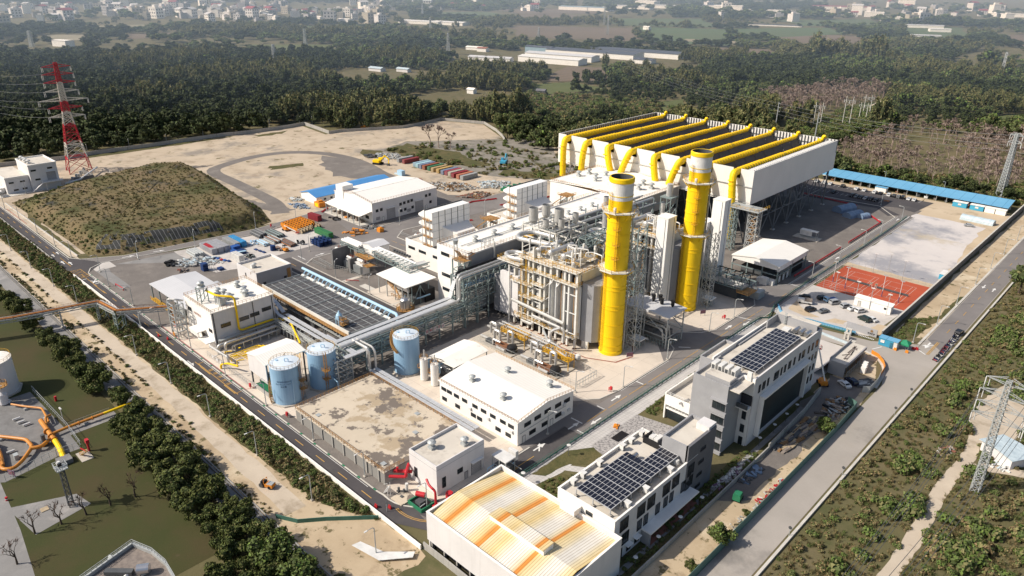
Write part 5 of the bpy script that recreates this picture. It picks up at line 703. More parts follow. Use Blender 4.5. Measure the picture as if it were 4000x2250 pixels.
for y in np.arange(88,109,3):q.r((-216.6,y,0),(-216.6,y,3.8),.2);q.r((-212,y,0),(-212,y,2.4),.2)
q.u('pal');q.t([(-217,85,2.6),(-206,85.6,2.6),(-206,85.6,0)],.42,9,bend=.8);S_('pipe_bank',q,'bank of grey pipes at the foot of the pale block','pipe');q=MB('yellow')
for k in _r(4):q.t([(-210+k,88,.8),(-210+k,98+k,.8),(-205+k,98+k,1.6),(-205+k,90,1.6)],.16,7,bend=.8)
q.t([(-212,111,5.6),(-193,104,5.6)],.3,9);q.t([(-212,111,5.6),(-214,108,4.6)],.3,8)
for x in(-211,-207,-203):q.t([(x,87,.2),(x,87,2),(x+1,89,2)],.16,7);q.c(x,92,.35,1.6,1.75,10)
for x in(-208,-200,-194):q.r((x,110.6-(x+212)*.37,0),(x,110.6-(x+212)*.37,5.5),.16)
q.t([(-205,82.6,.2),(-205,82.6,1.5),(-203,84,2.2),(-199,85.4,2.2)],.34,9,bend=.8);S_('gas_manifold',q,'tangle of thin yellow gas pipes between the pale block and the white shelter','pipe','yellow gas pipes');q=MB('gal');q.l([(-216,83.4,.1),(-190,83.4,.1)],1.8,.07,1.2);q.u('sign_white')
for x in(-212,-209,-206.6,-204.6):q.b(x-.5,x+.5,83.3,83.36,.9,1.7)
S_('wire_fence',q,'roadside wire fence hung with small white notices by the gas pipes','fence');t=H_T('tank_shelter','white shelter with ribbed pitched roof open below, left of the blue tanks','shelter',(-185,91,0));x0,x1,y0,y1=-189.5,-178.9,84.6,97.6;b=MB('rib_roof_x');b.gable(x0,x1,y0,y1,10.9,11.9,'y',.2,.25);b.B('roof',t);b=MB('lvw');b.pent(x0+.02,x1-.02,y0+.02,y0+.25,5.2,10.7,11.7,'y');b.B('gable_wall',t)
for x in(x0+.4,x1-.4):
 for y in(y0+.5,91,y1-.4):MB('dst').r((x,y,0),(x,y,10.9),.36).B('post',t)
b=MB('gpt');b.b(x0+1,x1-.6,y0+.2,y1-1,.1,.4);b.u('cnw');b.b(x0+.5,x1,y0-.2,y0+.1,.05,1.4);b.u('dst');b.b(x0+2,x1-3,88,95,.4,3.2);b.u('pal');b.t([(x0+2,86.6,.4),(x0+2,86.6,2.2),(x1-2,86.6,2.2),(x1-2,86.6,.5)],.28,8,bend=.6);b.B('pump_set',t)
def tank(name,label,x,y,r,h,m,top,group,rail='yrl'):
 t=H_T(name,label,'tank',(x,y,0),group);b=MB(m);b.L((x,y,0),[(r,.45),(r,h)],40,(True,False));b.B('shell',t);b=MB(top);b.L((x,y,0),[(r+.05,h-.12),(r+.05,h+.05),(r*.5,h+.38),(.05,h+.5)],40,(False,False));b.B('roof',t);b=MB('concrete');b.L((x,y,0),[(r+.9,.05),(r+.9,.45)],8,(False,True));b.B('base',t);b=MB(rail);b.l([(x+(r-.1)*_c(R(a)),y+(r-.1)*_s(R(a)),h+.05)for a in _r(0,361,15)],1.,.06,5);b.B('railing',t);return t
def spiral(t,x,y,r,z0,z1,a0,a1,m='rrl'):
 b=MB(m);n=34
 for i in _r(n):
  a=R(a0+(a1-a0)*i/n);z=z0+(z1-z0)*i/n;ca,sa=_c(a),_s(a);b.r((x+r*ca,y+r*sa,z),(x+(r+.9)*ca,y+(r+.9)*sa,z),.35,.08);a2=R(a0+(a1-a0)*(i+1)/n);z2=z0+(z1-z0)*(i+1)/n;b.r((x+(r+.9)*ca,y+(r+.9)*sa,z+1),(x+(r+.9)*_c(a2),y+(r+.9)*_s(a2),z2+1),.09);b.r((x+(r+.9)*ca,y+(r+.9)*sa,z),(x+(r+.9)*_c(a2),y+(r+.9)*_s(a2),z2),.16);b.r((x+(r+.9)*ca,y+(r+.9)*sa,z),(x+(r+.9)*ca,y+(r+.9)*sa,z+1),.06)
 b.B('spiral_stair',t)
def cage(t,x,y,r,an,h,plats=(4.4,7.2)):
 b=MB('rrl');ca,sa=_c(R(an)),_s(R(an))
 for s in(-.35,.35):b.r((x+(r+.3)*ca-s*sa,y+(r+.3)*sa+s*ca,.6),(x+(r+.3)*ca-s*sa,y+(r+.3)*sa+s*ca,h+1.2),.1);b.r((x+(r+1)*ca-s*sa,y+(r+1)*sa+s*ca,2.4),(x+(r+1)*ca-s*sa,y+(r+1)*sa+s*ca,h+1.2),.08)
 z=.8
 while z<h:b.r((x+(r+.3)*ca+.35*sa,y+(r+.3)*sa-.35*ca,z),(x+(r+.3)*ca-.35*sa,y+(r+.3)*sa+.35*ca,z),.06);z+=.6
 for z in plats:px,py=x+(r+.8)*ca,y+(r+.8)*sa;b.b(px-.9,px+.9,py-.9,py+.9,z,z+.1);b.l([(px-.9,py-.9,z),(px+.9,py-.9,z),(px+.9,py+.9,z),(px-.9,py+.9,z)],1.,.08,1)
 b.B('ladder',t)
def tanktop(t,x,y,h):
 b=MB('lbl');b.t([(x+.2,y,h+.4),(x+.2,y,h+1.6),(x+1.2,y+.6,h+1.6),(x+1.2,y+.6,h+.6)],.14,7,bend=.4);b.c(x-2.2,y-1.2,.4,h+.2,h+.55,10);b.B('vent',t)
TK='light blue water tanks';a=tank('water_tank','light blue round tank with dark lettering, nearest the perimeter road',-174.4,88.3,4.35,12.,'tank_blue','tank_top',TK);spiral(a,-174.4,88.3,4.35,.6,11.6,-95,-215);cage(a,-174.4,88.3,4.35,28,12);tanktop(a,-174.4,88.3,12);q=MB('lbl');an=R(-8);q.t([(-174.4+4.6*_c(an),88.3+4.6*_s(an),.4),(-174.4+4.6*_c(an),88.3+4.6*_s(an),8.4)],.12,7);q.B('downpipe',a)
def curved_text(parent,cx_,cy_,r,a0,z,body,size,m):
 wid=size*.56;n=len(body)
 for i,ch in E_(body):
  if ch==' ':continue
  an=R(a0)+(i-(n-1)/2)*wid/r*(1.75 if ord(ch)>255 else 1);text(parent,ch,(cx_+(r+.02)*_c(an),cy_+(r+.02)*_s(an),z),(R(90),0,an+PI/2),size,m)
curved_text(a,-174.4,88.3,4.35,-38,8.1,'00GAD02BB002',.62,'navy');curved_text(a,-174.4,88.3,4.35,-38,7.3,'Raw Water Tank B',.55,'navy');curved_text(a,-174.4,88.3,4.35,-38,6.5,'原水槽B',.55,'navy');a=tank('water_tank','light blue round tank standing just behind the lettered one, rusty ladder on its face',-174.2,100.2,4.2,12.1,'tank_blue','tank_top',TK);cage(a,-174.2,100.2,4.2,-20,12);tanktop(a,-174.2,100.2,12.1);a=tank('water_tank','light blue round tank standing alone with a rusty curved stair round its top',-162.9,123.2,4.,12.6,'tank_blue','tank_top',TK);spiral(a,-162.9,123.2,4.,8.2,12.6,-75,-165);tanktop(a,-162.9,123.2,12.6)
for x,y,lb in((-154.7,123.2,'small white upright tank nearer the lone blue tank'),(-150.,123.4,'small white upright tank nearer the ribbed white hall')):
 t=H_T('chemical_tank',lb,'tank',(x,y,0),'small white chemical tanks');b=MB('wwl');b.c(x,y,1.2,.2,7.3,20);b.B('shell',t);b=MB('rrl');b.l([(x+1.3*_c(R(k)),y+1.3*_s(R(k)),7.3)for k in _r(0,361,45)],1,.09,2);b.r((x-1.5,y-.2,.2),(x-1.5,y-.2,8),.12);b.r((x-1.5,y+.3,.2),(x-1.5,y+.3,8),.12);b.b(x-2.2,x-1.3,y-.7,y+.7,3.6,3.7);b.l([(x-2.2,y-.7,3.7),(x-2.2,y+.7,3.7)],1,.1,1);b.B('ladder',t);b=MB('pal');b.t([(x-.9,y+.9,4),(x-.9,y+.9,9.6)],.22,8);b.B('vent',t)
q=MB('lbl');q.t([(-158,128,1),(-158,128,4),(-153,128,4),(-153,128,1)],.34,8,bend=.7);q.t([(-158,131,3.4),(-150,131,3.4)],.45,9);q.t([(-155,126,2.4),(-155,134,2.4),(-152,134,.4)],.3,8,bend=.7);q.t([(-160,126.5,3.6),(-156,129.6,3.6)],.3,8);S_('water_pipe',q,'light blue bent pipes between the lone blue tank and the white canopy','pipe');q=MB('gal');q.b(-152.5,-150.8,132,133.8,.1,5.2);q.b(-150,-148.6,133,134.4,.1,4.6);q.u('acw');q.L((-147.2,134,0),[(1,.2),(1.1,1),(1.1,3.4),(.6,4.1)],14);q.u('pal');q.t([(-156,128.6,2),(-150,130.4,2)],.8,12);S_('blower_set',q,'grey boxes and a white drum behind the white canopy roof','machine');t=H_T('water_basin','big concrete water basin with blotched stained flat top','basin',(-143,96,0));b=MB('cnw');b.b(-163,-122.6,84,109.6,.05,3.55)
for x in np.arange(-160,-123,5):b.b(x,x+.4,83.7,83.98,.1,3.5)
b.B('wall',t);b=MB('basin_top');b.b(-163.2,-122.4,83.8,109.8,3.552,3.75);b.B('top_slab',t)
for x,y in((-155.6,86.6),(-137,106),(-130.4,100),(-125.6,86)):q=MB('gal');q.b(x-.7,x+.7,y-.6,y+.6,3.76,3.9);q.B('hatch',t)
b=MB('rrl');b.l([(-163,109.6,3.76),(-163,84,3.76),(-122.6,84,3.76)],1.,.09,1.3);b.l([(-122.6,84,3.76),(-122.6,90,3.76)],1,.09,1.3);b.B('railing',t);t=H_T('ladder_stand','white steel ladder stand below the basin corner','ladder',(-119.4,82.6,0));q=MB('acw')
for i in _r(7):q.b(-120.4+i*.25,-120.1+i*.25,81.8,82.6,.3+i*.4,.36+i*.4)
q.r((-120.4,81.8,.2),(-118.6,81.8,3),.1);q.r((-120.4,82.6,.2),(-118.6,82.6,3),.1);q.r((-118.6,81.8,0),(-118.6,81.8,4),.1);q.r((-118.6,82.6,0),(-118.6,82.6,4),.1);q.r((-118.6,81.8,4),(-120,81.8,3),.08);q.B('steps',t);q=MB('rhd');q.t([(-121,90.2,3.9),(-118.8,87.6,3.9),(-118.8,87.6,2.6),(-122,84.8,2.6)],.4,9,bend=.8);q.t([(-122.4,86.6,3),(-119,89.6,3)],.45,10);q.c(-121.4,87,.3,3,4.4,8);S_('fire_main',q,'thick red fire pipe between the basin and the small pump house','pipe');t=H_T('pump_house','small pale flat-roofed pump house with grey shutter at the basin end','building',(-115.5,99,0));x0,x1,y0,y1,z=-120.6,-110.4,90.2,105.8,8.6;shell(t,x0,x1,y0,y1,z,'lvw','scr',.8,.3);b=MB('mgw');b.b(x0-.03,x1+.03,y0-.03,y1+.03,7.3,7.38);b.B('band',t);W_N(t,'-y',y0,-118.2,3,1.,2.6,mull=0);W_N(t,'+x',x1,92.4,3.,1.,2.8,mull=0);W_N(t,'+x',x1,97.6,3.6,1.6,1.2,mull=2);door(t,'+x',x1,99.6,1,2.2);door(t,'+x',x1,103,3.2,3.6,'gwl','shutter',shutter=True);vent(t,-117.6,95,7.8,1.3);vent(t,-113,101.6,7.8,1.3);t=H_T('fire_skid','green-bunded fire pump skid with a red drum at the road corner','pump skid',(-110.8,85.6,0));q=MB('gpt');q.b(-113.4,-108.4,83.6,87.8,.08,.5);q.u('black');q.b(-113,-108.8,84,87.4,.502,.52);q.u('gpt');q.b(-113.4,-113.1,83.6,87.8,.5,1);q.b(-108.7,-108.4,83.6,87.8,.5,1);q.b(-113.1,-108.7,83.6,83.9,.5,1);q.B('bund',t);q=MB('rhd');q.t([(-112.6,85.6,2.4),(-110.6,86.6,2.4)],.62,12);q.B('drum',t);q=MB('dst');q.b(-111.8,-110,84.6,86.6,.5,1.4)
for i in _r(5):q.u('gal');q.b(-110+i*.2,-109.8+i*.2,84.4,85.4,.5+i*.25,.56+i*.25)
q.B('engine',t);q=MB('rhd');q.t([(-111,87.6,6.2),(-109.4,87.,5.6),(-107.4,87.2,5),(-107.4,87.2,.2)],.3,9,bend=.8);q.b(-108,-106.6,86.6,88,.1,.9);S_('fire_pipe',q,'tall red goose-neck pipe at the corner of the pump house','pipe');q=MB('rhd');q.c(-107.4,91.4,.9,.1,2.2,6);S_('hose_cabinet',q,'hexagonal red hose cabinet against the pump house wall','cabinet');q=MB('basin_top');q.b(-117.6,-113.6,81.9,86.2,.05,.4);q.u('dst');q.b(-116.4,-115.6,83.6,84.2,.4,.6);S_('concrete_pad',q,'bare concrete pad in gravel before the pump house','slab');q=MB('dst');q.c(-118,84.6,.3,.1,1.6,8);q.c(-117,85.4,.3,.1,1.2,8);q.t([(-118.4,84.2,.6),(-116.6,85.8,.6)],.2,8);q.u('acw');q.c(-117.2,86.4,.4,.1,2.2,10);S_('valve_set',q,'dark valves and a white post beside the concrete pad','valves');t=H_T('workshop_hall','white hall with broad ribbed pitched roof beside the stained basin','hall',(-126,129,0));x0,x1,y0,y1,z=-141.6,-110.6,118.2,141,7.2;b=MB('wwl');b.pent(x0,x1,y0,y1,.1,z,z+1.5,'x');b.B('wall',t);b=MB('rib_roof_y');b.gable(x0,x1,y0,y1,z+.2,z+1.75,'x',.35,.2);b.B('roof',t);b=MB('rrl');b.l([(x0,y0-.2,z+.2),(x1,y0-.2,z+.2)],.8,.07,1.1);b.l([(x0,y1+.2,z+.2),(x1,y1+.2,z+.2)],.8,.07,1.1);b.l([(x1+.2,y0,z+.2),(x1+.2,(y0+y1)/2,z+1.75),(x1+.2,y1,z+.2)],.8,.07,1.2);b.B('railing',t)
for x,y in((-133.6,123.6),(-129.6,134),(-120.6,123),(-116,137)):vent(t,x,y,z+.8,1.2)
for x in(-139.8,-137.4,-134.4,-131,-126.8,-123.4,-119.8,-116,-113):W_N(t,'-y',y0,x,5.2,1.9,.9,mull=3)
for x in(-139.6,-134,-127.5,-125,-117.8,-114):W_N(t,'-y',y0,x,2,1.8,1.,mull=3)
for u,zz_ in((122,5.3),(126,5.5),(130,5.7),(134.4,5.5),(138.2,5.3),(124,1.9),(129,2),(134.6,2.2)):W_N(t,'+x',x1,u,zz_,2.4,1.1,mull=3)
door(t,'+x',x1,131.8,1.1,2.2,'wpt');door(t,'+x',x1,120.6,1.1,2.2,'wpt');b=MB('acw')
for u,zz_ in((136.4,1.4),(139,1.6),(137,4.2)):b.b(x1+.02,x1+.5,u-.5,u+.5,zz_,zz_+.8)
b.u('gal');b.t([(x1+.2,119,3.6),(x1+.2,132,4),(x1+.2,137.6,3.8)],.08,6);b.u('acw')
for x in(-128.6,-121.4,-112.6):b.b(x-.4,x+.4,y0-.5,y0-.02,3.4,4.1)
b.B('air_conditioner',t);t=H_T('white_canopy','plain white canopy roof on posts touching the ribbed hall','canopy',(-149,134,0));b=MB('wrf');b._fs([(-155,125.6,7.2),(-144,126,7.2),(-144.2,140.6,7.4),(-155.2,140.4,7.4),(-149.5,125.8,8.1),(-149.7,140.5,8.3)],[(0,4,5,3),(4,1,2,5)]);b._fs([(-155,125.6,7.1),(-144,126,7.1),(-144.2,140.6,7.3),(-155.2,140.4,7.3)],[(3,2,1,0)]);b.B('roof',t)
for x in(-154.4,-144.6):
 for y in(126.2,133,140):MB('gal').r((x,y,0),(x,y,7.2),.28).B('post',t)
b=MB('dst');b.b(-153,-145.6,128,139,.1,2.6);b.B('machinery',t);q=MB('acw');q.b(-108.6,-103.6,106.6,110.2,4.2,4.5);q.b(-107,-104.4,111,112,2.4,5);q.u('gal')
for x in(-108.4,-106,-103.8):
 for y in(106.8,110):q.r((x,y,0),(x,y,4.2),.18);q.r((x,y,2),(x+2.4,y,2),.14)
q.u('lbl')
for k in _r(4):q.t([(-108+k,104.6,.4),(-108+k,104.6,1.6),(-108+k,111,1.6)],.16,7,bend=.4)
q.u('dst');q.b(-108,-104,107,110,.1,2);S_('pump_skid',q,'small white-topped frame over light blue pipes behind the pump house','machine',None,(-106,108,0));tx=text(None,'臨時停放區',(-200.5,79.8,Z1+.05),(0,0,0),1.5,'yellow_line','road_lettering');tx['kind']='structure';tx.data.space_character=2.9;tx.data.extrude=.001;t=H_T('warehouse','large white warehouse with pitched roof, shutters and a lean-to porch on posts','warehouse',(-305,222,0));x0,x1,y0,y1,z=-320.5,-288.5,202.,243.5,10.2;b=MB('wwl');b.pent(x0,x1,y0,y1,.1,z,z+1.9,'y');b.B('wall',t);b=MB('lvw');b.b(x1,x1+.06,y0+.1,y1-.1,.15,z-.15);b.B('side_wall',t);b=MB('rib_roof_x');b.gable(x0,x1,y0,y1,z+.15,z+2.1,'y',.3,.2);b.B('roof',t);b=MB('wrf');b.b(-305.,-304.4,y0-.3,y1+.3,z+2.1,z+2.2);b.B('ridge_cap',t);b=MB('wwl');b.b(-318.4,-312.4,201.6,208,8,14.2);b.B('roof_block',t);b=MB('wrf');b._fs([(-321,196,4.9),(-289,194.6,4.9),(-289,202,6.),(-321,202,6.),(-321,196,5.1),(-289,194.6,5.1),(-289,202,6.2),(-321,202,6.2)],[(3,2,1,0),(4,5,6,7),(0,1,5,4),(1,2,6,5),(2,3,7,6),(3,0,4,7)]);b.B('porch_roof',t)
for k in _r(7):x=-320.4+k*5.1;MB('gal').r((x,196.2-.22*k,0),(x,196.2-.22*k,5),.3).B('porch_post',t)
for u,zz_ in((204.8,5.6),(207.4,5.7),(219.4,5.9),(221.8,6.1),(224.4,6.2),(226.6,6.4),(236.2,6.9),(238.6,7),(219.6,2.4),(222.2,2.6),(227,2.7),(239,3)):W_N(t,'+x',x1+.06,u,zz_+.4,1.4,1.3,mull=1)
for u in(205.2,224.6):W_N(t,'+x',x1+.06,u,2,2,1.2,gm='gwl',mull=1)
for u in(213.2,231.4):door(t,'+x',x1+.06,u,5,5.6,'gwl','shutter',shutter=True)
for u in(208.2,236):door(t,'+x',x1+.06,u,1.1,2.2,'wpt')
for u in(-314,-309,-303,-298,-293):W_N(t,'-y',y0,u,2.4,2.6,1.4,mull=2)
b=MB('rrl');b.l([(x1+.2,y0,z+.2),(x1+.2,y1,z+.2)],1,.07,1.6);b.l([(x0,y0-.2,z+.2),(-304.5,y0-.2,z+2.1),(x1,y0-.2,z+.2)],1,.07,1.6);b.B('railing',t);q=MB('pkb');q.b(-321,-289,195,201.9,.06,.25);q.u('scrap');
for k in _r(7):q.b(-318+k*4,-316.6+k*4,198,200,.26,1.2+k%3*.4)
q.u('orange');q.b(-306,-304,197,198,.26,.8);q.B('porch_floor',t);t=H_T('blue_roof_shed','long white-walled shed with bright blue pitched roof behind the warehouse','shed',(-342,225,0));x0,x1,y0,y1=-350.5,-335,199.6,250;b=MB('wcl');b.pent(x0+.2,x1-.2,y0+.2,y1-.2,.05,3.9,5.6,'y');b.B('wall',t);b=MB('blue_roof');b.gable(x0,x1,y0,y1,4.,5.9,'y',.3,.2);b.B('roof',t)
for u in(205,209,213):W_N(t,'+x',x1-.2,u,2.2,1.2,.9,mull=1)
def container(name,label,m,group=None,L_=12.19,Hh=2.6):
 0;t=H_T(name,label,'container',(0,0,0),group);b=MB(m);b.b(-1.22,1.22,0,L_,.12,Hh);b.B('body',t);b=MB(m)
 for i in _r(int(L_/.6)):y=.3+i*.6;b.b(1.22,1.27,y,y+.3,.3,Hh-.2);b.b(-1.27,-1.22,y,y+.3,.3,Hh-.2);b.b(-1.15,1.15,y,y+.3,Hh,Hh+.03)
 for x in(-1.24,1.12):b.b(x,x+.12,-.02,.1,.12,Hh+.02);b.b(x,x+.12,L_-.1,L_+.02,.12,Hh+.02)
 b.B('corrugation',t);b=MB(m)
 for x in(-1.1,.04):b.b(x,x+1.06,-.06,-.005,.25,Hh-.1)
 b.u('gal')
 for x in(-.75,-.3,.35,.8):b.r((x,-.09,.25),(x,-.09,Hh-.1),.05)
 b.B('door',t);return t
cc={'grey':(.36,.37,.37),'maroon':(.30,.06,.06),'lblue':(.30,.42,.50),'cyan':(.40,.60,.66),'rust':(.33,.11,.06),'green':(.05,.18,.09),'tan':(.45,.33,.17),'ochre':(.52,.35,.13),'slate':(.20,.24,.34),'dred':(.33,.07,.09),'cream':(.48,.44,.36),'crimson':(.28,.035,.045),'coral':(.5,.19,.11),'white':(.70,.69,.66),'midgrey':(.40,.40,.42),'bblue':(.06,.32,.62)}
for k,v in cc.items():mk('c_'+k,v,tuple(a*.8 for a in v),.6,.6,streak=.25)
def place_box(col,x,y,label,rz=.0,group='shipping containers',L_=12.19,Hh=2.6,z=.08):
 o=container('shipping_container',label,'c_'+col,group,L_,Hh);o.location=(x,y,z);o.rotation_euler=(0,0,rz);return o
row=[('grey',-378.8,'pale grey'),('maroon',-373.4,'maroon'),('lblue',-362.4,'faded light blue'),('cyan',-359.2,'pale cyan'),('slate',-356.,'slate blue'),('rust',-352.6,'rust red'),('green',-348.2,'dark green'),('tan',-344.4,'tan'),('ochre',-340,'ochre yellow'),('slate',-335.6,'dull blue'),('dred',-332.6,'dull red'),('cream',-329.4,'cream'),('crimson',-325.6,'deep crimson'),('coral',-321.2,'coral red'),('grey',-317.6,'grey')];nm={'maroon':'ahead of the gap','grey':''}
for i,(c,x,w_)in E_(row):
 where='at the far left end of' if i==0 else 'at the near right end of' if i==len(row)-1 else 'in';ext=', %s after the gap'%ORD[i-2]if i in(4,9)else '';place_box(c,x,288.+rnd.uniform(-.5,.5),'%s shipping container %s the row on the sandy yard%s'%(w_,where,ext),.03*(rnd.random()-.5))
o=place_box('green',-296.6,175.2,'bright green shipping container lying beside the cable reels',R(-90));
for ch in o.children:
 if ch.name.startswith('body'):ch.data.materials[0]=mat('green_cont')
place_box('crimson',-317.6,184.6,'wide dark red container behind the cable reels',R(-85),L_=8,Hh=3.);
for i,(y,c,lb)in E_(((126.3,'midgrey','grey yard container with a red patch on its roof'),(129.2,'midgrey','grey yard container, second in the row of five by the road'),(132.,'midgrey','grey yard container, third in the row of five by the road'),(137.,'grey','grey yard container beside the bright blue one'),(140.,'bblue','bright blue yard container at the end of the grey row'))):
 o=place_box(c,-314.2,y+1.2,lb,R(-90),'yard containers')
 if i==0:
  b=MB('red');b.v=[];b._fs([(-.9,2,2.66),(.9,3,2.66),(1,9,2.66),(-.6,10.4,2.66),(-1.1,6,2.66)],[(0,1,2,3,4)]);q=b.B('roof_patch');q.parent=o
place_box('white',-291.8,131.2,'white site container with grey end beside blue machinery',R(-90),'yard containers',7.2,3.2)
def reel(m,label,r,w_,group):
 t=H_T('cable_reel',label,'cable reel',(0,0,0),group)
 for s in(-1,1):MB(m).t([(0,s*w_/2-.06,r),(0,s*w_/2+.06,r)],r,16).B('flange',t)
 MB('rubber').t([(0,-w_/2+.07,r),(0,w_/2-.07,r)],r*.72,14).B('cable_drum',t);return t
RY=reel('orange','orange cable reel standing in the packed block of reels by the boom lift',1.15,1.1,'orange cable reels');RW=reel('wdp','bare wooden cable reel along the front edge of the block of reels',.95,.9,'wooden cable reels');fi,fw=True,True
for i in _r(9):
 for j in _r(7):
  if(i+j)%13==12:continue
  x=-315.5+i*1.95+rnd.uniform(-.15,.15)-j*.25;y=168.4+j*1.75+i*.12;wood=i>=7;src=RW if wood else RY
  if wood and fw:fw=False;o=src;o.location=(x,y,.06);o.rotation_euler=(0,0,R(15))
  elif not wood and fi:fi=False;o=src;o.location=(x,y,.06);o.rotation_euler=(0,0,R(10))
  else:dup(src,(x,y,.06),R(rnd.uniform(0,25)))
def boom_lift(label,x,y,rz,up):
 t=H_T('boom_lift',label,'boom lift',(x,y,.06));t.rotation_euler=(0,0,rz)
 def L(mb,name,p=t):
  o=bpy.data.objects.new(name,mb.mesh(name));COL.objects.link(o);o.parent=p;return o
 q=MB('orange');q.u('red');q.u('orange');q.b(-1.6,1.6,-1.1,1.1,.5,1.1);L(q,'chassis');q=MB('red');q.u('orange');q.b(-1.9,.9,-.9,.9,1.1,2.);L(q,'turret')
 for a in(-1.2,1.2):
  for b_ in(-1.15,1.15):L(MB('rubber').t([(a,b_-.2,.5),(a,b_+.2,.5)],.5,12),'wheel')
 q=MB('wdp');q.u('pst');e=(7.6,0,1.9+up);q.r((-1.4,0,2.1),e,.35);L(q,'boom');q=MB('red');q.b(e[0],e[0]+1,-.9,.9,e[2]-.4,e[2]-.3);q.l([(e[0],-.9,e[2]-.3),(e[0]+1,-.9,e[2]-.3),(e[0]+1,.9,e[2]-.3),(e[0],.9,e[2]-.3),(e[0],-.9,e[2]-.3)],1,.07,.6);L(q,'basket');return t
boom_lift('red boom lift with lowered pale boom in front of the cable reels',-309,166.4,R(8),-1.)
def pile(name,label,cat,pts,n,size,mats,hmax,seed,group=None,elong=1.,ang=None):
 rr=random.Random(seed);b=MB(mats[0]);x0=min(p[0]for p in pts);x1=max(p[0]for p in pts);y0=min(p[1]for p in pts);y1=max(p[1]for p in pts);cx_,cy_=(x0+x1)/2,(y0+y1)/2;k=0;tries=0
 while k<n and tries<n*20:
  tries+=1;x=rr.uniform(x0,x1);y=rr.uniform(y0,y1);ins=False;m_=len(pts)
  for i in _r(m_):
   a,c=pts[i],pts[(i+1)%m_]
   if(a[1]>y)!=(c[1]>y)and x<(c[0]-a[0])*(y-a[1])/(c[1]-a[1])+a[0]:ins=not ins
  if not ins:continue
  b.u(rr.choice(mats));s=size*rr.uniform(.5,1.3);an=(ang if ang is not None else 0)+rr.uniform(-1,1)*(.12 if ang is not None else PI);d=V_((_c(an),_s(an),rr.uniform(-.1,.1)))*s*elong;e=max(.1,1-math.hypot((x-cx_)/(x1-x0+.1),(y-cy_)/(y1-y0+.1))*1.7);z=rr.uniform(.15,max(.2,hmax*e));c=V_((x,y,z));b.r(c-d,c+d,s*rr.uniform(.5,1.1),s*rr.uniform(.3,.8));k+=1
 return S_(name,b,label,cat,group,(cx_,cy_,0))
def lay(name,label,cat,x0,x1,y0,n,r,m,group,rows=2,z0=.2):
 b=MB(m if isinstance(m,str)else m[0])
 for j in _r(rows):
  for i in _r(n-j):
   if not isinstance(m,str):b.u(m[(i+j)%len(m)])
   y=y0+(i+j*.5)*r*2.1;z=z0+r+j*r*1.75;e=rnd.uniform(-.4,.4);b.t([(x0+e,y,z),(x1+e,y,z)],r,8)
 return S_(name,b,label,cat,group,((x0+x1)/2,y0,0))
PG='bundles of steel pipe in the yard';lay('pipe_bundle','dark pipe bundle nearest the road in the stock yard','pipes',-316,-307,151.5,6,.38,('dst','leg_steel'),PG,3);lay('pipe_bundle','long grey-green pipe bundle behind the dark bundle by the road','pipes',-313,-302,157.5,6,.36,('ggr','dst'),PG,2);lay('pipe_bundle','grey pipe bundle in the middle of the stock yard','pipes',-305,-295.5,152.4,7,.34,('gal','leg_steel','rust'),PG,2);lay('pipe_bundle','pale blue-grey pipe bundle beside the tarpaulin heap','pipes',-303.5,-296,147.6,5,.34,('gal','lbl'),PG,2);lay('pipe_bundle','rusty red bundle of beams nearest the forklift','pipes',-297,-287,155.6,6,.3,('rust','dst'),PG,2);lay('pipe_bundle','short dark pipe bundle near the grey gravel strip','pipes',-292,-286,149.5,4,.3,('leg_steel','rust'),PG,1);pile('tarpaulin_heap','crumpled white and blue tarpaulin heap among the pipe bundles','heap',[(-307,145),(-302,144),(-301,148),(-306,149)],36,.8,['tpp','tank_blue','wpt'],1.6,3);pile('debris_heap','big heap of pale wrapped insulation debris before the grey containers','heap',[(-307,108),(-300,109),(-292,117),(-290,125),(-298,127),(-305,119)],240,.75,['rbp','rbp','gal','tpp'],1.5,4);lay('duct_stack','stack of long grey ducts lying against the grey containers','ducts',-312,-303.6,119.4,5,.5,'gal',None,2);pile('black_scrap','black wrapped bundle at the edge of the gravel','heap',[(-308,108.4),(-303,106.5),(-301,110),(-305,112)],22,1.1,['black','rubber'],1.6,5);pile('scrap_heap','small dark scrap heap left of the storage shed','heap',[(-296,108),(-291,108),(-291,111),(-296,112)],18,.6,['scrap','black','brick_red'],.6,6);q=MB('navy');
for k in _r(3):q.b(-289,-286.4,115,117.2,.1+k*1.1,1.+k*1.1)
q.u('gal');q.l([(-289.4,118,0),(-283,118,0)],2.6,.1,2);q.u('navy');q.b(-285,-282.4,120,122,.1,1);S_('crate_stack',q,'stack of navy blue crates near the debris heap','crates');q=MB('blue_pal');q.b(-302,-299,134.6,138,.1,2.4);q.b(-299,-295,133,135,.1,1.6);q.u('navy');q.b(-298.6,-294,135.5,138,.1,1.3);q.u('lbl');q.t([(-296,134,1),(-292,137,2)],.3,8);S_('blue_machine',q,'bright blue machinery pieces next to the blue container','machine');pile('hose_tangle','dark tangle of hoses and black wheels beside the white container','heap',[(-292,135),(-286,136),(-286,139),(-292,139)],40,.5,['rubber','black','ggr'],1.4,7)
for i,(x,y,m,lb)in E_(((-300,124,'navy','navy flat crate nearest the grey containers'),(-298,125,'navy','navy flat crate second from the grey containers'),(-296,125.8,'blue_pal','blue flat crate just before the red one'),(-293.8,126.4,'red','red flat crate in the line of blue crates'),(-292,127,'blue_pal','blue flat crate just past the red one'),(-290,127.8,'navy','navy flat crate at the near end of the line'))):
 q=MB(m);q.b(x-.9,x+.9,y-.6,y+.6,.1,.5);q.b(x-.8,x+.8,y-.5,y+.5,.52,.6);S_('flat_crate',q,lb,'crate','flat crates in a line',(x,y,0))
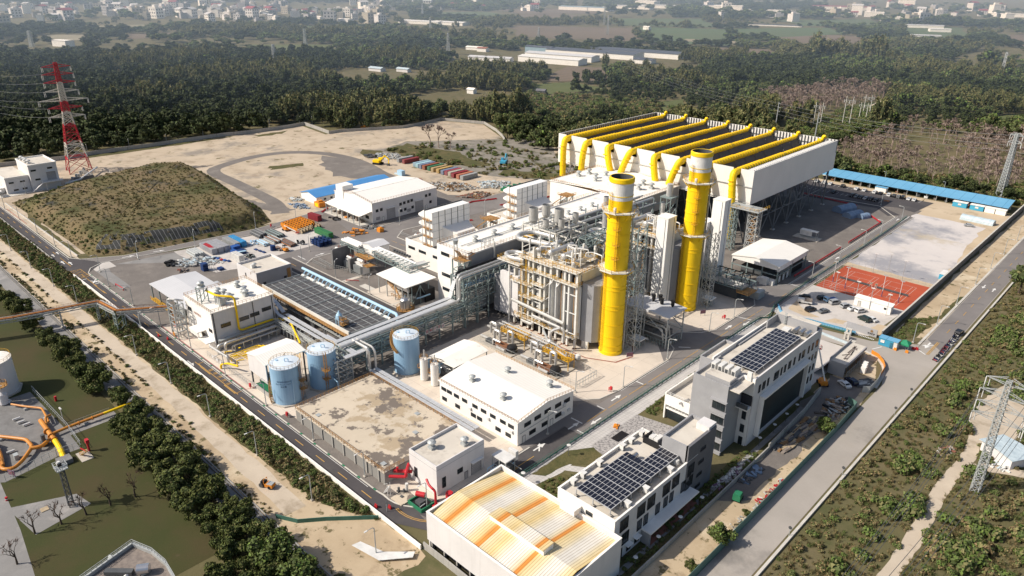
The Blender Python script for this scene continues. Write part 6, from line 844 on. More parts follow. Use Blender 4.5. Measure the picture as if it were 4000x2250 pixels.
for i,(x,y)in E_(((-295,143),(-292,143.4),(-289.5,143.8))):
 q=MB('navy');q.b(x-1,x+1,y-.6,y+.6,.1,.4);S_('flat_crate',q,'%s of three low navy crates beside the ringed blue rack'%('first','middle','last')[i],'crate','low navy crates',(x,y,0))
q=MB('navy')
for k in _r(5):q.L((-289,148+k*.01,.1),[(.9,k*.5),(1.2,k*.5+.1),(1.2,k*.5+.3),(.9,k*.5+.4)],12)
S_('ring_stack',q,'dark blue stacked rings behind the flat control block','stack');t=H_T('stillage_stack','dark blue steel stillages stacked in front of the green container','stack',(-281,166,0))
for i in _r(3):
 for j in _r(3):
  q=MB('navy');x,y=-285+i*2.6,164.6+j*2.2
  for z in(.2,1.1,2.):q.b(x,x+2.4,y,y+2,z,z+.14);q.l([(x,y,z),(x+2.4,y,z),(x+2.4,y+2,z),(x,y+2,z),(x,y,z)],.8,.12,1.2)
  q.B('stillage',t)
RS=reel('acw','pale cable reel lying with two dark ones behind the forklift',1.,1.2,'loose reels by the forklift');RS.location=(-289.5,160.4,.06);RB=reel('dst','dark cable reel behind the forklift',1.,1.2,'loose reels by the forklift');RB.location=(-286.6,161.4,.06);RB.rotation_euler=(0,0,.5);t=H_T('forklift','orange forklift parked on the yard road','forklift',(-284,151.4,.1));q=MB('orange');q.b(-285.4,-282.8,150.6,152.2,.5,1.4);q.b(-283.6,-282.7,150.7,152.1,1.4,1.7);q.B('body',t);q=MB('black')
for x in(-285.2,-283.9):
 for y in(150.7,152.1):q.r((x,y,1.4),(x,y,2.6),.1)
q.b(-285.4,-283.7,150.6,152.2,2.6,2.7);q.B('guard',t);q=MB('black');q.r((-285.7,151,.2),(-285.7,151,3),.14);q.r((-285.7,151.8,.2),(-285.7,151.8,3),.14);q.b(-286.8,-285.8,151,151.2,.2,.3);q.b(-286.8,-285.8,151.6,151.8,.2,.3);q.B('mast',t)
for x in(-285.1,-283.2):
 for y in(150.5,152.3):MB('rubber').t([(x,y-.12,.45),(x,y+.12,.45)],.36,10).B('wheel',t)
pile('orange_parts','heap of orange machine housings beside the green container','heap',[(-287,183),(-279,184),(-279,191),(-285,192)],34,1.15,['orange','orange','wood','scrap'],2.,9);q=MB('orange');q.b(-277.4,-274.8,196,198.4,.1,1.9);q.b(-276.8,-275.4,196.5,198,1.9,2.3);S_('orange_box',q,'single orange box near the warehouse corner','box');pile('grey_scrap','grey metal scrap at the near corner of the warehouse','heap',[(-286,193),(-278,199),(-281,203),(-288,199)],50,.8,['gal','scrap','dst'],1.2,10);pile('black_parts','dark tyres and parts under the far end of the porch','heap',[(-311,192),(-304,191),(-304,194),(-311,195)],26,.9,['black','scrap','dst'],1.3,11);q=MB('orange');q.b(-334,-329,197.4,201.4,.1,2.6);q.u('yellow');q.b(-333,-330,197.3,197.4,.3,2.2);q.u('orange');q.b(-332.5,-330.5,198,200.6,2.6,3.3);S_('orange_plant',q,'orange generator sets beside the blue-roofed shed','machine');pile('grey_blocks','rows of grey blocks on the ground in front of the blue-roofed shed','heap',[(-347,190),(-336,188),(-332,193),(-342,196)],60,.8,['gal','tarp'],.9,12);pile('rubble_heap','white wrapped heap against the gable of the blue-roofed shed','heap',[(-356,196),(-350,193),(-346,198),(-351,201)],50,.9,['rbp','tpp','wdp'],1.6,13);pile('timber_heap','heap of timber and rust-brown scrap behind the blue roof','heap',[(-358,232),(-353,226),(-351,246),(-356,252)],70,.8,['wood','brick_red','scrap'],1.6,14);pile('scrap_heap','long heap of brown and grey scrap below the container row','heap',[(-330,268),(-318,260),(-300,270),(-296,284),(-312,284)],260,.8,['scrap','wood','rbp','gal'],1.7,15);pile('scrap_heap','heap of pale wrapped bundles behind the grey end container','heap',[(-308,292),(-296,284),(-284,296),(-296,306)],200,.9,['rbp','gal','tpp'],1.8,16);pile('scrap_heap','brown scrap heap beside the warehouse corner road','heap',[(-294,262),(-282,268),(-284,282),(-294,276)],150,.8,['scrap','wood','brick_red'],1.8,17);pile('scrap_heap','dark twisted scrap at the left end of the scrap yard','heap',[(-340,262),(-332,260),(-330,270),(-338,272)],70,.8,['scrap','brick_red'],1.4,18);q=MB('gpt')
for k in _r(14):a=R(-60+k*22);x,y=-280+6.5*_c(a),297+11*_s(a);q.r((x-1.2,y-.4,.8),(x+1.2,y+.4,.8),.9,1.5)
S_('green_bins',q,'ring of green bins or barriers in the scrap yard','bins')
for pts,lb in(([(-281,246),(-281,262),(-276,275)],'red pipes lying along the road past the warehouse'),([(-266,268),(-262,284),(-258,300)],'red pipes lying beside the road to the condenser'),([(-262,232),(-258,240)],'short bundle of red pipes on the traffic island'),([(-322,194),(-326,200)],'red pipes by the blue-roofed shed')):
 q=MB('red')
 for k in _r(3):q.t([(x+k*.5,y,.3+.25*(k==1))for x,y in pts],.22,6)
 S_('pipe_stack',q,lb,'pipes','red pipe stacks',(*pts[0],0))
def digger(label,x,y,rz,m,s=1.):
 t=H_T('excavator',label,'excavator',(x,y,.05),'excavators');t.rotation_euler=(0,0,rz);t.scale=(s,s,s)
 def L(mb,name):
  o=bpy.data.objects.new(name,mb.mesh(name));COL.objects.link(o);o.parent=t
 for y_ in(-1.3,1.3):
  q=MB('rubber');q.t([(-2,y_-.3,.5),(-2,y_+.3,.5)],.5,10);q.t([(2,y_-.3,.5),(2,y_+.3,.5)],.5,10);q.b(-2,2,y_-.3,y_+.3,.05,1);L(q,'track')
 q=MB(m);q.b(-2.4,1.4,-1.5,1.5,1.1,2.3);L(q,'body');q=MB(m);q.b(.2,1.8,.3,1.5,2.3,3.4);q.u('glass');q.b(1.8,1.84,.4,1.4,1.8,3.3);L(q,'cab');q=MB(m);q.r((1,-.2,1.8),(4.4,-.2,5),.5,.6);q.r((4.4,-.2,5),(6.8,-.2,3.2),.45,.5);L(q,'boom');q=MB(m);q.r((6.8,-.2,3.3),(6.4,-.2,.9),.35);L(q,'arm');q=MB('dst');q.b(5.6,6.8,-.8,.4,.1,1.1);L(q,'bucket')
digger('yellow excavator parked on the sandy yard by the container row',-384,276,R(20),'yellow',1.25);digger('teal excavator working below the bare bank',-327,333,R(120),'cyan_box',1.2);q=MB('orange');q.r((-489,338,.4),(-485,339,1.4),2.4,1.6);q.b(-484,-482,337.6,340,.1,1.6);S_('road_roller',q,'tiny orange machine by the back wall under the bamboo','machine');pile('pipe_heap','pale jumble of pipes and drums on the sand behind the yellow excavator','heap',[(-408,292),(-392,284),(-384,296),(-398,303)],80,1.1,['rbp','gal'],2.,20);pile('scrap_heap','dark jumble of scrap beside the pale pipes on the sand','heap',[(-412,284),(-402,280),(-398,285),(-406,290)],40,1.,['scrap','dst'],1.6,21);q=MB('lbl');q.b(-354,-349.5,268,270.6,.1,3.2);q.u('tpp');q.b(-357,-354,268,269.4,.1,.9);S_('blue_tank',q,'pale blue upright tank box in front of the container row','tank');t=H_T('control_house','grey two-storey control house with roof vents beside the red and white pylon','building',(-480,104,0));b=MB('lvw');b.b(-500,-469.6,90.3,101.8,.1,8.3);b.B('wall',t);b=MB('lvw');b.b(-489.5,-467,102,116,.1,14);b.B('wall',t);b=MB('scr');b.b(-499.6,-470,90.7,101.7,8.3,8.34);b.B('roof',t);b=MB('scr');b.b(-489.1,-467.4,102.4,115.6,14.,14.05);b.B('roof',t);b=MB('wwl')
for c in((-500.2,-469.4,90.1,90.5),(-469.9,-469.4,90.5,101.8)):b.b(*c,8.3,9.1)
for c in((-489.7,-466.8,101.8,102.2),(-489.7,-466.8,115.8,116.2),(-489.7,-489.3,102.2,115.8),(-467.2,-466.8,102.2,115.8)):b.b(*c,14,14.7)
b.B('parapet',t)
for x,y in((-486,104),(-482,104.4),(-478,104),(-474,104.4)):vent(t,x,y,14.1,1.3,'acw')
for u,zz_ in((93,6),(98.4,6),(94.5,1.8),(98.8,1.9)):W_N(t,'+x',-469.6,u,zz_,2.2,.7,mull=2)
for u,zz_ in((104.2,11.4),(112.4,11.6),(105.4,6.2)):W_N(t,'+x',-467,u,zz_,2.4,.8,mull=2)
door(t,'+x',-467,112.4,4.2,4.6,'gwl','shutter',4.8,True);b=MB('lvw');b.b(-467,-463.6,107,117,4.3,4.7);b.b(-464,-463.6,108,108.4,.1,4.3);b.r((-464.5,101,.3),(-464.5,107,4.5),1.2,.3);b.u('gal').l([(-463.8,107,4.7),(-463.8,117,4.7)],1.1,.08);b.B('landing',t);b=MB('wwl');b.b(-484,-466,84,87,3.,3.3);b.b(-478,-474,84.6,90,.1,3);b.B('side_canopy',t);q=MB('sand_pale');q.u('pkb');q.b(-472,-464.5,84,116.8,.04,.12);S_('forecourt',q,'pale concrete strip along the front of the control house','slab');q=MB('wpt');q.t([(-466,118,1.6),(-466,126,2.6),(-489,143,2.6)],.5,8);q.u('gal')
for k in _r(6):q.r((-467-k*3.6,127+k*2.6,0),(-467-k*3.6,127+k*2.6,2.5),.25)
for k in _r(8):q.c(-470-k*3,122+k*2,.7,.1,2+k%2,8)
S_('switchgear',q,'pale pipe-like switchgear on stubby posts at the pylon foot','switchgear');q=MB('dcn');q.b(-488,-470,134,134.6,.1,3);q.b(-470.6,-470,124,134,.1,3);S_('pylon_pit_wall',q,'low dark wall round the pylon foot','wall');q=MB('gal');q.l([(-478,146,.1),(-458,140,.1),(-452,130,.1)],2.4,.1,2);S_('wire_fence',q,'wire fence between the pylon and the sandy yard','fence')
def lattice_tower(name,label,x,y,base,top,h,arms,mats,bands,cat='pylon',rz=.0,w=.45,lines=None,group=None,waist=None):
 0;t=H_T(name,label,cat,(x,y,0),group);t.rotation_euler=(0,0,rz)
 def half(z):
  if waist and z>waist[0]:return waist[1]+(top-waist[1])*(z-waist[0])/(h-waist[0])
  if waist:return base+(waist[1]-base)*z/waist[0]
  return base+(top-base)*z/h
 def L(mb,nm_):
  kid(t,nm_,mb.mesh(nm_));return o
 for z0,z1,m in bands:
  q=MB(m);zs=[z0]
  while zs[-1]<z1-.1:zs.append(min(z1,zs[-1]+max(1.6,half(zs[-1])*1.25)))
  for a,b_ in zip(zs[:-1],zs[1:]):
   ra,rb=half(a),half(b_);C4=[(-1,-1),(1,-1),(1,1),(-1,1)]
   for i in _r(4):
    c,d=C4[i],C4[(i+1)%4];q.r((c[0]*ra,c[1]*ra,a),(c[0]*rb,c[1]*rb,b_),w);q.r((c[0]*ra,c[1]*ra,a),(d[0]*rb,d[1]*rb,b_),w*.6);q.r((d[0]*ra,d[1]*ra,a),(c[0]*rb,c[1]*rb,b_),w*.6);q.r((c[0]*rb,c[1]*rb,b_),(d[0]*rb,d[1]*rb,b_),w*.6)
  L(q,'mast_section')
 for z,ln,m in arms:
  q=MB(m);r=half(z)
  for s in(-1,1):
   tip=(0,s*ln,z+.3)
   for k in(-1,1):q.r((k*r,s*r,z+1.6),tip,w*.6);q.r((k*r,s*r,z),tip,w*.7)
   for f in(.33,.66):q.r((r*(1-f),s*(r+(ln-r)*f),z),(-r*(1-f),s*(r+(ln-r)*f),z),w*.4);q.r((r*(1-f),s*(r+(ln-r)*f),z),(r*(1-f),s*(r+(ln-r)*f),z+1.6*(1-f)),w*.4)
  L(q,'cross_arm');q=MB('acw')
  for s in(-1,1):q.t([(0,s*ln,z+.2),(0,s*ln,z-2.6)],.14,6);q.t([(.8,s*(ln-.6),z),(.8,s*(ln-.6),z-2.4)],.12,6)
  L(q,'insulator')
 return t
lattice_tower('power_pylon','tall red and white lattice pylon with eight cross arms, behind the grassy mound',-497.5,135.4,6.3,.8,64,[(61.5,7.5,'lattice_red'),(57.2,8.2,'lattice_red'),(52.6,8.2,'lattice_red'),(47.6,9,'lattice_white'),(42.4,13,'lattice_white'),(38,9,'lattice_red'),(33,9.6,'lattice_white')],None,[(0,9,'lattice_red'),(9,17.5,'lattice_white'),(17.5,28.5,'lattice_red'),(28.5,36,'lattice_white'),(36,42,'lattice_red'),(42,53,'lattice_white'),(53,64,'lattice_red')],rz=R(-8),w=.4,waist=(36,1.9))
def wire(p,q,sag,r,n=14):
 p=V_(p);q=V_(q);return[p+(q-p)*i/n-V_((0,0,4*sag*(i/n)*(1-i/n)))for i in _r(n+1)]
for k,(z,ln)in E_(((58,8),(53,8),(48,9),(43,12.6),(38.4,9),(33.4,9.4))):
 q=MB('wire_grey');c,s=1,0;q.t(wire((-497.5+s*ln,136-c*ln,z),(-960+s*ln,120-c*ln,z+4),16,.1),.045,4);S_('power_line',q,'overhead wire running left from the red and white pylon, %s from the top'%ORD[k],'wire','wires of the red and white pylon')
def wall_run(name,label,pts,h,m,th=.3,group=None):
 b=MB(m)
 for a,c in zip(pts[:-1],pts[1:]):b.r((a[0],a[1],h/2),(c[0],c[1],h/2),th,h)
 return S_(name,b,label,'wall',group,(*pts[0],0))
wall_run('boundary_wall','long pale boundary wall between the sandy yard and the dark woods',[(-548,80),(-542,104),(-535,137),(-537,160),(-534,192),(-534,206),(-533,240),(-527.5,268),(-526.5,296),(-528,311),(-505,308.5),(-486,306)],2.6,'cnw');wall_run('boundary_wall','pale boundary wall with railing round the far sandy corner',[(-486,306),(-485.5,316),(-474,340),(-464,360),(-466,385),(-469,403),(-432,417.5),(-405,404),(-387,392.5),(-376,384)],2.2,'cnw');wall_run('boundary_wall','low white wall along the perimeter road beside the green verge',[(-470,75.),(-445,75.4),(-344,75.5)],1.,'cnw');wall_run('boundary_wall','long white wall along the lower side of the perimeter road',[(-318,75.7),(-300,75.9),(-99.6,76.2)],1.3,'wwl');wall_run('site_fence','dark green barrier crossing the sand road near the gym',[(-131,59.4),(-126,62),(-122,67),(-114,75.6)],1.1,'mesh_green',.15);q=MB('pkb');q.r((-452,84.5,.2),(-342,84.6,.2),.5,.5);q.u('dirt_path');q.p([(-470,82,.07),(-345,82,.07),(-338,84,.07),(-342,84.4,.07),(-452,84.4,.07)]);q.u('red');q.r((-440,82.2,.2),(-406,82.2,.2),.1);struct('mound_footpath',q)
def stripes_mat():
 m=bpy.data.materials.new('striped_roof');m.use_nodes=True;nt=m.node_tree;N=nt.nodes;L=nt.links;b=N['Principled BSDF'];b.inputs['Roughness'].default_value=.55;g=N.new('ShaderNodeNewGeometry');s=N.new('ShaderNodeSeparateXYZ');L.new(g.outputs['Position'],s.inputs[0]);mr=N.new('ShaderNodeMapRange');L.new(s.outputs[0],mr.inputs[0]);mr.inputs[1].default_value=-99;mr.inputs[2].default_value=-64.5;rp=N.new('ShaderNodeValToRGB');L.new(mr.outputs[0],rp.inputs[0]);rp.color_ramp.interpolation='LINEAR';W_,Y_,O_,C_=(.78,.74,.66,1),(.76,.58,.27,1),(.72,.28,.05,1),(.78,.66,.42,1);st=[(0,Y_),(.05,C_),(.10,Y_),(.125,O_),(.15,O_),(.155,Y_),(.2,C_),(.23,W_),(.30,W_),(.33,C_),(.38,Y_),(.405,O_),(.43,O_),(.435,C_),(.52,Y_),(.55,C_),(.6,W_),(.66,W_),(.70,C_),(.715,O_),(.735,O_),(.74,Y_),(.8,C_),(.84,W_),(.9,W_),(.94,C_),(.98,Y_)];els=rp.color_ramp.elements;els[0].position,els[0].color=st[0];els[1].position,els[1].color=st[-1]
 for p,c in st[1:-1]:e=els.new(p);e.color=c
 d=N.new('ShaderNodeMath');d.operation='DIVIDE';L.new(s.outputs[0],d.inputs[0]);d.inputs[1].default_value=.62;f=N.new('ShaderNodeMath');f.operation='FRACT';L.new(d.outputs[0],f.inputs[0]);lt=N.new('ShaderNodeMath');lt.operation='LESS_THAN';L.new(f.outputs[0],lt.inputs[0]);lt.inputs[1].default_value=.2;mx=N.new('ShaderNodeMix');mx.data_type='RGBA';mx.blend_type='MULTIPLY';L.new(lt.outputs[0],mx.inputs[0]);L.new(rp.outputs[0],mx.inputs[6]);mx.inputs[7].default_value=(.62,.55,.48,1);n=N.new('ShaderNodeTexNoise');n.inputs['Scale'].default_value=.25;n.inputs['Detail'].default_value=6;L.new(g.outputs['Position'],n.inputs['Vector']);m2=N.new('ShaderNodeMapRange');L.new(n.outputs['Fac'],m2.inputs[0]);m2.inputs[1].default_value=.35;m2.inputs[2].default_value=.7;m2.inputs[3].default_value=1.03;m2.inputs[4].default_value=.86;h=N.new('ShaderNodeHueSaturation');L.new(mx.outputs[2],h.inputs['Color']);L.new(m2.outputs[0],h.inputs['Value']);L.new(h.outputs[0],b.inputs['Base Color']);_M['striped_roof']=m
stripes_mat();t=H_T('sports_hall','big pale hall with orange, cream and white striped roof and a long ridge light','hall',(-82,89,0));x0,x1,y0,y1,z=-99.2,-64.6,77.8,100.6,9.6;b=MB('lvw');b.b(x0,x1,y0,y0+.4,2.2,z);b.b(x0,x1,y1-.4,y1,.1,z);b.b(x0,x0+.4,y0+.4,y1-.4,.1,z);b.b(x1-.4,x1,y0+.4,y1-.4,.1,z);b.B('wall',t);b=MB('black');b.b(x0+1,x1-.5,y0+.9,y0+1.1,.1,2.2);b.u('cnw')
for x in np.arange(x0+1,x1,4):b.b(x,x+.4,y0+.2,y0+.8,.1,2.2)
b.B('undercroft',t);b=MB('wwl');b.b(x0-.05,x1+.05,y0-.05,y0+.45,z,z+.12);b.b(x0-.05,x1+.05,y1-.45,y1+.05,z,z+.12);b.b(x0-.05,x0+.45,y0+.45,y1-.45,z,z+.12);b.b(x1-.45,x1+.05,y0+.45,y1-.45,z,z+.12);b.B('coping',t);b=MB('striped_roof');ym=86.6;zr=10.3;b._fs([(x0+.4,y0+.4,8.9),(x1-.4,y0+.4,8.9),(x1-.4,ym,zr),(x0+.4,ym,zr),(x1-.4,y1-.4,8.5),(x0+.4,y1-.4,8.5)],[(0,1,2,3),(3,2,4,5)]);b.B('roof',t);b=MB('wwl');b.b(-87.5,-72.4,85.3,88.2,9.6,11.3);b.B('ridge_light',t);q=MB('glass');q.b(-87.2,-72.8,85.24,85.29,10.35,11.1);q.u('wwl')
for k in _r(11):q.b(-87.2+k*1.42,-87.05+k*1.42,85.2,85.235,10.3,11.15)
o=q.B('glazing');o.parent=b and t.children[-1];b=MB('striped_roof');b.b(-87.5,-72.4,85.1,88.4,11.3,11.45);b.B('ridge_roof',t);wall_run('retaining_wall','short weathered concrete wall stub beside the striped-roof hall',[(-99.5,76.9),(-93,76.9),(-66,76.6)],1.8,'cnw');q=MB('acw');q._fs([(-111,66.2,.5),(-103,67.6,.6),(-98.4,73,.8),(-99.4,74.4,.8),(-104.4,69.8,.6),(-110.6,68.2,.5)],[(0,1,4,5),(1,2,3,4)]);q._fs([(-111,66.2,.4),(-103,67.6,.5),(-98.4,73,.7),(-99.4,74.4,.7),(-104.4,69.8,.5),(-110.6,68.2,.4)],[(5,4,1,0),(4,3,2,1)]);S_('metal_sheet',q,'bent white corrugated sheet lying on the sandy ground','sheet')
def pv_array(t,x0,x1,y0,y1,z,nx,ny,tilt=.03,hole=None,post=1.2):
 0;dx,dy=(x1-x0)/nx,(y1-y0)/ny;fr=MB('pv_frame')
 for j in _r(ny):
  p=MB('pv');n_=0
  for i in _r(nx):
   xa,ya=x0+i*dx,y0+j*dy
   if hole and xa<hole[0]and ya>=hole[1]:continue
   za=z-(xa-x0)*tilt;p._fs([(xa+.04,ya+.04,za),(xa+dx-.04,ya+.04,za-dx*tilt),(xa+dx-.04,ya+dy-.04,za-dx*tilt),(xa+.04,ya+dy-.04,za)],[(0,1,2,3)]);n_+=1
  p.B('panel_row',t);xs=hole[0]if hole and y0+j*dy>=hole[1]else x0;w_=.2 if j%2==0 else.09;fr.r((xs,y0+j*dy,z-(xs-x0)*tilt-.02),(x1,y0+j*dy,z-(x1-x0)*tilt-.02),w_,.1)
 fr.r((hole[0]if hole else x0,y1,z),(x1,y1,z-(x1-x0)*tilt),.2,.1)
 for i in _r(nx+1):
  xa=x0+i*dx;ye=hole[1]if hole and xa<hole[0]-.01 else y1;fr.r((xa,y0,z-(xa-x0)*tilt-.03),(xa,ye,z-(xa-x0)*tilt-.03),.09 if 0<i<nx else.16,.08)
 fr.B('panel_frame',t);pp=MB('pv_frame')
 for j in _r(0,ny+1,2):
  for xa in(x0,(x0+x1)/2,x1-.05):
   if hole and xa<hole[0]and y0+j*dy>hole[1]:continue
   pp.r((xa,y0+j*dy,z-post-.3),(xa,y0+j*dy,z-(xa-x0)*tilt),.18);pp.u('concrete');pp.b(xa-.35,xa+.35,y0+j*dy-.35,y0+j*dy+.35,z-post-.4,z-post);pp.u('pv_frame')
 pp.B('panel_post',t)
def ac_unit(label,x,y,z,rz=0,group='rooftop air conditioners'):
 t=H_T('air_conditioner',label,'air conditioner',(x,y,z),group);t.rotation_euler=(0,0,rz)
 for nm_,mb in(('casing',MB('acw').b(-.55,.55,-.45,.45,.35,1.6)),('fan_grille',MB('dst').b(.551,.58,-.3,.3,.6,1.3)),('stand',MB('gal').b(-.5,.5,-.4,-.3,0,.35).b(-.5,.5,.3,.4,0,.35)),('cap',MB('acw').b(-.75,.75,-.6,.6,1.62,1.7))):
  kid(t,nm_,mb.mesh(nm_))
 return t
def heater(t,x,y,z,n=1,ln=2.6):
 for k in _r(n):
  q=MB('sbr');q.t([(x+k*1.7,y-ln/2,z+1.1),(x+k*1.7,y+ln/2,z+1.1)],.62,16);q.u('gal')
  for yy in(y-ln*.35,y+ln*.35):q.r((x+k*1.7,yy,z),(x+k*1.7,yy,z+.6),.3)
  q.B('water_heater',t)
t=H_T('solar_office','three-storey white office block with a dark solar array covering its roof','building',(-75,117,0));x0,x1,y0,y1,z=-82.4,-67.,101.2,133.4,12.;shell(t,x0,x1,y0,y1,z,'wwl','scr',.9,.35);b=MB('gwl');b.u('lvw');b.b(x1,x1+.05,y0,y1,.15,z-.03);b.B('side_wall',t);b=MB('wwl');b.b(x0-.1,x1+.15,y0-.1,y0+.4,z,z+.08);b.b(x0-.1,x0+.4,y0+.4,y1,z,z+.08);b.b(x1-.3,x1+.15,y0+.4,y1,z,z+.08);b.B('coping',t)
for u,zz_,w_,h_ in((104.6,9.3,2.8,2.9),(110.8,9.3,2.8,2.9),(114.6,9.3,2.8,3.),(120.6,9.3,2.8,2.9),(124.4,9.3,2.8,2.9),(130.9,9.2,2.6,2.8),(105.4,5.2,2.4,2.9),(110.6,5.4,1.6,2.6),(113.,5.4,1.5,2.6),(117.6,5.6,1.6,2.6),(120.8,5.6,1.5,2.5),(123.2,5.6,1.4,2.5),(128.2,5.7,1.8,2.8),(131.4,5.7,1.6,2.8),(107,1.8,1.4,1.8),(104.2,1.6,.6,2.6),(110,1.9,1.5,1.5)):
 W_N(t,'+x',x1+.05,u,zz_,w_,h_,mull=2 if w_>2 else 1,pane=True,depth=.06)
b=MB('wwl');b.b(x1+.06,x1+2.6,111.6,131.6,3.35,3.7);b.u('mgw');b.b(x1+.06,x1+2.4,111.6,112,.1,3.35);b.u('brick_red');b.b(x1+.06,x1+2.4,112,131.6,.06,.2);b.u('frd')
for k in _r(16):b.b(x1+.07,x1+.12,112.6+k*1.2,113.5+k*1.2,.3,3.2)
b.B('entrance_canopy',t)
for u in(106.4,109.6):
 b=MB('wwl');b.b(x1+.06,x1+1.1,u-1,u+1,3.,3.12);b.B('hood',t)
for u in(-77.4,-73.6):W_N(t,'-y',y0,u,10.2,1.6,.8,mull=1)
b=MB('wwl');b.b(-79.6,-75.6,98.6,101.15,9.7,11);b.B('link_roof',t);pv_array(t,-78.4,-69.2,102.6,128.4,13.3,10,14,.03,(-74.4,119.2),1.7);heater(t,-77.,121.8,11.1,1);q=MB('acw');q.b(-77.6,-75.4,119.6,120.4,11.1,12.2);q.B('water_box',t)
for k,(x,y)in E_(((-81.3,105.2),(-81.3,108.6),(-81.3,114.6),(-81.3,123.4),(-81.3,127.),(-81.2,131.2))):ac_unit('white air conditioner on the solar office left roof edge, %s from the near end'%ORD[k],x,y,11.1)
for k,(x,y)in E_(((-68.3,107.4),(-68.3,114.2),(-68.3,123.8))):ac_unit('white air conditioner on the solar office right roof edge, %s from the near end'%ORD[k],x,y,11.1,PI)
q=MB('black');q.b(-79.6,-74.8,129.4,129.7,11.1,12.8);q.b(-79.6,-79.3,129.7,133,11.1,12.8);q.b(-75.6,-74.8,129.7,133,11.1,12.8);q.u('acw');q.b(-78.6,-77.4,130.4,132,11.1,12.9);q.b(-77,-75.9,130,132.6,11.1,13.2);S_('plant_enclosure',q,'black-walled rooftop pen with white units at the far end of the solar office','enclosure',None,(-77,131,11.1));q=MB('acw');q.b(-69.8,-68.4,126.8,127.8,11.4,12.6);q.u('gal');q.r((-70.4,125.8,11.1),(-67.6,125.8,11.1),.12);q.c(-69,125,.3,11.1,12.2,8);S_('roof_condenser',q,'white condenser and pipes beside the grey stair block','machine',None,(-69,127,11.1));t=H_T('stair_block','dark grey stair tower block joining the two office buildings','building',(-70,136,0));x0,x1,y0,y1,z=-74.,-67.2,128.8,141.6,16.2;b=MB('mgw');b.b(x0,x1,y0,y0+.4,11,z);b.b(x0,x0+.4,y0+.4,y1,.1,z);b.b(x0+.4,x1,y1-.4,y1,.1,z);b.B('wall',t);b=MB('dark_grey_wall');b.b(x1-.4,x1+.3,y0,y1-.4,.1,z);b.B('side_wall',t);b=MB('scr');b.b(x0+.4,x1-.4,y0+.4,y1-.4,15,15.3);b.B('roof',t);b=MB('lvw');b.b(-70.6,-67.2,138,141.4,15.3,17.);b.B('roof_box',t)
for u,zz_ in((135.6,12.6),(135.4,9),(135.2,5.4),(135,2)):W_N(t,'+x',x1+.3,u,zz_,2.2,.8,mull=1)
for u,zz_ in((130.3,8.6),(130,5.)):W_N(t,'+x',x1+.3,u,zz_,1.4,2.2,mull=1)
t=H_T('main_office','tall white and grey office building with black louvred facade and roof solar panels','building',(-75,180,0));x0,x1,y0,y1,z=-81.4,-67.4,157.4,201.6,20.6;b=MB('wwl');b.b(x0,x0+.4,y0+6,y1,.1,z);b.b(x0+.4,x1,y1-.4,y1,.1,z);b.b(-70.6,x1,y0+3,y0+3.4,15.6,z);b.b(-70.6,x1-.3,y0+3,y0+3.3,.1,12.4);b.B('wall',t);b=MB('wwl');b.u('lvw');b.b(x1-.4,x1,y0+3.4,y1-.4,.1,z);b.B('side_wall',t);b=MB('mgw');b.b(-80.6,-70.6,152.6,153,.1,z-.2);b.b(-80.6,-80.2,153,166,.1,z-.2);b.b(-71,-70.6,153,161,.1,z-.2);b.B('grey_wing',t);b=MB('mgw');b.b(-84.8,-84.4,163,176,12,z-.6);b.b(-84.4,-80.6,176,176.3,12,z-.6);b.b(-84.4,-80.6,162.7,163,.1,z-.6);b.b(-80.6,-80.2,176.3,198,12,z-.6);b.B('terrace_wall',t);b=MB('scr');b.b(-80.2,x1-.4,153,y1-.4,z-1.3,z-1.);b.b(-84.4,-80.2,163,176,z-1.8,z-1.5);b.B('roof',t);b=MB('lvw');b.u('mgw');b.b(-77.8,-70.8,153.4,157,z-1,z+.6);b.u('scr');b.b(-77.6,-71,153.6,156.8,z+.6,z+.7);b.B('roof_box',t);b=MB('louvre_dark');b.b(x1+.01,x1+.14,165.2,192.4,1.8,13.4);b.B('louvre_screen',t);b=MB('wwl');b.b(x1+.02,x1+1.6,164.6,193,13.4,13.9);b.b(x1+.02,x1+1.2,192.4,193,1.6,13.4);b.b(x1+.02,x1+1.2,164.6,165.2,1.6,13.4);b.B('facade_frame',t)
for k,u in E_((163.6,166.,168.4,172.4,173.8,176.2,178.4,181.2,184.2,187.6,190,193.6,196.2,199.2)):W_N(t,'+x',x1,u,16.6,(1.,1.5,.8)[k%3],2.2,mull=1,pane=True)
for u in(195,197.2,199.6):
 for zz_ in(12.4,8.6,5):W_N(t,'+x',x1,u+.3*(zz_>9),zz_,.8,2.,mull=0)
for zz_ in(14.2,10.2,6.2,2.4):
 W_N(t,'-y',152.6,-72.6,zz_,3.4,2.4,mull=2,pane=True,depth=.08)
 if zz_<13:W_N(t,'-y',y0+3,-69.,zz_-1,1.,2.2,mull=0)
 b=MB('mgw');b.b(-74.8,-70.2,151.7,152.58,zz_+1.4,zz_+1.7);b.b(-74.8,-70.2,151.8,152.5,zz_-2.2,zz_-1.4);b.B('balcony',t)
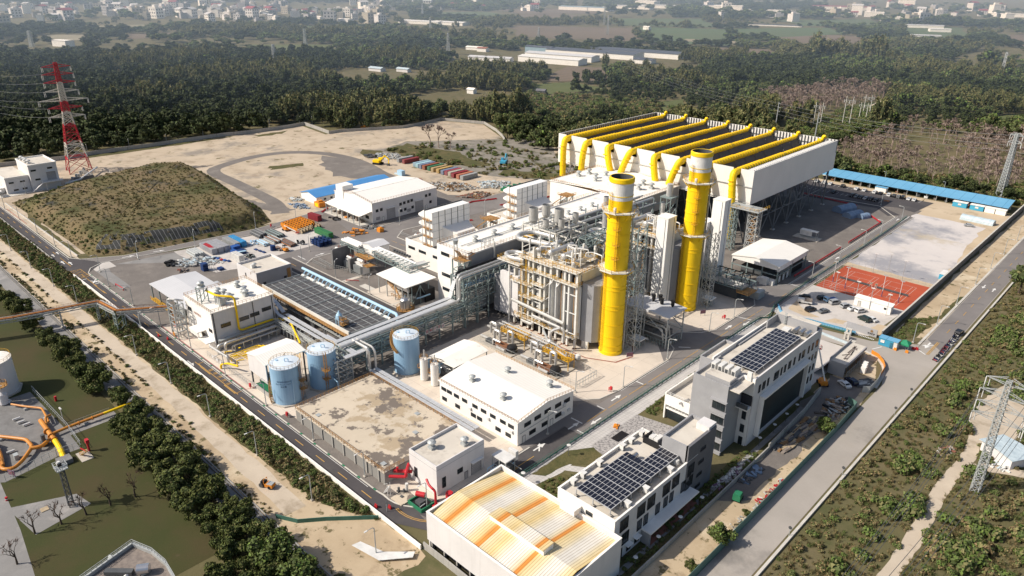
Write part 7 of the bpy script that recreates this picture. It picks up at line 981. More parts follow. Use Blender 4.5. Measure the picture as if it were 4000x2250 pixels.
b=MB('frd');b.b(-70.4,x1-.05,y0+2.9,y0+2.98,12.6,15.4);b.u('dst');b.b(-70.4,x1,y0+.6,y0+.9,12.4,13.6);b.u('wwl');b.b(-70.6,x1,y0+.6,y0+3,12.1,12.4);b.B('loggia',t);b=MB('wwl');b.b(-90.8,-90.4,157,190,.1,8.4);b.b(-90.4,-80.7,157,157.3,4.6,7.8);b.b(-90.4,-80.7,157.2,157.4,3.2,3.8);b._fs([(-90.4,190,.1),(-88,196,.1),(-88,196,4),(-90.4,190,8.4),(-90.8,190,.1),(-88.4,196,.1),(-88.4,196,4),(-90.8,190,8.4)],[(0,1,2,3),(7,6,5,4),(3,2,6,7)]);b.B('entrance_wall',t);b=MB('scr');b.b(-90.4,-80.7,157.4,182,6.6,6.9);b.u('wwl');b.b(-86,-85.6,165,172,6.9,9.8);b.B('entrance_roof',t);b=MB('glass');b.b(-90,-81,157.5,157.6,.3,4.4);b.B('entrance_glazing',t);b=MB('acw');b.l([(-90.3,157.2,7.8),(-80.8,157.2,7.8)],.9,.08,1);b.l([(-90.3,157.1,3.8),(-81,157.1,3.8)],.8,.08,1);b.B('balustrade',t);pv_array(t,-76.9,-69.4,164.2,191.4,z+.3,7,12,.03,None,1.1)
for k in _r(4):
 q=MB('acw');x=-79+k*1.9;q.b(x,x+1.2,158.4,161.4,z-.95,z+1.3);q.u('dst');q.b(x+.2,x+1,158.36,158.39,z-.5,z+.9);o=S_('chiller_unit',q,'white box chiller on the main office roof, %s from the left'%ORD[k],'air conditioner','chillers on the main office',(x,160,z-1))
q=MB('acw');q.b(-69.6,-68.4,160,160.6,z-.95,z+1.6);q.B('roof_post',t);heater(t,-72.4,195.2,z-1,3,3.2);q=MB('acw');q.b(-75.4,-73.4,191.8,194,z-.95,z+.6);q.B('water_box',t);b=MB('mgw');b.b(-80.2,-67.8,198.2,198.6,z-1,z+1.6);b.b(-80.2,-79.8,192,198.2,z-1,z+1.4);b.u('scr');b.b(-79.8,-67.8,198.6,201.2,z+1.2,z+1.5);b.u('gal')
for k in _r(8):b.b(-77.6,-76.8,197.8,198.18,z-.8+k*.5,z-.7+k*.5)
b.B('roof_screen',t);b=MB('mgw');b.b(-88,-80.4,178,178.3,3,10.6);b.b(-88,-87.7,178.3,196,3,10.6);b.u('black');b.b(-87.6,-80.7,178.4,186,9.8,10);b.B('planter_wall',t);q=MB('sbr');q.t([(-85.6,156.2,7.2),(-85,160,7.2)],.3,8);q.B('bench',t);t=H_T('gatehouse','half-built gatehouse with flat screed roof and dark scaffolded side','building',(-65.6,224,0));x0,x1,y0,y1,z=-68.,-63.,215,232,4.6;b=MB('mgw');b.b(x0,x1,y0,y0+.3,.1,z);b.b(x0,x0+.3,y0+.3,y1,.1,z);b.b(x1-1.2,x1-.9,y0+.3,y1,.1,z-.8);b.B('wall',t);b=MB('scr');b.b(x0+.2,x1-.1,y0+.2,y1,z-.5,z+.05);b.B('roof',t);b=MB('gwl');b.b(x1-.1,x1+.3,y0,y1,z-.9,z+.1);b.b(x0,x0+.2,y0,y1+.3,z,z+.9);b._fs([(x0-3,211,.1),(x0-3,236,.1),(x0,236,3.8),(x0,211,3.8)],[(0,3,2,1)]);b.B('fascia',t);b=MB('wood');rr=random.Random(2)
for k in _r(16):y=y0+.5+k;b.r((x1+rr.uniform(0,.8),y,.1),(x1+.2,y+rr.uniform(-.4,.4),3.4),.09)
b.u('gal');b.l([(x1+.8,y0,.1),(x1+.8,y1,.1)],2,.08,2);b.u('dst');b.b(x1-.8,x1-.7,y0+1,y1-1,.2,3.5);b.u('scrap')
for k in _r(9):b.r((rr.uniform(x0+1,x1-1),rr.uniform(y0+1,y1-2),z+.12),(rr.uniform(x0+1,x1-1),rr.uniform(y0+1,y1-2),z+.12),.3,.1)
b.B('scaffold',t);t=H_T('gate_cabin','bright blue ribbed guard cabin at the site gate','cabin',(-60.5,248,0));q=MB('cyan_box');q.b(-63.4,-58.8,246,248.6,.15,2.8)
for k in _r(14):q.b(-63.3+k*.33,-63.15+k*.33,245.94,245.99,.3,2.7)
q.B('body',t);q=MB('mgw');q.u('cyan_roof');q.b(-63.6,-57.4,245.8,248.8,2.8,2.95);q.B('roof',t);q=MB('acw');q.b(-58.8,-57.6,246.1,248.5,.15,2.8);q.B('end_wall',t);W_N(t,'-y',245.94,-62.2,1.8,1.1,.8,'wpt','acw');door(t,'-y',246,-59.3,.8,2.,'black');t=H_T('canopy_tent','green pop-up canopy tent beside the blue guard cabin','tent',(-55.8,249,0));q=MB('canvas_green');q._fs([(-57.4,247.4,2.3),(-54.4,247.4,2.3),(-54.4,250.6,2.3),(-57.4,250.6,2.3),(-55.9,249,3.5),(-57.4,247.4,1.8),(-54.4,247.4,1.8),(-54.4,250.6,1.8),(-57.4,250.6,1.8)],[(0,1,4),(1,2,4),(2,3,4),(3,0,4),(0,5,6,1),(1,6,7,2),(2,7,8,3),(3,8,5,0)]);q.B('canvas',t)
for x in(-57.3,-54.5):
 for y in(247.5,250.5):MB('gal').r((x,y,0),(x,y,2.2),.07).B('leg',t)
q=MB('acw');q.b(-56.6,-55.4,248.6,249.4,.68,.74);q.u('gal')
for x in(-56.5,-55.5):q.r((x,248.7,.1),(x,248.7,.7),.05);q.r((x,249.3,.1),(x,249.3,.7),.05)
S_('folding_table',q,'small white table under the green tent','table',None,(-56,249,0))
def barrier(label,x,y,m='orange'):
 q=MB(m);q.prism([(x-.5,y-.25),(x+.5,y-.25),(x+.5,y+.25),(x-.5,y+.25)],.1,.5);q.b(x-.45,x+.45,y-.1,y+.1,.5,1.);return S_('traffic_barrier',q,label,'barrier','red and orange road barriers',(x,y,0))
for lb,x,y in(('orange barrier at the near corner of the green tent',-54.4,246.6),('red barrier at the far corner of the green tent',-53.6,250.6),('red barrier just beyond the green tent',-52.7,251.2),('orange barrier beside the guard cabin door',-57.8,245.7),('orange barrier at the far end of the guard cabin',-63.6,249),('first red barrier across the perimeter road by the pipe bridge',-241,78),('second red barrier across the perimeter road by the pipe bridge',-236.5,79.2),('first red barrier across the road bend by the striped hall',-117.6,77.6),('second red barrier across the road bend, next to the kerb',-115,79.6)):barrier(lb,x,y,'red' if 'red' in lb else 'orange')
t=H_T('sign_wall','grey wall with round emblem and raised lettering at the site entrance','wall',(-66,251,0));q=MB('gwl');q.b(-76,-65.6,250.6,251.,.05,2.8);q.B('slab',t);q=MB('wood');q.t([(-67.4,250.57,2.),(-67.4,250.5,2.)],.45,16);q.B('emblem',t);q=MB('frd')
for k in _r(4):q.b(-68.6+k*.62,-68.15+k*.62,250.5,250.58,1.,1.3);q.b(-68.5+k*.55,-68.2+k*.55,250.5,250.58,.7,.85)
q.B('lettering',t)
for x,y,lb in((-73.4,246.2,'concrete gate post of twin uprights, nearer the car park'),(-72.6,242.4,'concrete gate post of twin uprights, on the road side'),(-69,237.6,'pale concrete gate post beside the half-built gatehouse')):
 q=MB('pkb');q.b(x-.9,x-.3,y-.4,y+.4,.05,2.2);q.b(x+.3,x+.9,y-.4,y+.4,.05,2.2);q.b(x-1,x+1,y-.5,y+.5,2.2,2.5);S_('gate_post',q,lb,'gate post','gate posts',(x,y,0))
q=MB('wpt')
for k in _r(12):q.b(-72+k*.55,-71.7+k*.55,248.2,249,.1,.14)
struct('name_plinth',q);wall_run('site_mesh','orange plastic mesh fence curving round the gatehouse garden',[(-62.6,237.6),(-60,236.4),(-57.2,233),(-55.6,229.6),(-55,224)],1.5,'orange',.06);wall_run('hoarding','curved grey sheet hoarding at the road corner',[(-55,224),(-54.1,219),(-54,212),(-55.6,210.6)],2.2,'gal',.08);wall_run('hoarding','long dark green sheet hoarding along the outer road',[(-53.4,200),(-52.8,184),(-52.7,143),(-53.,60)],2.4,'hoarding',.1);wall_run('hoarding','short end of the green hoarding turned in from the road',[(-53.4,200),(-56.4,201.4)],2.4,'hoarding',.1);wall_run('retaining_wall','thin pale retaining wall behind the office blocks',[(-61.4,60),(-61.7,116),(-62.2,163)],1.3,'cnw',.3);wall_run('retaining_wall','taller pale retaining wall along the main office side',[(-62.2,163.2),(-62.9,186),(-64.4,201)],2.2,'cnw',.3);wall_run('perimeter_wall','high dark grey wall running from the gate past the red court',[(-64.2,251),(-64.2,340),(-64.,470)],3.1,'dcn',.35);q=MB('pkb');q.b(-64.5,-63.9,251,470,3.101,3.22);S_('wall_coping',q,'pale coping strip on top of the dark perimeter wall','coping');q=MB('wwl')
for k in _r(3):q.b(-60.6-k*.3,-59.2-k*.3,222.4+k*1.5,223.8+k*1.5,.06,2.+.15*k)
S_('wrapped_units',q,'three white wrapped blocks standing on the gatehouse garden sand','blocks');boom_lift('orange boom lift with raised pale arm beside the main office end',-66,206.6,R(130),6.5);q=MB('mesh_green');q.u('gal')
for pts in([(-99.8,281),(-82,281)],[(-99.8,281),(-99.8,311.6)],[(-99.8,311.6),(-65.6,311.6)]):
 a,b_=V_((*pts[0],.1)),V_((*pts[1],.1));q.l([a,b_],3.4,.06,2.6);q.r(a+V_((0,0,.8)),b_+V_((0,0,.8)),.04);q.r(a+V_((0,0,2.6)),b_+V_((0,0,2.6)),.04)
S_('court_fence',q,'thin wire fence round the red sports court','fence')
for x,y,lb in((-96.5,289.6,'light mast with purple padding by the far left corner of the red court'),(-90.4,286.4,'light mast with purple padding in the left half of the red court'),(-77,288.4,'light mast with purple padding in the middle of the red court'),(-70.4,287,'light mast with purple padding in the right half of the red court')):
 t=H_T('light_mast',lb,'lamp post',(x,y,0),'court light masts');MB('acw').t([(x,y,.05),(x,y,9)],.1,8).B('pole',t);MB('sign_purple').t([(x,y,.1),(x,y,2.4)],.2,8).B('padding',t);MB('gal').b(x-.8,x+.8,y-.1,y+.1,8.8,9.1).B('lamp_head',t)
for x,y,lb in((-91.8,279.8,'floodlight pole by the car park corner of the court'),(-82.4,276,'floodlight pole at the left end of the white hut'),(-76.2,273.2,'floodlight pole in front of the white hut'),(-69.6,271.6,'floodlight pole at the right end of the white hut'),(-88.6,311.8,'tall pole on the far fence of the court, left'),(-77,311.8,'tall pole on the far fence of the court, right'),(-84,316,'pole on the grey lot edge behind the court')):
 t=H_T('light_mast',lb,'lamp post',(x,y,0),'poles round the court');MB('gal').t([(x,y,.05),(x,y,8.5)],.1,8).B('pole',t);MB('acw').b(x-.7,x+.7,y-.15,y+.15,8.4,8.7).B('lamp_head',t)
for x,lb in((-90,'badminton-style net across the left half of the red court'),(-75.5,'net across the right half of the red court')):
 q=MB('dst');q.r((x-6,295.4,.1),(x-6,295.4,1.2),.1);q.r((x+6,295.4,.1),(x+6,295.4,1.2),.1);q.b(x-6,x+6,295.38,295.42,.3,1.1);S_('court_net',q,lb,'net','court nets',(x,295.4,0))
for x,lb in((-83.6,'little green umpire chair at the centre of the red court'),(-81.6,'second umpire chair beside the first, further right')):
 q=MB('gpt');q.b(x-.4,x+.4,295,295.8,1.6,1.7);q.u('acw')
 for a in(-.4,.4):
  for b_ in(295,295.8):q.r((x+a,b_,.1),(x+a*.7,b_,2.2),.06)
 S_('umpire_chair',q,lb,'chair','umpire chairs',(x,295.4,0))
t=H_T('court_hut','long low white hut between the car park and the red court','hut',(-76,275.4,0));q=MB('wwl');q.b(-82,-68.8,273.4,276.4,.06,3.1);q.B('wall',t);q=MB('wrf');q._fs([(-82.2,273.2,3.1),(-68.6,273.2,3.1),(-68.6,276.6,3.5),(-82.2,276.6,3.5)],[(0,1,2,3)]);q.B('roof',t);door(t,'-y',273.4,-80,.9,2,'pkb');W_N(t,'-y',273.4,-70.8,1.9,.7,.6,mull=0);mk('wind',(.02,.025,.03),None,.5,.1,spec=.7)
def car(label,x,y,rz,colr,kind='sedan',z=.1,group='parked cars'):
 key='car_'+colr
 if key not in _M:mk(key,{'white':(.74,.74,.73),'black':(.015,.015,.018),'silver':(.42,.43,.44),'grey':(.16,.17,.18),'blue':(.04,.20,.36),'green':(.012,.03,.025),'navy':(.015,.02,.05)}[colr],None,.5,.25,.1 if colr in('silver','grey')else 0,spec=.6)
 t=H_T('parked_car',label,'car',(x,y,z),group);t.rotation_euler=(0,0,rz);H_={'sedan':1.42,'suv':1.72,'van':1.9}[kind];Lh=2.25;prof={'sedan':[(-2.25,.55),(-2.2,.9),(-1.6,1.),(-1.,H_-.03),(.5,H_),(1.25,.98),(2.1,.86),(2.25,.55)],'suv':[(-2.25,.55),(-2.22,1.05),(-1.95,H_-.1),(-1.7,H_),(.4,H_),(1.1,1.12),(2.1,1.),(2.25,.55)],'van':[(-2.3,.55),(-2.3,1.5),(-2.2,H_),(.8,H_),(1.5,1.15),(2.2,1.),(2.3,.55)]}[kind]
 def L(mb,nm_,sm=False):
  o=bpy.data.objects.new(nm_,mb.mesh(nm_,smooth=sm));COL.objects.link(o);o.parent=t
 b=MB(key);n=len(prof);pts=[(-2.2,.28)]+prof+[(2.2,.28)];n=len(pts);ws=[.84 if zz_>1.15 else.9 if zz_>.5 else.84 for _,zz_ in pts];vs=[(px,-w_,pz)for(px,pz),w_ in zip(pts,ws)]+[(px,w_,pz)for(px,pz),w_ in zip(pts,ws)];b._fs(vs,[(i,(i+1)%n,(i+1)%n+n,i+n)[::-1]for i in _r(n)]+[tuple(_r(n)),tuple(_r(2*n-1,n-1,-1))]);L(b,'body');g=MB('wind')
 def pane(i,j,ins=.1,up=.012):
  (ax,az),(bx_,bz)=prof[i],prof[j];nx,nz=-(bz-az),(bx_-ax);l=math.hypot(nx,nz);nx,nz=nx/l*up,nz/l*up;P=lambda f,s:(ax+(bx_-ax)*f+nx,s*(.84-ins),az+(bz-az)*f+nz);g._fs([P(.08,-1),P(.92,-1),P(.92,1),P(.08,1)],[(0,1,2,3)])
 pane(4,5);pane(2,3)if kind=='sedan' else pane(1,2);lo,hi=1.02,H_-.16;xa,xb=(-1.4,1.)if kind=='sedan' else(-1.9,.85)
 for s in(-1,1):
  yy=s*.905;g._fs([(xa,yy,lo),(xb,yy,lo),(xb-.5,s*.86,hi),(xa+.35,s*.86,hi)],[(0,1,2,3)])
 L(g,'windscreen')
 for a in(-1.35,1.4):
  for s in(-1,1):w_=MB('rubber');w_.t([(a,s*.74,.33),(a,s*.93,.33)],.33,12);w_.u('gal');w_.t([(a,s*.93,.33),(a,s*.94,.33)],.19,8);L(w_,'wheel')
 for s in(-1,1):h=MB('acw');h.b(2.2,2.27,s*.6-.18,s*.6+.18,.62,.76);L(h,'headlight')
 return t
car('black pickup-like suv at the far left of the front car park',-97.6,265.2,R(200),'black','suv');t=H_T('box_truck','white crew-cab truck with a grey covered bed in the front car park','truck',(-95.6,261,.1),None,R(200))
for nm_,mb in(('cab',MB('acw').b(.2,2.6,-.9,.9,.5,1.9)),('bed',MB('acw').b(-2.6,.15,-.95,.95,.6,1.2)),('bed_cover',MB('scrap').b(-2.55,.1,-.93,.93,1.2,2.1)),('windscreen',MB('wind').b(2.6,2.63,-.8,.8,1.2,1.8)),('wheel',MB('rubber').t([(-1.6,-.95,.4),(-1.6,.95,.4)],.4,10)),('wheel',MB('rubber').t([(1.7,-.95,.4),(1.7,.95,.4)],.4,10))):
 kid(t,nm_,mb.mesh(nm_))
car('black suv left of the blue truck in the car park',-92.2,269.4,R(60),'black','suv');t=H_T('flatbed_truck','bright blue flatbed truck between the black suv and the silver car','truck',(-89.6,269.6,.1),None,R(-115))
for nm_,mb in(('cab',MB('car_blue')if 'car_blue' in _M else MB('tank_blue')),('bed',MB('blue_pal').b(-2.8,.7,-1,1,.7,1.1)),('windscreen',MB('wind').b(2.3,2.33,-.85,.85,1.2,1.8)),('wheel',MB('rubber').t([(-1.7,-1,.4),(-1.7,1,.4)],.4,10)),('wheel',MB('rubber').t([(1.6,-1,.4),(1.6,1,.4)],.4,10))):
 if nm_=='cab':mb.b(.9,2.3,-1,1,.5,2.)
 kid(t,nm_,mb.mesh(nm_))
car('silver car just right of the blue flatbed truck',-87.2,268.6,R(62),'silver','van');car('silver estate car in the middle of the car park row',-83,268.4,R(62),'silver','suv');car('white car left of the hut in the car park row',-80,268,R(62),'white');car('white suv directly in front of the white hut',-77.4,268.2,R(62),'white','suv');car('small dark hatchback by the planted island of the car park',-91.2,256,R(70),'black','suv');car('grey saloon beside the dark hatchback near the island',-87.2,258.2,R(70),'grey');car('black van at the right of the car park beside a white saloon',-73.8,261.6,R(160),'green','van');car('white saloon hidden behind the black van',-72,263.6,R(160),'white');car('white saloon parked on the building site by the boom lift',-60.9,210.6,R(150),'white');car('dark suv behind the white saloon on the building site',-60,213.6,R(150),'navy','suv');car('black saloon parked on the outer road beyond the scooters',-46.,274.2,R(85),'black','suv');car('silver car alone on the big grey lot',-77,409,R(20),'silver')
for k,(x,c,kd,lb)in E_(((-165.8,'white','sedan','white car at the far left, below the condenser corner'),(-161.3,'white','suv','white car second from the far left of the back row'),(-157.7,'white','sedan','white car third from the far left of the back row'),(-150.3,'black','suv','lone black car in the left half of the back row'),(-142.4,'white','sedan','white car just right of the lone black car'),(-138,'white','sedan','white car left of the small white cabin'),(-132.2,'white','suv','white car below the small white cabin'),(-129.2,'black','sedan','black car touching the white one below the cabin'),(-124.5,'white','suv','white car left of three dark ones in the back row'),(-121.7,'black','suv','first of three dark cars in the back row'),(-119.3,'grey','suv','middle of three dark cars in the back row'),(-117,'black','van','last and largest of three dark cars in the back row'),(-113.9,'white','sedan','silvery white car next to the end of the back row'),(-111.2,'white','sedan','white car at the right end of the back row'))):
 car(lb,x,437,R(90+rnd.uniform(-4,4)),c,kd,group='cars in the back car park')
for k,(x,c,kd,lb)in E_(((-149.3,'black','sedan','dark car alone in the shaded front row'),(-138.9,'black','suv','dark car at the left of the shaded front row cluster'),(-136.4,'grey','sedan','second car of the shaded front row cluster'),(-134,'black','sedan','third car of the shaded front row cluster'),(-131.5,'silver','sedan','pale silver car amid dark ones in the front row'),(-128.8,'black','suv','dark car right of the silver one in the front row'),(-126,'black','sedan','last dark car of the front row, nearest the orange barriers'))):
 car(lb,x,420.8,R(-90+rnd.uniform(-4,4)),c,kd,group='cars in the back car park')
def scooter(x,y,rz,m):
 t=H_T('parked_scooter','motor scooter in the tight line parked along the outer road parapet','scooter',(x,y,.08),'scooters along the parapet',rz)
 for nm_,mb in(('body',MB(m)),('wheel',MB('rubber').t([(-.6,-.06,.25),(-.6,.06,.25)],.25,10)),('wheel',MB('rubber').t([(.6,-.06,.25),(.6,.06,.25)],.25,10)),('handlebar',MB('black').r((.5,-.35,1.),(.5,.35,1.),.06).r((.6,0,.25),(.5,0,1.),.1))):
  if nm_=='body':mb.b(-.75,.0,-.17,.17,.4,.72);mb.b(.0,.4,-.16,.16,.28,.38);mb.b(.36,.5,-.2,.2,.35,.92);mb.u('black');mb.b(-.7,.05,-.15,.15,.72,.8);mb.u('gal');mb.b(-.95,-.78,-.1,.1,.6,.75)
  kid(t,nm_,mb.mesh(nm_))
 return t
sc=[scooter(-46,247,R(160),'c_dred'),scooter(-46,248,R(160),'navy'),scooter(-46,249,R(160),'acw'),scooter(-46,250,R(160),'black')]
for k in _r(26):dup(rnd.choice(sc),(-46+rnd.uniform(-.25,.25)+.1*_s(k),251+k*.82,.08),R(160+rnd.uniform(-12,12)))
t=H_T('maintenance_shed','open-sided white shed with broad pitched roof right of the farther stack','shed',(-121,283,0));x0,x1,y0,y1,z=-131.6,-111.4,270,297,8.;b=MB('rib_roof_x');b.gable(x0,x1,y0,y1,z,z+1.7,'y',.3,.5);b.B('roof',t);b=MB('wwl');b.b(x0,x0+.25,y0,y1,4.5,z-.5);b.b(x1-.25,x1,y0,y1,5.6,z-.5);b.pent(x0+.3,x1-.3,y0,y0+.25,6.3,z-.5,z+1.1,'y');b.B('upper_wall',t)
for x in(x0+.2,-124.8,-118.2,x1-.2):
 for y in(y0+.4,283,y1-.4):MB('ggr').r((x,y,0),(x,y,z-.5),.4).B('post',t)
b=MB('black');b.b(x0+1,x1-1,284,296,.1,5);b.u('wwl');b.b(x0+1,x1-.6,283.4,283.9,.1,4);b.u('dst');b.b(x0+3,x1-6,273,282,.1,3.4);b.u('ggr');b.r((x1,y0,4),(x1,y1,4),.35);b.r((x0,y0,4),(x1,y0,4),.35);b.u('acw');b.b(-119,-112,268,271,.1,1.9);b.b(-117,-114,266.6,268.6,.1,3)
for u in(272.4,276,279.6):b.b(x1-.4,x1-.3,u,u+1.6,.3,3)
b.B('interior',t);q=MB('wrf');q.b(-130.6,-122.6,334.2,336.9,3.6,3.75);q.u('acw');q.b(-130.6,-124.8,334.1,334.2,1.4,3.6);q.u('gal')
for x in(-130.4,-126.5,-122.8):
 for y in(334.3,336.7):q.r((x,y,0),(x,y,3.6),.18)
q.u('concrete');q.b(-133,-121,332,338,.05,.3);S_('smoking_shelter',q,'small white shelter standing in the shade by the condenser legs','shelter',None,(-127,335,0));t=H_T('parking_canopy','very long light blue lean-to canopy along the back boundary','canopy',(-118,452,0));b=MB('cyan_roof');b._fs([(-170,445,3.2),(-68.4,445.4,3.2),(-68.6,459.8,4.6),(-170,458.6,4.6),(-170,445,3.3),(-68.4,445.4,3.3),(-68.6,459.8,4.7),(-170,458.6,4.7)],[(3,2,1,0),(4,5,6,7),(0,1,5,4),(1,2,6,5),(2,3,7,6),(3,0,4,7)]);b.B('roof',t);b=MB('wwl');b.b(-170,-69,455.6,455.9,.1,4.2);b.B('rear_wall',t)
for x in np.arange(-169,-69,5.1):MB('gal').r((x,445.6,0),(x,445.6,3.2),.2).B('post',t)
rr=random.Random(8);b=MB('wood')
for k in _r(18):x=-166+k*5.2+rr.uniform(-1,1);b.u(rr.choice(('scrap','rust','wpt','dst')));b.b(x,x+rr.uniform(.6,2),447,449,.1,rr.uniform(.8,2))
b.B('stored_goods',t)
for x0_,x1_,m,lb in((-134,-128,'wwl','small white cabin with blue roof under the middle of the blue canopy'),(-93.4,-86.6,'cyan_box','left of two bright blue cabins at the canopy end'),(-85,-78.6,'cyan_box','right of two bright blue cabins at the canopy end'),(-78,-73.4,'wwl','cream cabin next to the blue ones at the canopy end'),(-73,-68.4,'wwl','cream cabin at the very end of the canopy row')):
 t=H_T('site_cabin',lb,'cabin',(x0_,442,0),'cabins by the blue canopy');q=MB(m);q.b(x0_,x1_,441.4,444.4,.1,2.7);q.B('body',t);q=MB('wrf' if 'cyan' in m else 'cyan_roof' if 'middle' in lb else 'wrf');q.b(x0_-.2,x1_+.2,441.2,444.6,2.7,2.85);q.B('roof',t)
 if 'cyan' in m:W_N(t,'-y',441.4,(x0_+x1_)/2,1.7,1.4,.8,'wpt','acw',1)
def dome(name,label,x,y,lx,ly,h,m,rz=0):
 b=MB(m);n=8;k=7
 for i in _r(k+1):
  xx=-lx/2+lx*i/k
  for j in _r(n+1):
   a=PI*j/n;s=1-.06*(i%2);b.v.append((x+_c(rz)*xx-_s(rz)*_c(a)*ly/2*s,y+_s(rz)*xx+_c(rz)*_c(a)*ly/2*s,.06+_s(a)**.7*h*s))
 for i in _r(k):
  for j in _r(n):b.f.append((i*(n+1)+j,i*(n+1)+j+1,(i+1)*(n+1)+j+1,(i+1)*(n+1)+j));b.k.append(0)
 b.f.append(tuple(_r(n+1)));b.k.append(0);e=k*(n+1);b.f.append(tuple(_r(e+n,e-1,-1)));b.k.append(0);return S_(name,b,label,'heap','tarpaulin-covered heaps',(x,y,0))
dome('covered_heap','largest grey-blue tarpaulin-covered heap beneath the condenser edge',-131.5,391,13,6,3.4,'tarp',R(75));dome('covered_heap','second grey-blue tarpaulin-covered heap, right of the largest',-124.5,384.6,11,5.4,2.8,'tarp',R(75));dome('covered_heap','small tarpaulin-covered heap touching the second one',-119.6,386,6,4,2.4,'tarp',R(70));dome('covered_heap','long pale tarpaulin heap at the back of the grey lot',-76,420.6,15,5.4,2.6,'tpp',R(-3));q=MB('cyan_box');q.b(-66.8,-65,324,330,.05,2.3);q.u('wpt');q.b(-66.9,-64.9,323.9,330.1,2.3,2.4);S_('site_toilet',q,'bright blue box cabin against the perimeter wall','cabin')
for pts,lb in(([(-109.9,283.6),(-109.8,332)],'straight red pipe barrier beside the plant road, nearer part'),([(-110,341),(-110.1,382.4)],'straight red pipe barrier beside the plant road, farther part'),([(-110.1,382.4),(-120.2,392.8)],'red pipe barrier slanting back from the road corner'),([(-129.6,403),(-160,406.2)],'red pipe barrier in the shade before the back car park')):
 q=MB('rhd');
 for zz_ in(.45,.9):q.t([(*p,zz_)for p in pts],.16,8)
 a,b_=V_((*pts[0],0)),V_((*pts[1],0));n=int((b_-a).length/3)
 for i in _r(n+1):p=a+(b_-a)*i/n;q.r(p,p+V_((0,0,.95)),.14)
 S_('pipe_barrier',q,lb,'barrier','red pipe barriers',(*pts[0],0))
q=MB('rhd');q.t([(-296.4,84,.05),(-296.4,84,1.1),(-289.6,84.4,1.1),(-289.6,84.4,.05)],.16,8,bend=.4);S_('pipe_barrier',q,'red hoop barrier at the rounded road corner','barrier','red pipe barriers');q=MB('mesh_green')
for pts in([(-101.,100),(-101.2,140),(-101.4,181),(-101.5,226),(-101.3,236)],[(-101.3,236),(-98,240.6),(-90,245),(-72,247.4)],[(-98.6,237),(-102.4,250),(-103.3,268),(-103.2,300),(-103,340),(-103.3,380),(-103.8,402)]):
 for a,b_ in zip(pts[:-1],pts[1:]):q.l([(*a,.15),(*b_,.15)],1.4,.07,1.6);q.r((*a,.5),(*b_,.5),.06,.5)
S_('mesh_fence',q,'green temporary mesh fence along the plant road','fence');q=MB('wpt')
for k in _r(52):y=100+k*2.6;q.b(-101.35,-100.95,y,y+1.7,.06,.4)
for k in _r(64):y=270+k*2.1;q.b(-103.4,-103.,y,y+1.3,.06,.4)
struct('fence_base',q);wall_run('water_barrier','line of pale cyan water-filled barriers round the car park edge',[(-102,252),(-99,247.6),(-95,245),(-88,247.4),(-78,248.6),(-72,249)],.8,'cyan_roof',.5);wall_run('water_barrier','pale green barrier rail beside the gatehouse court',[(-88,238),(-80,240),(-70,238.6)],.9,'tpp',.3);q=MB('orange');
for k in _r(3):q.r((-122.6+k*.9,423.4,.1),(-122+k*.9,423.4,1),.1);q.r((-122.6+k*.9,423.4,.9),(-121.6+k*.9,423.4,.9),.2)
S_('barricade',q,'orange barricades at the end of the shaded car row','barrier')
for x,y,lb in((-109.6,157.8,'red hydrant cabinet on the pale apron at the near road corner'),(-110.4,226.8,'red hydrant cabinet on the apron beyond the farther stack'),(-166,82.8,'red hydrant cabinet in front of the basin gravel'),(-187.6,83.2,'red hydrant cabinet by the white shelter'),(-243,84.8,'red hydrant cabinet left of the grey lattice frame'),(-318.4,163.6,'red hydrant cabinet by the mound road bend')):
 t=H_T('hydrant_cabinet',lb,'hydrant',(x,y,.06),'red hydrant cabinets')
 for nm_,mb in(('cabinet',MB('rhd').b(-.35,.35,-.25,.25,.7,1.7)),('post',MB('rhd').b(-.06,.06,-.06,.06,0,.7)),('hydrant',MB('rhd').L((-.9,.2,0),[(.14,0),(.14,.8),(.22,.85),(.05,1.1)],10))):
  kid(t,nm_,mb.mesh(nm_))
for x,y,m,lb,rz in((-117.6,178.4,'sign_purple','purple notice board standing at the edge of the stack pad',60),(-117.6,224,'sign_purple','purple notice board by the foot of the farther stack',60),(-190.2,21.6,'sign_purple','dark red and blue sign board at the corner of the gas yard',25)):
 t=H_T('notice_board',lb,'sign',(x,y,.06),'notice boards',R(rz))
 for nm_,mb in(('board',MB(m).b(-1.1,1.1,-.05,.05,.8,2.2)),('leg',MB('gal').b(-.9,-.8,-.05,.05,0,.8)),('leg',MB('gal').b(.8,.9,-.05,.05,0,.8)),('lettering',MB('brick_red').b(-.9,.9,-.07,-.052,1.7,1.85).b(-.9,.9,-.07,-.052,1.4,1.5).b(-.8,.7,-.07,-.052,1.1,1.2))):
  kid(t,nm_,mb.mesh(nm_))
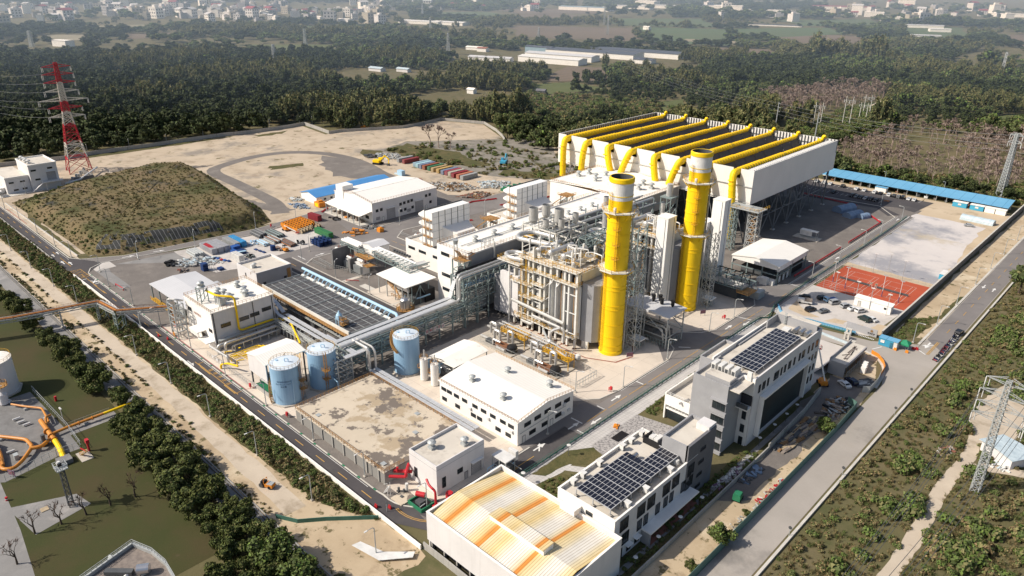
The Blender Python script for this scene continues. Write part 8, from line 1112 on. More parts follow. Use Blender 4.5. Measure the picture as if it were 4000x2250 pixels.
pile('stone_heap','line of grey-purple wrapped stones along the retaining wall','heap',[(-65,140),(-63.2,140),(-62.8,157),(-64.4,158)],120,.6,['rbp','sign_purple','gal'],.9,30);pile('timber_heap','scattered planks and formwork on the muddy building site','heap',[(-61.6,165),(-58,165),(-57,186),(-62,186)],110,.8,['wood','scrap','dst','wdp'],.7,31,None,2.,R(85));pile('timber_heap','stacked timber and panels before the orange boom lift','heap',[(-60,189),(-55,192),(-55,204),(-61,202)],90,.7,['wood','black','scrap','gal'],.9,32,None,1.6);pile('steel_heap','dark steel strips lying on the gatehouse garden','heap',[(-58,214),(-55.4,214),(-55.6,219),(-58,219)],40,.6,['dst','gal'],.5,33,None,2.4,R(60));pile('steel_heap','blue-grey bent steel heap in the shade by the retaining wall','heap',[(-61.2,146),(-59.6,146),(-59.4,155),(-61.4,155)],50,.7,['dst','tarp'],.6,34);pile('rubble_heap','white rubble along the inside of the green hoarding','heap',[(-55.4,124),(-53.4,124),(-53.4,141),(-54.6,141)],60,.5,['rbp','wdp'],.5,35);pile('rubble_heap','red and white scraps along the green hoarding near the tree','heap',[(-55,142),(-53.4,142),(-53.4,154),(-54.4,154)],40,.5,['rbp','brick_red','red'],.5,36);t=H_T('mini_dumper','small green machine parked on the sand inside the hoarding','machine',(-58.4,139.6,.05),None,R(100))
for nm_,mb in(('body',MB('gpt').b(-1.4,.6,-.9,.9,.5,1.9)),('cab',MB('gpt').b(.6,1.4,-.8,.8,.6,1.2)),('hopper',MB('gpt').b(-1.3,.5,-.8,.8,1.9,2.3)),('wheel',MB('rubber').t([(-.9,-1,.4),(-.9,1,.4)],.4,10)),('wheel',MB('rubber').t([(.9,-1,.4),(.9,1,.4)],.4,10))):
 kid(t,nm_,mb.mesh(nm_))
t=H_T('road_roller','small orange and grey roller parked on the sandy road','roller',(-142.5,63.6,.03),None,R(25))
for nm_,mb in(('body',MB('orange').b(-.2,1.9,-.8,.8,.5,1.3)),('seat',MB('black').b(-1.4,-.4,-.6,.6,1.,1.7)),('drum',MB('dst').t([(-1.3,-.8,.6),(-1.3,.8,.6)],.6,14)),('wheel',MB('rubber').t([(1.1,-.8,.5),(1.1,.8,.5)],.5,12)),('bonnet',MB('gal').b(.3,1.8,-.7,.7,1.3,1.4)),('roll_bar',MB('orange').r((-.4,-.7,1.2),(-.4,-.7,2.4),.1).r((-.4,.7,1.2),(-.4,.7,2.4),.1).r((-.4,-.7,2.4),(-.4,.7,2.4),.1))):
 kid(t,nm_,mb.mesh(nm_))
for k,y in E_((104.6,113.2,122,131.4,163.4,172,179.4,186)):
 x=-63.4 if y<160 else-65;t=H_T('garden_lamp','white disc-topped garden lamp by the retaining wall, %s from the near end'%ORD[k],'lamp',(x,y,.05),'disc lamps behind the offices')
 for nm_,mb in(('pole',MB('dst').b(-.05,.05,-.05,.05,0,2.6)),('shade',MB('acw').L((0,0,0),[(.1,2.55),(.5,2.6),(.5,2.68),(.1,2.75)],14))):
  kid(t,nm_,mb.mesh(nm_))
for k,(x,y)in E_(((-99,108),(-98.4,124.6))):
 t=H_T('garden_lamp','white disc-topped garden lamp on the lawn, %s the path'%('before','beyond')[k],'lamp',(x,y,.05),'disc lamps on the lawn')
 for nm_,mb in(('pole',MB('dst').b(-.05,.05,-.05,.05,0,3.2)),('shade',MB('acw').L((0,0,0),[(.1,3.15),(.55,3.2),(.55,3.28),(.1,3.35)],14))):
  kid(t,nm_,mb.mesh(nm_))
for y,lb,m in((285,'',''),):
 pass
for x,y,lb in((-44.6,259,'round traffic mirror on a post past the scooters'),(-44.4,218,'round traffic mirror on the parapet opposite the hoarding'),(-44.2,204,'slim post with small sign on the parapet, opposite the green fence end'),(-44,166,'slim post with small dark sign on the parapet beside the scrub'),(-44,136,'slim post with small dark sign on the parapet, nearest the camera'),(-114.6,78.4,'round traffic mirror post on the road bend by the striped hall')):
 t=H_T('road_mirror',lb,'traffic mirror',(x,y,.1),'mirrors and posts along the roads')
 for nm_,mb in(('post',MB('gal').b(-.05,.05,-.05,.05,0,2.6)),('mirror_disc',MB('dst').t([(0,-.05,2.6),(0,.05,2.6)],.42,14))):
  kid(t,nm_,mb.mesh(nm_))
pile('crate_stack','white crate pallets on the pebble court','crates',[(-90,143.4),(-87.6,143.4),(-87.6,146.6),(-90,146.6)],16,.8,['wpt','rbp'],1.3,40);pile('fallen_cones','toppled red and white barrier on the garden path','barrier',[(-98.4,143.6),(-96.4,143.6),(-96.4,145.4),(-98.4,145.4)],7,.7,['orange','wpt'],.5,41)
def lamp_proto(h,arm,m='gal'):
 t=H_T('street_lamp','','street lamp',(0,0,0));q=MB(m);q.t([(0,0,0),(0,0,h-.6),(arm*.25,0,h),(arm,0,h+.1)],[.13,.11,.085,.07,.07,.07,.07,.07],7,bend=.8)if False else q.t([(0,0,0),(0,0,h-.5),(arm*.15,0,h-.1),(arm*.4,0,h),(arm,0,h+.05)],[.14,.11,.09,.08,.07],7);q.u('concrete');q.b(-.35,.35,-.35,.35,0,.3)
 for nm_,mb in(('pole',q),('lamp_head',MB('acw').b(arm-.1,arm+.7,-.16,.16,h-.04,h+.1))):
  kid(t,nm_,mb.mesh(nm_))
 return t
def lamps(pts,label,group,h=7.6,arm=1.8,rz=.0):
 p=None
 for k,(x,y)in E_(pts):
  lb=label%ORD[k]
  if p is None:p=lamp_proto(h,arm);p.location=(x,y,.03);p.rotation_euler=(0,0,rz);p['label']=lb;p['group']=group
  else:dup(p,(x,y,.03),rz,lb,group)
lamps([(-105.3,68.5),(-130.5,68.5),(-155.9,68.2),(-181.7,67.9),(-207.2,67.8),(-232.7,67.5),(-289.2,67.8),(-313.4,66.9),(-341,66.5),(-370.2,66.5),(-399,66.5)],'street lamp on the sand road verge, %s from the near end','lamps on the sand road verge',rz=R(-90));lamps([(-108.9,85.7),(-128.9,82.5),(-151.3,82),(-175.8,81.8),(-200.2,81.6),(-224,81.6),(-248.5,81.8),(-273,81.8),(-298,82),(-316,85)],'street lamp on the plant kerb of the perimeter road, %s from the near end','lamps on the plant kerb',rz=R(-90));lamps([(-342.5,82.4),(-362.7,82),(-386.8,81.6),(-415.4,81.6),(-440,81.4),(-464.5,97.6)],'street lamp along the mound footpath, %s from the road corner','lamps along the mound footpath',rz=R(-90));lamps([(-319.4,101.6),(-317.4,125.6),(-321.8,157.4),(-323.5,180.1)],'street lamp on the road below the mound, %s from the corner','lamps on the mound road',rz=R(150));lamps([(-276.5,158.8),(-267.4,149.4),(-242.2,149.6),(-219,149.6),(-278,210.3),(-260.1,251.2),(-251,203)],'street lamp among the inner yard lanes, %s counting from the left','lamps on the inner lanes',rz=R(120));lamps([(-108.6,128),(-116.8,149.9),(-108.4,162.3),(-108.6,186.6),(-109.1,213.9),(-108.6,230.4)],'street lamp on the pale stack apron, %s from the near corner','lamps on the stack apron',rz=R(20));lamps([(-103.6,285.5),(-103.4,313),(-103.6,342.2),(-103.4,362.8),(-103.9,393.7),(-121.3,415.2)],'street lamp on the fence side of the far plant road, %s from the court','lamps on the far plant road',rz=R(180));lamps([(-55.4,256.1),(-53.9,277.1),(-53.9,300.9),(-54.1,327.8),(-54.3,352),(-54.6,376),(-54.8,402)],'street lamp on the sandy side of the outer road, %s from the gate','lamps on the outer road',rz=R(0));lamps([(-176,462),(-136,462.5),(-104,463),(-76,463.4)],'street lamp behind the blue canopy, %s from the left','lamps behind the blue canopy',rz=R(-100));lamps([(-554,131),(-543,155),(-540.5,181),(-539,206),(-538.4,232.6),(-535.6,261.2),(-540,287),(-534.4,310.3),(-527.5,317.5)],'street lamp behind the far boundary wall, %s from the left','lamps behind the far wall',6.4,1.4,R(-20));t=H_T('pipe_bridge','long rusty-topped pipe bridge on green legs crossing the lawn and sand road','pipe bridge',(-262,60,0));pts=[(-283,30,6.6),(-276,41,6.6),(-268.5,70,6.8),(-255.4,70.8,6.8),(-247.5,84.6,6.8)];pts=[(-293.5,0,6.4),(-284,25,6.5),(-275.4,45,6.6),(-268.6,69.6,6.8),(-256,71.2,6.8),(-247,85,6.8)];f=MB('gal');d=MB('orp');d.u('rust')
for a,b_ in zip(pts[:-1],pts[1:]):
 a=V_(a);b_=V_(b_);n=V_((-(b_-a).y,(b_-a).x,0)).normalized()
 for s in(-1.1,1.1):f.r(a+n*s,b_+n*s,.25,.5);f.r(a+n*s+V_((0,0,-.9)),b_+n*s+V_((0,0,-.9)),.25)
 k=max(2,int((b_-a).length/3))
 for i in _r(k):p,q_=a+(b_-a)*i/k,a+(b_-a)*(i+1)/k;f.r(p+n*1.1-V_((0,0,.9)),q_+n*1.1,.12);f.r(p-n*1.1-V_((0,0,.9)),q_-n*1.1,.12);f.r(p-n*1.1,p+n*1.1,.18)
 for s,m,r in((-.75,'rust',.2),(-.25,'orp',.2),(.2,'rust',.24),(.7,'pal',.16)):d.u(m);d.t([a+n*s+V_((0,0,.45)),b_+n*s+V_((0,0,.45))],r,7)
 d.u('rust');
 for s in(-1.1,1.1):d.l([a+n*s+V_((0,0,.2)),b_+n*s+V_((0,0,.2))],.9,.07,2)
f.B('girder',t);d.B('pipe_run',t)
for x,y in((-282,29),(-271.4,57.6)):
 q=MB('gal');q.r((x,y,0),(x,y,6),.45);q.u('concrete');q.b(x-.6,x+.6,y-.6,y+.6,0,.4);q.B('leg',t)
for x,y,w_ in((-268,69.8,2.2),(-256,71.4,2.6)):
 q=MB('ggr')
 for a in(-w_/2,w_/2):
  for b_ in(-1.4,1.4):q.r((x+a,y+b_,0),(x+a,y+b_,6.6),.3)
 for zz_ in(0,2.2,4.4):
  q.r((x-w_/2,y-1.4,zz_),(x+w_/2,y-1.4,zz_+2.2),.16);q.r((x+w_/2,y-1.4,zz_),(x+w_/2,y+1.4,zz_+2.2),.16);q.r((x-w_/2,y-1.4,zz_+2.2),(x+w_/2,y-1.4,zz_+2.2),.2)
 q.B('leg',t)
q=MB('gal');q.r((-250.5,76,0),(-250.5,76,6),.4);q.B('leg',t);q=MB('orp')
for k in _r(5):q.t([(-248+k*.35,84.4,7.2),(-246.4+k*.35,85.6,6.8),(-246.4+k*.35,85.6,.2)],.16,6)
q.B('riser_pipe',t);sheet('gas_yard_slab','dcn',[[(-232,12),(-232,36.6),(-202.6,37.6),(-191.4,37.4),(-191.8,32),(-189.5,19.8),(-200,8)]],.045);sheet('pipe_slab','slope_conc',[(-204,-199.6,37.6,50)],.043);a=tank('storage_tank','grey-white round tank with yellow railing at the left edge of the picture',-238.4,30.4,5.2,10.8,'lvw','wrf',None,'yrl');q=MB('rrl');spiral(a,-238.4,30.4,5.2,.6,7,-60,-10);t=H_T('filter_vessel','small grey vessel with round yellow platform standing before the left tank','vessel',(-229.6,29.8,0));q=MB('lvw');q.L((-229.6,29.6,0),[(1.2,.3),(1.2,3.4),(.5,4.2),(.5,6)],16);q.B('shell',t);q=MB('rrl');q.L((-229.6,29.6,0),[(.6,6),(2,6),(2,6.15),(.6,6.15)],14,(False,False));q.l([(-229.6+1.9*_c(R(k)),29.6+1.9*_s(R(k)),6.1)for k in _r(0,361,30)],1.1,.1,2);q.B('platform',t);q=MB('lvw');q.r((-229,31,.4),(-234,25,5.6),1.2,.3);q.u('gal').l([(-228.4,31,.4),(-233.4,25,5.6)],1,.08);q.B('stair',t)
def pp(name,label,runs,m,group='orange gas pipes'):
 q=MB(m)
 for pts_,r,bd in runs:q.t(pts_,r,10,bend=bd)
 return S_(name,q,label,'pipe',group,runs[0][0][0])
pp('gas_pipe','orange gas pipe with a hoop running along the mesh fence of the gas yard',[([(-226.4,30.6,1),(-222.6,32.8,1),(-218,36,1),(-212.5,35.6,1),(-209,35.2,1)],.28,.9),([(-212.5,36.6,1),(-209.6,34.8,2.4),(-208,34.4,1)],.3,.8)],'orp');pp('gas_pipe','thick orange and yellow gas pipe sloping down to a dark block on the lawn',[([(-211,33.8,1.2),(-201.5,33.6,1.2),(-197.6,33.5,1.2)],.62,None),([(-204,33.4,1.2),(-203.8,33.4,1.2)],.95,None),([(-200.8,33.5,1.2),(-200.6,33.5,1.2)],.95,None),([(-198.4,33.5,1.2),(-198.2,33.5,1.2)],.9,None)],'orp');pp('gas_pipe','bright yellow end of the thick pipe diving into the dark block',[([(-198,33.5,1.2),(-194,33.4,1.1),(-187.6,32.6,.4)],.66,2)],'yellow','yellow gas pipes');pp('gas_pipe','orange gas pipe turning yellow, running right towards the hedge trees',[([(-202,34.2,1.1),(-202.4,38,1.1),(-202.2,47,1.3)],.4,.8),([(-202.3,40.6,1.1),(-202.3,40.8,1.1)],.6,None),([(-202.2,44,1.2),(-202.2,44.2,1.2)],.6,None)],'orp');pp('gas_pipe','yellow pipe end bending down by the hedge trees',[([(-202.2,47,1.3),(-202,54.4,1.5),(-202,54.6,0)],.4,.6)],'yellow','yellow gas pipes');pp('gas_pipe','orange pipe loop with a bend at the near edge of the gas yard',[([(-210,24,1.3),(-206.6,26.4,1.3),(-203.6,28.4,1.3),(-199,28.6,1.3),(-194.4,25,1.1),(-192.6,22.6,1.),(-194,20.6,1),(-199.4,20.6,1.2)],.46,1.2),([(-198.5,27.8,1.3),(-197.4,30.2,1.3),(-199.6,32.8,1.2)],.5,.8)],'orp');pp('gas_pipe','pair of orange pipes along the left edge of the gas yard',[([(-219,14,1.3),(-213,19.6,1.5),(-206.4,22.4,1.5)],.5,1),([(-206.4,22.2,1.3),(-201,21.8,1.2),(-195.6,21,1.1)],.48,None),([(-207,19.6,1.3),(-201,19.4,1.2),(-194.6,19.4,1.)],.46,None),([(-216,10,1.3),(-208.6,18,1.4)],.5,None)],'orp');q=MB('gal')
for x,y in((-222,33),(-213,35.4),(-206,33.6),(-203,28.6),(-197.4,26.6),(-205.4,19.4),(-199.6,21.6),(-202.3,42.4),(-210,24)):q.b(x-.4,x+.4,y-.5,y+.5,.05,.6)
q.u('acw')
for x,y in((-218,29.6),(-215.4,30),(-213,30.8),(-205.6,17.6),(-201.6,18),(-202,24.2)):q.t([(x,y-.9,.5),(x,y+.9,.5)],.3,8);
q.u('gal');q.r((-208,20.6,1.8),(-198,20.4,1.8),.2,.9);q.l([(-208,20.4,1.9),(-198,20.2,1.9)],1,.07,1);q.b(-199,-197.4,24,25,.06,1.4);q.u('dst');q.c(-199.6,31.4,.5,.3,3.2,10);q.b(-200.4,-198.8,30.6,32.2,.2,1.2);S_('pipe_fittings',q,'grey supports, white valves and dark actuator among the orange pipes','fittings');q=MB('dcn');q.b(-189.4,-186.4,31,34.2,.05,1.2);S_('pipe_block',q,'dark block where the thick yellow pipe enters the lawn','block');q=MB('gal');q.l([(-231,37.2,.05),(-203,38.,.05),(-191.2,37.6,.05),(-191.8,32,.05),(-189.4,20,.05)],2.2,.08,1.6);q.l([(-204,38,.05),(-204,49,.05)],1.4,.05,2);S_('mesh_fence',q,'grey mesh fence round the gas yard','fence');q=MB('yrl');q.r((-188,36.6,.2),(-185.6,37,1.8),.5,.2);q.l([(-188,36.2,.1),(-185.4,36.6,1.7)],1,.1,.8);q.l([(-188,37.4,.1),(-185.6,37.6,1.7)],1,.1,.8);q.u('rhd');q.c(-188.6,38.6,.3,.1,3.4,8);q.b(-189.2,-188,38.2,39,2.6,3.6);q.r((-189.6,37,1.2),(-187,37.6,1.2),.2);q.u('concrete');q.b(-189.6,-184.6,35.6,38.4,.03,.15);S_('monitor_stand',q,'red fire monitor with yellow steps at the corner of the gas yard','fire monitor');q=MB('rhd');q.c(-221,40.4,.35,.1,1.6,8);S_('hydrant',q,'red hydrant standing alone on the grass beside the left tank','hydrant');q=MB('rhd');q.b(-131.2,-130.2,45.4,46,.6,1.3);q.r((-130.7,45.7,0),(-130.7,45.7,.6),.1);S_('hydrant',q,'red hydrant box on the grass near the bottom roof','hydrant')
for x,y,lb in((-208,38.4,'twin floodlight on a post at the fence corner of the gas yard'),):
 q=MB('acw');q.r((x,y,0),(x,y,4.2),.14);q.b(x-.7,x-.1,y-.2,y+.2,4.1,4.4);q.b(x+.1,x+.7,y-.2,y+.2,4.1,4.4);S_('floodlight',q,lb,'lamp')
t=lattice_tower('camera_mast','dark lattice camera mast with top platform on a concrete slab in the lawn',-168.8,28.2,.55,.45,11,[],None,[(0,10.6,'dst')],'mast',w=.14);q=MB('gal');q.b(-1.6,1.2,-1.2,1.2,10.6,10.8);q.l([(-1.6,-1.2,10.8),(1.2,-1.2,10.8),(1.2,1.2,10.8),(-1.6,1.2,10.8),(-1.6,-1.2,10.8)],1,.1,1);q.u('acw');q.c(-1,0,.35,11.4,12,10);q.b(-2.6,-1.8,-.3,.3,10.6,11);q.r((.9,.6,10.8),(.9,.6,13),.1);q.u('black');q.b(-.9,-.3,-.4,.4,10.8,11.6);o=bpy.data.objects.new('platform',q.mesh('platform'));COL.objects.link(o);o.parent=t;sheet('lawn_slab','slope_conc',[[(-178.4,17.4),(-172.6,30.4),(-166.4,31.6),(-164,19.4)]],.05);q=MB('wdp');q.u('orange');q.u('wdp');q.b(-172.6,-171,22.6,24.2,.06,.22);S_('manhole_cover',q,'pinkish cover plate on the lawn slab beside the mast','cover');q=MB('yellow');q.u('wdp');q.b(-140.2,-137.4,29.4,31.2,.03,.5);q.u('yellow_line');q.b(-140,-137.6,29.6,31,.5,.56);S_('pit_cover',q,'yellow-ochre concrete pit cover beside the bottom roof corner','cover');q=MB('gal');q.u('concrete');q.b(-139.4,-137.8,47,48.6,.03,.2);S_('manhole_cover',q,'grey square manhole slab on the lawn near the hedge','cover');q=MB('rhd');q.c(-181.6,18.2,.3,.05,1.,10);q.u('wpt');q.c(-181.6,18.2,.31,.4,.6,10);S_('bollard',q,'red and white bollard at the lawn edge by the path','bollard');t=H_T('corner_building','dark railed flat roof with silver plant, only its corner in view at the bottom edge','building',(-124,26,0));pl=[(-131.,29.8),(-126,31.6),(-121,32.2),(-112,31.4),(-104,22),(-112,10),(-128,19.5)];b=MB('gwl');b.prism(pl,.1,11.4);b.B('wall',t);b=MB('dark_grey_wall');b.u('scrap');b.prism([(x*.985-1.85,y*.985+.35)for x,y in pl],11.4,11.45);b.B('roof',t);b=MB('gal');
for a,c in zip(pl,pl[1:]+pl[:1]):b.r((a[0],a[1],11.8),(c[0],c[1],11.8),.4,.8);b.l([(a[0],a[1],12.2),(c[0],c[1],12.2)],.8,.08,1)
b.r((-132,26,11),(-131,24.5,9),.8,.2);b.B('parapet',t);q=MB('sbr');q.t([(-122.6,27.6,12.6),(-121.4,29.4,12.6)],.95,16);q.u('gal');q.b(-122.6,-121.4,27.8,29.2,11.5,12);q.B('silver_drum',t);q=MB('dst');q.r((-127,23.4,12),(-123.2,27,12),1.1,.8);q.B('duct',t)
for x,y in((-122.6,25.6),(-121.6,24.8)):q=MB('acw');q.c(x,y,.3,11.5,12.4,10);q.L((x,y,0),[(.3,12.3),(.42,12.5),(.1,12.8)],10);q.B('roof_vent',t)
lattice_tower('lattice_pylon','grey lattice pylon leaning over the dirt lane at the lower right',-18.5,183.2,.9,.5,31,[(30,4.6,'gal'),(26.6,5.2,'gal'),(23.4,5.2,'gal'),(20.2,5.4,'gal')],None,[(0,31,'gal')],rz=R(84),w=.19,group='grey pylons');lattice_tower('lattice_pylon','grey lattice pylon standing behind the end of the blue canopy',-79,478,1.7,.7,36,[(35,3.4,'gal'),(31,3.6,'gal')],None,[(0,36,'gal')],rz=R(70),w=.3,group='grey pylons')
for x,y,h,lb in((-255.1,567,22,'slim grey pole rising behind the condenser roof, left of its middle'),(-214,545,22,'slim grey pole rising behind the condenser roof, right of its middle')):
 t=H_T('power_pole',lb,'pole',(x,y,0),'poles behind the condenser');MB('gal').t([(x,y,0),(x,y,h)],[.55,.3],8).B('pole',t);q=MB('gal')
 for zz_ in(h-1,h-4,h-7):q.r((x,y,zz_),(x+2.6,y-1.6,zz_),.2)
 q.B('cross_arm',t)
def hframe(x,y,h,lb,sep=5.):
 t=H_T('power_pole',lb,'pole',(x,y,0),'twin-leg power poles');q=MB('pst')
 for s in(-1,1):q.t([(x+s*sep/2,y+s*.8,0),(x+s*sep/2,y+s*.8,h)],[.3,.2],7)
 q.B('pole',t);q=MB('gal');q.r((x-sep*.9,y-.8,h*.86),(x+sep*.9,y+.8,h*.86),.25);q.r((x-sep/2,y-.8,h*.66),(x+sep/2,y+.8,h*.84),.2);q.r((x-sep/2,y-.8,h*.84),(x+sep/2,y+.8,h*.66),.2);q.B('cross_arm',t);q=MB('acw')
 for k in(-.85,0,.85):q.t([(x+sep*k,y,h*.85),(x+sep*k,y,h*.76)],.22,6)
 q.B('insulator',t)
hframe(-238.7,607,19,'twin-leg wooden power pole with crossed braces, left one by the dirt track');hframe(-224.5,631,23,'taller twin-leg power pole just right of the first along the dirt track');hframe(-233,700,16,'twin-leg power pole farther up the dirt track');hframe(-222,660,15,'short twin-leg power pole behind the taller one');hframe(-140,960,17,'small twin-leg power pole in the scrub before the far right pylon');t=lattice_tower('lattice_pylon','slim grey pylon with three arms in the far right woods',-212,1080,1.6,.7,28,[(27,8,'gal'),(22,8,'gal'),(17,8,'gal')],None,[(0,28,'gal')],rz=R(20),w=.6,group='grey pylons')
for k,(z0,z1)in E_(((21,35),(18.4,32.4),(15.6,29.6),(12.6,26.6))):
 q=MB('wire_grey');q.t(wire((-255,567,z0),(-79,478,z1),3.5,.1,20),.055,4);q.t(wire((-79,478,z1),(120,420,z1+4),4,.1,12),.055,4);q.t(wire((-255,567,z0),(-520,720,z0+2),4,.1,12),.05,4);S_('power_line',q,'power cable strung past the condenser to the canopy pylon, %s from the top'%ORD[k],'wire','wires behind the condenser')
c8,s8=_c(R(84)),_s(R(84))
for k,(z,ln)in E_(((30,4.6),(26.6,5.2),(23.4,5.2),(20.2,5.4))):
 q=MB('dst')
 for s in(-1,1):q.t(wire((-18.5-s*ln*s8,183.2+s*ln*c8,z-2),(-26-s*ln*.3,60,z-8),5,.1,18),.05,4);q.t(wire((-18.5-s*ln*s8,183.2+s*ln*c8,z-2),(6,330,z),5,.1,14),.05,4)
 S_('power_line',q,'pair of thin cables on the lower right pylon, %s from the top'%ORD[k],'wire','wires of the lower right pylon')
for x,y,h,lb in((-1053,636,29,'grey pylon standing in the green meadow of the left woods'),(-912,503,24,'small pylon low in the left woods'),(-843.7,743.4,30,'pylon in the middle woods left of the long white sheds'),(-1163,980,28,'pylon in front of the far pale greenhouse roofs'),(-871,970,26,'pylon beside the tree clump left of the dark solar sheds'),(-1081,1426,40,'tall pylon in the distant green fields, left of a pair'),(-907,1209,36,'tall pylon in the distant green fields, right of a pair'),(-1500,1240,36,'faint pylon far off above the pale greenhouse roofs'),(-1344,340,24,'pylon left of the lone white hut in the left woods'),(-1920,900,40,'thin mast at the right end of the hazy village')):
 lattice_tower('lattice_pylon',lb,x,y,2.6,.8,h,[(h-1.5,4.4,'gal'),(h-5.5,5,'gal'),(h-9.5,5,'gal')],None,[(0,h,'gal')],rz=R(35),w=.55,group='distant pylons')
def shed(label,x,y,lx,ly,h,rz,wall,roof,group=None,cat='shed',rise=1.5,parts=True):
 t=H_T('distant_shed',label,cat,(x,y,0),group,rz);b=MB(wall);b.pent(-lx/2,lx/2,-ly/2,ly/2,0,h,h+rise,'x');kid(t,'wall',b.mesh('wall'));b=MB(roof);b.gable(-lx/2,lx/2,-ly/2,ly/2,h+.1,h+rise+.2,'x',.6,.15);kid(t,'roof',b.mesh('roof'));return t
an=math.atan2(.32,.95);shed('long white shed at the front of the far solar-roofed farm',-675,780,92,26,7,R(12),'wwl','wpt','farm sheds');shed('second long white shed just behind the front one',-694,822,105,26,7,R(12),'wwl','grf','farm sheds');mk('pv_far',(.07,.075,.10),(.09,.095,.12),.01,.4,lines=[(0,9,.1,(.16,.17,.19)),(1,12,.06,(.2,.2,.22))]);shed('broad dark solar-roofed shed behind the white ones',-690,890,140,40,7,R(12),'wwl','pv_far','farm sheds');shed('farther dark solar-roofed shed on the right',-655,945,150,40,7,R(12),'wwl','pv_far','farm sheds');shed('small blue and white office shed at the left end of the farm sheds',-776,868,46,12,8,R(12),'c_lblue','pv_far','farm sheds');shed('white shed at the far right end of the solar farm',-588,870,26,18,5,R(12),'wwl','pv_far','farm sheds');shed('long white greenhouse shed left of the big farm sheds',-748,736,62,14,4.6,R(22),'wwl','grf','farm sheds');shed('low white house row among the trees left of the farm',-868,820,28,10,4,R(15),'wwl','wrf','farm houses');shed('little red-roofed house beside the low white row',-842,812,16,10,5,R(15),'wwl','brick_red','farm houses');shed('long pale greenhouse block far off across the middle woods',-1372,1130,110,30,6,R(15),'wwl','wpt','far pale sheds');shed('second pale greenhouse block at the right end of the far one',-1304,1160,80,34,6,R(15),'wwl','wpt','far pale sheds');shed('small white hip-roofed barn in the far woods right of the village',-1528,1033,34,18,6,R(10),'wwl','wrf','far pale sheds');shed('tiny white gable house left of the hip-roofed barn',-1657,1046,18,12,5,R(10),'wwl','wrf','far pale sheds');shed('white block hut on bare ground in the left woods',-1330,380,30,16,9,R(20),'wwl','wrf',None,'hut',.3);shed('green-grey flat shed roof deep in the middle woods',-763,556,20,9,3.5,R(10),'lvw','tpp','roofs in the woods');shed('second green-grey flat roof beside it in the middle woods',-735,575,18,7,3.5,R(10),'lvw','tpp','roofs in the woods');shed('cream barn standing alone in the distant green fields',-930,1376,14,10,6,R(0),'wwl','wrf',None,'barn');shed('blue-roofed factory hall on the horizon centre',-1545,1890,100,40,10,R(10),'wwl','c_lblue','horizon factories','factory');shed('blue-roofed factory hall right of the first on the horizon',-1470,1905,90,40,10,R(10),'wwl','c_lblue','horizon factories','factory')
for k,(x,y,lx,ly,h,c,lb)in E_(((-1500,2100,170,40,9,'grf','long grey factory roof right of the blue factory halls'),(-1560,2300,70,60,16,'wrf','tall cream factory block on the horizon centre'),(-1440,2230,160,50,9,'grf','broad grey factory roofs beneath the tall cream block'),(-1371,2380,150,40,9,'c_slate','dark blue factory roof near the top right of centre'),(-1250,2300,90,50,12,'wrf','beige factory below the dark blue roof'),(-1060,2630,110,60,10,'c_dred','dusty red-roofed factory on the right horizon'),(-985,2640,80,60,10,'c_dred','second dusty red roof right of the first'),(-1100,2290,130,30,6,'wrf','long white wall-like shed on the right horizon'),(-960,2330,160,30,6,'wrf','second long pale shed on the right horizon'),(-862,2345,30,20,26,'grf','tall concrete batching plant on the right horizon'),(-790,2280,50,30,12,'wrf','cream box building right of the batching plant'),(-553,1921,80,24,6,'grf','grey barn roof in the far right woods'),(-490,1818,40,24,6,'wpt','bright white barn roof right of the grey one'),(-461,1628,50,24,5,'grf','low grey roof in front of the white barn'),(-1018,3270,60,40,16,'wrf','pale block at the very top right'),(-520,2620,70,30,8,'wrf','white house cluster at the far right edge'),(-820,1700,150,20,3,'pv_far','low dark solar field roof in the far right plain'))):
 shed(lb,x,y,lx,ly,h,R(10+k*3%20),'wwl',c,'horizon factories','factory',h*.15)
t=H_T('small_temple','tiny shrine with red curved roof in the middle fields','temple',(-577,610,0));q=MB('brick_red');q.b(-581,-573,606,613,0,5);q.B('wall',t);q=MB('red');q.gable(-581,-573,606,613,5,8,'x',1.2,.4);q.b(-580,-574,608.6,610.4,7.6,8.6);q.B('roof',t);q=MB('gwl');q.b(-592,-570,596,605,0,2.4);q.B('terrace',t);shed('small dark ruined hut in the scrub left of the condenser',-503,566,9,6,4,R(20),'dcn','dark_grey_wall',None,'hut');shed('pale little hut by the trees behind the sandy corner',-556,520,8,6,4,R(10),'wwl','wrf',None,'hut');shed('green flat-roofed hut at the lower right beside the dirt lane',-16.6,204,7,9,3,R(60),'lvw','tpp',None,'hut',.4);pile('rubble_heap','white and blue junk beside the green-roofed hut','heap',[(-19,196.6),(-15,197),(-14,200),(-18,201)],30,.6,['rbp','tpp','wpt'],.9,60);pile('rubble_heap','pale planks and brick rubble in the scrub by the dirt lane','heap',[(-30,193),(-27.4,192),(-26.8,199),(-30,200)],34,.6,['rbp','brick_red','wdp'],.6,61);rr=random.Random(21);protos=[]
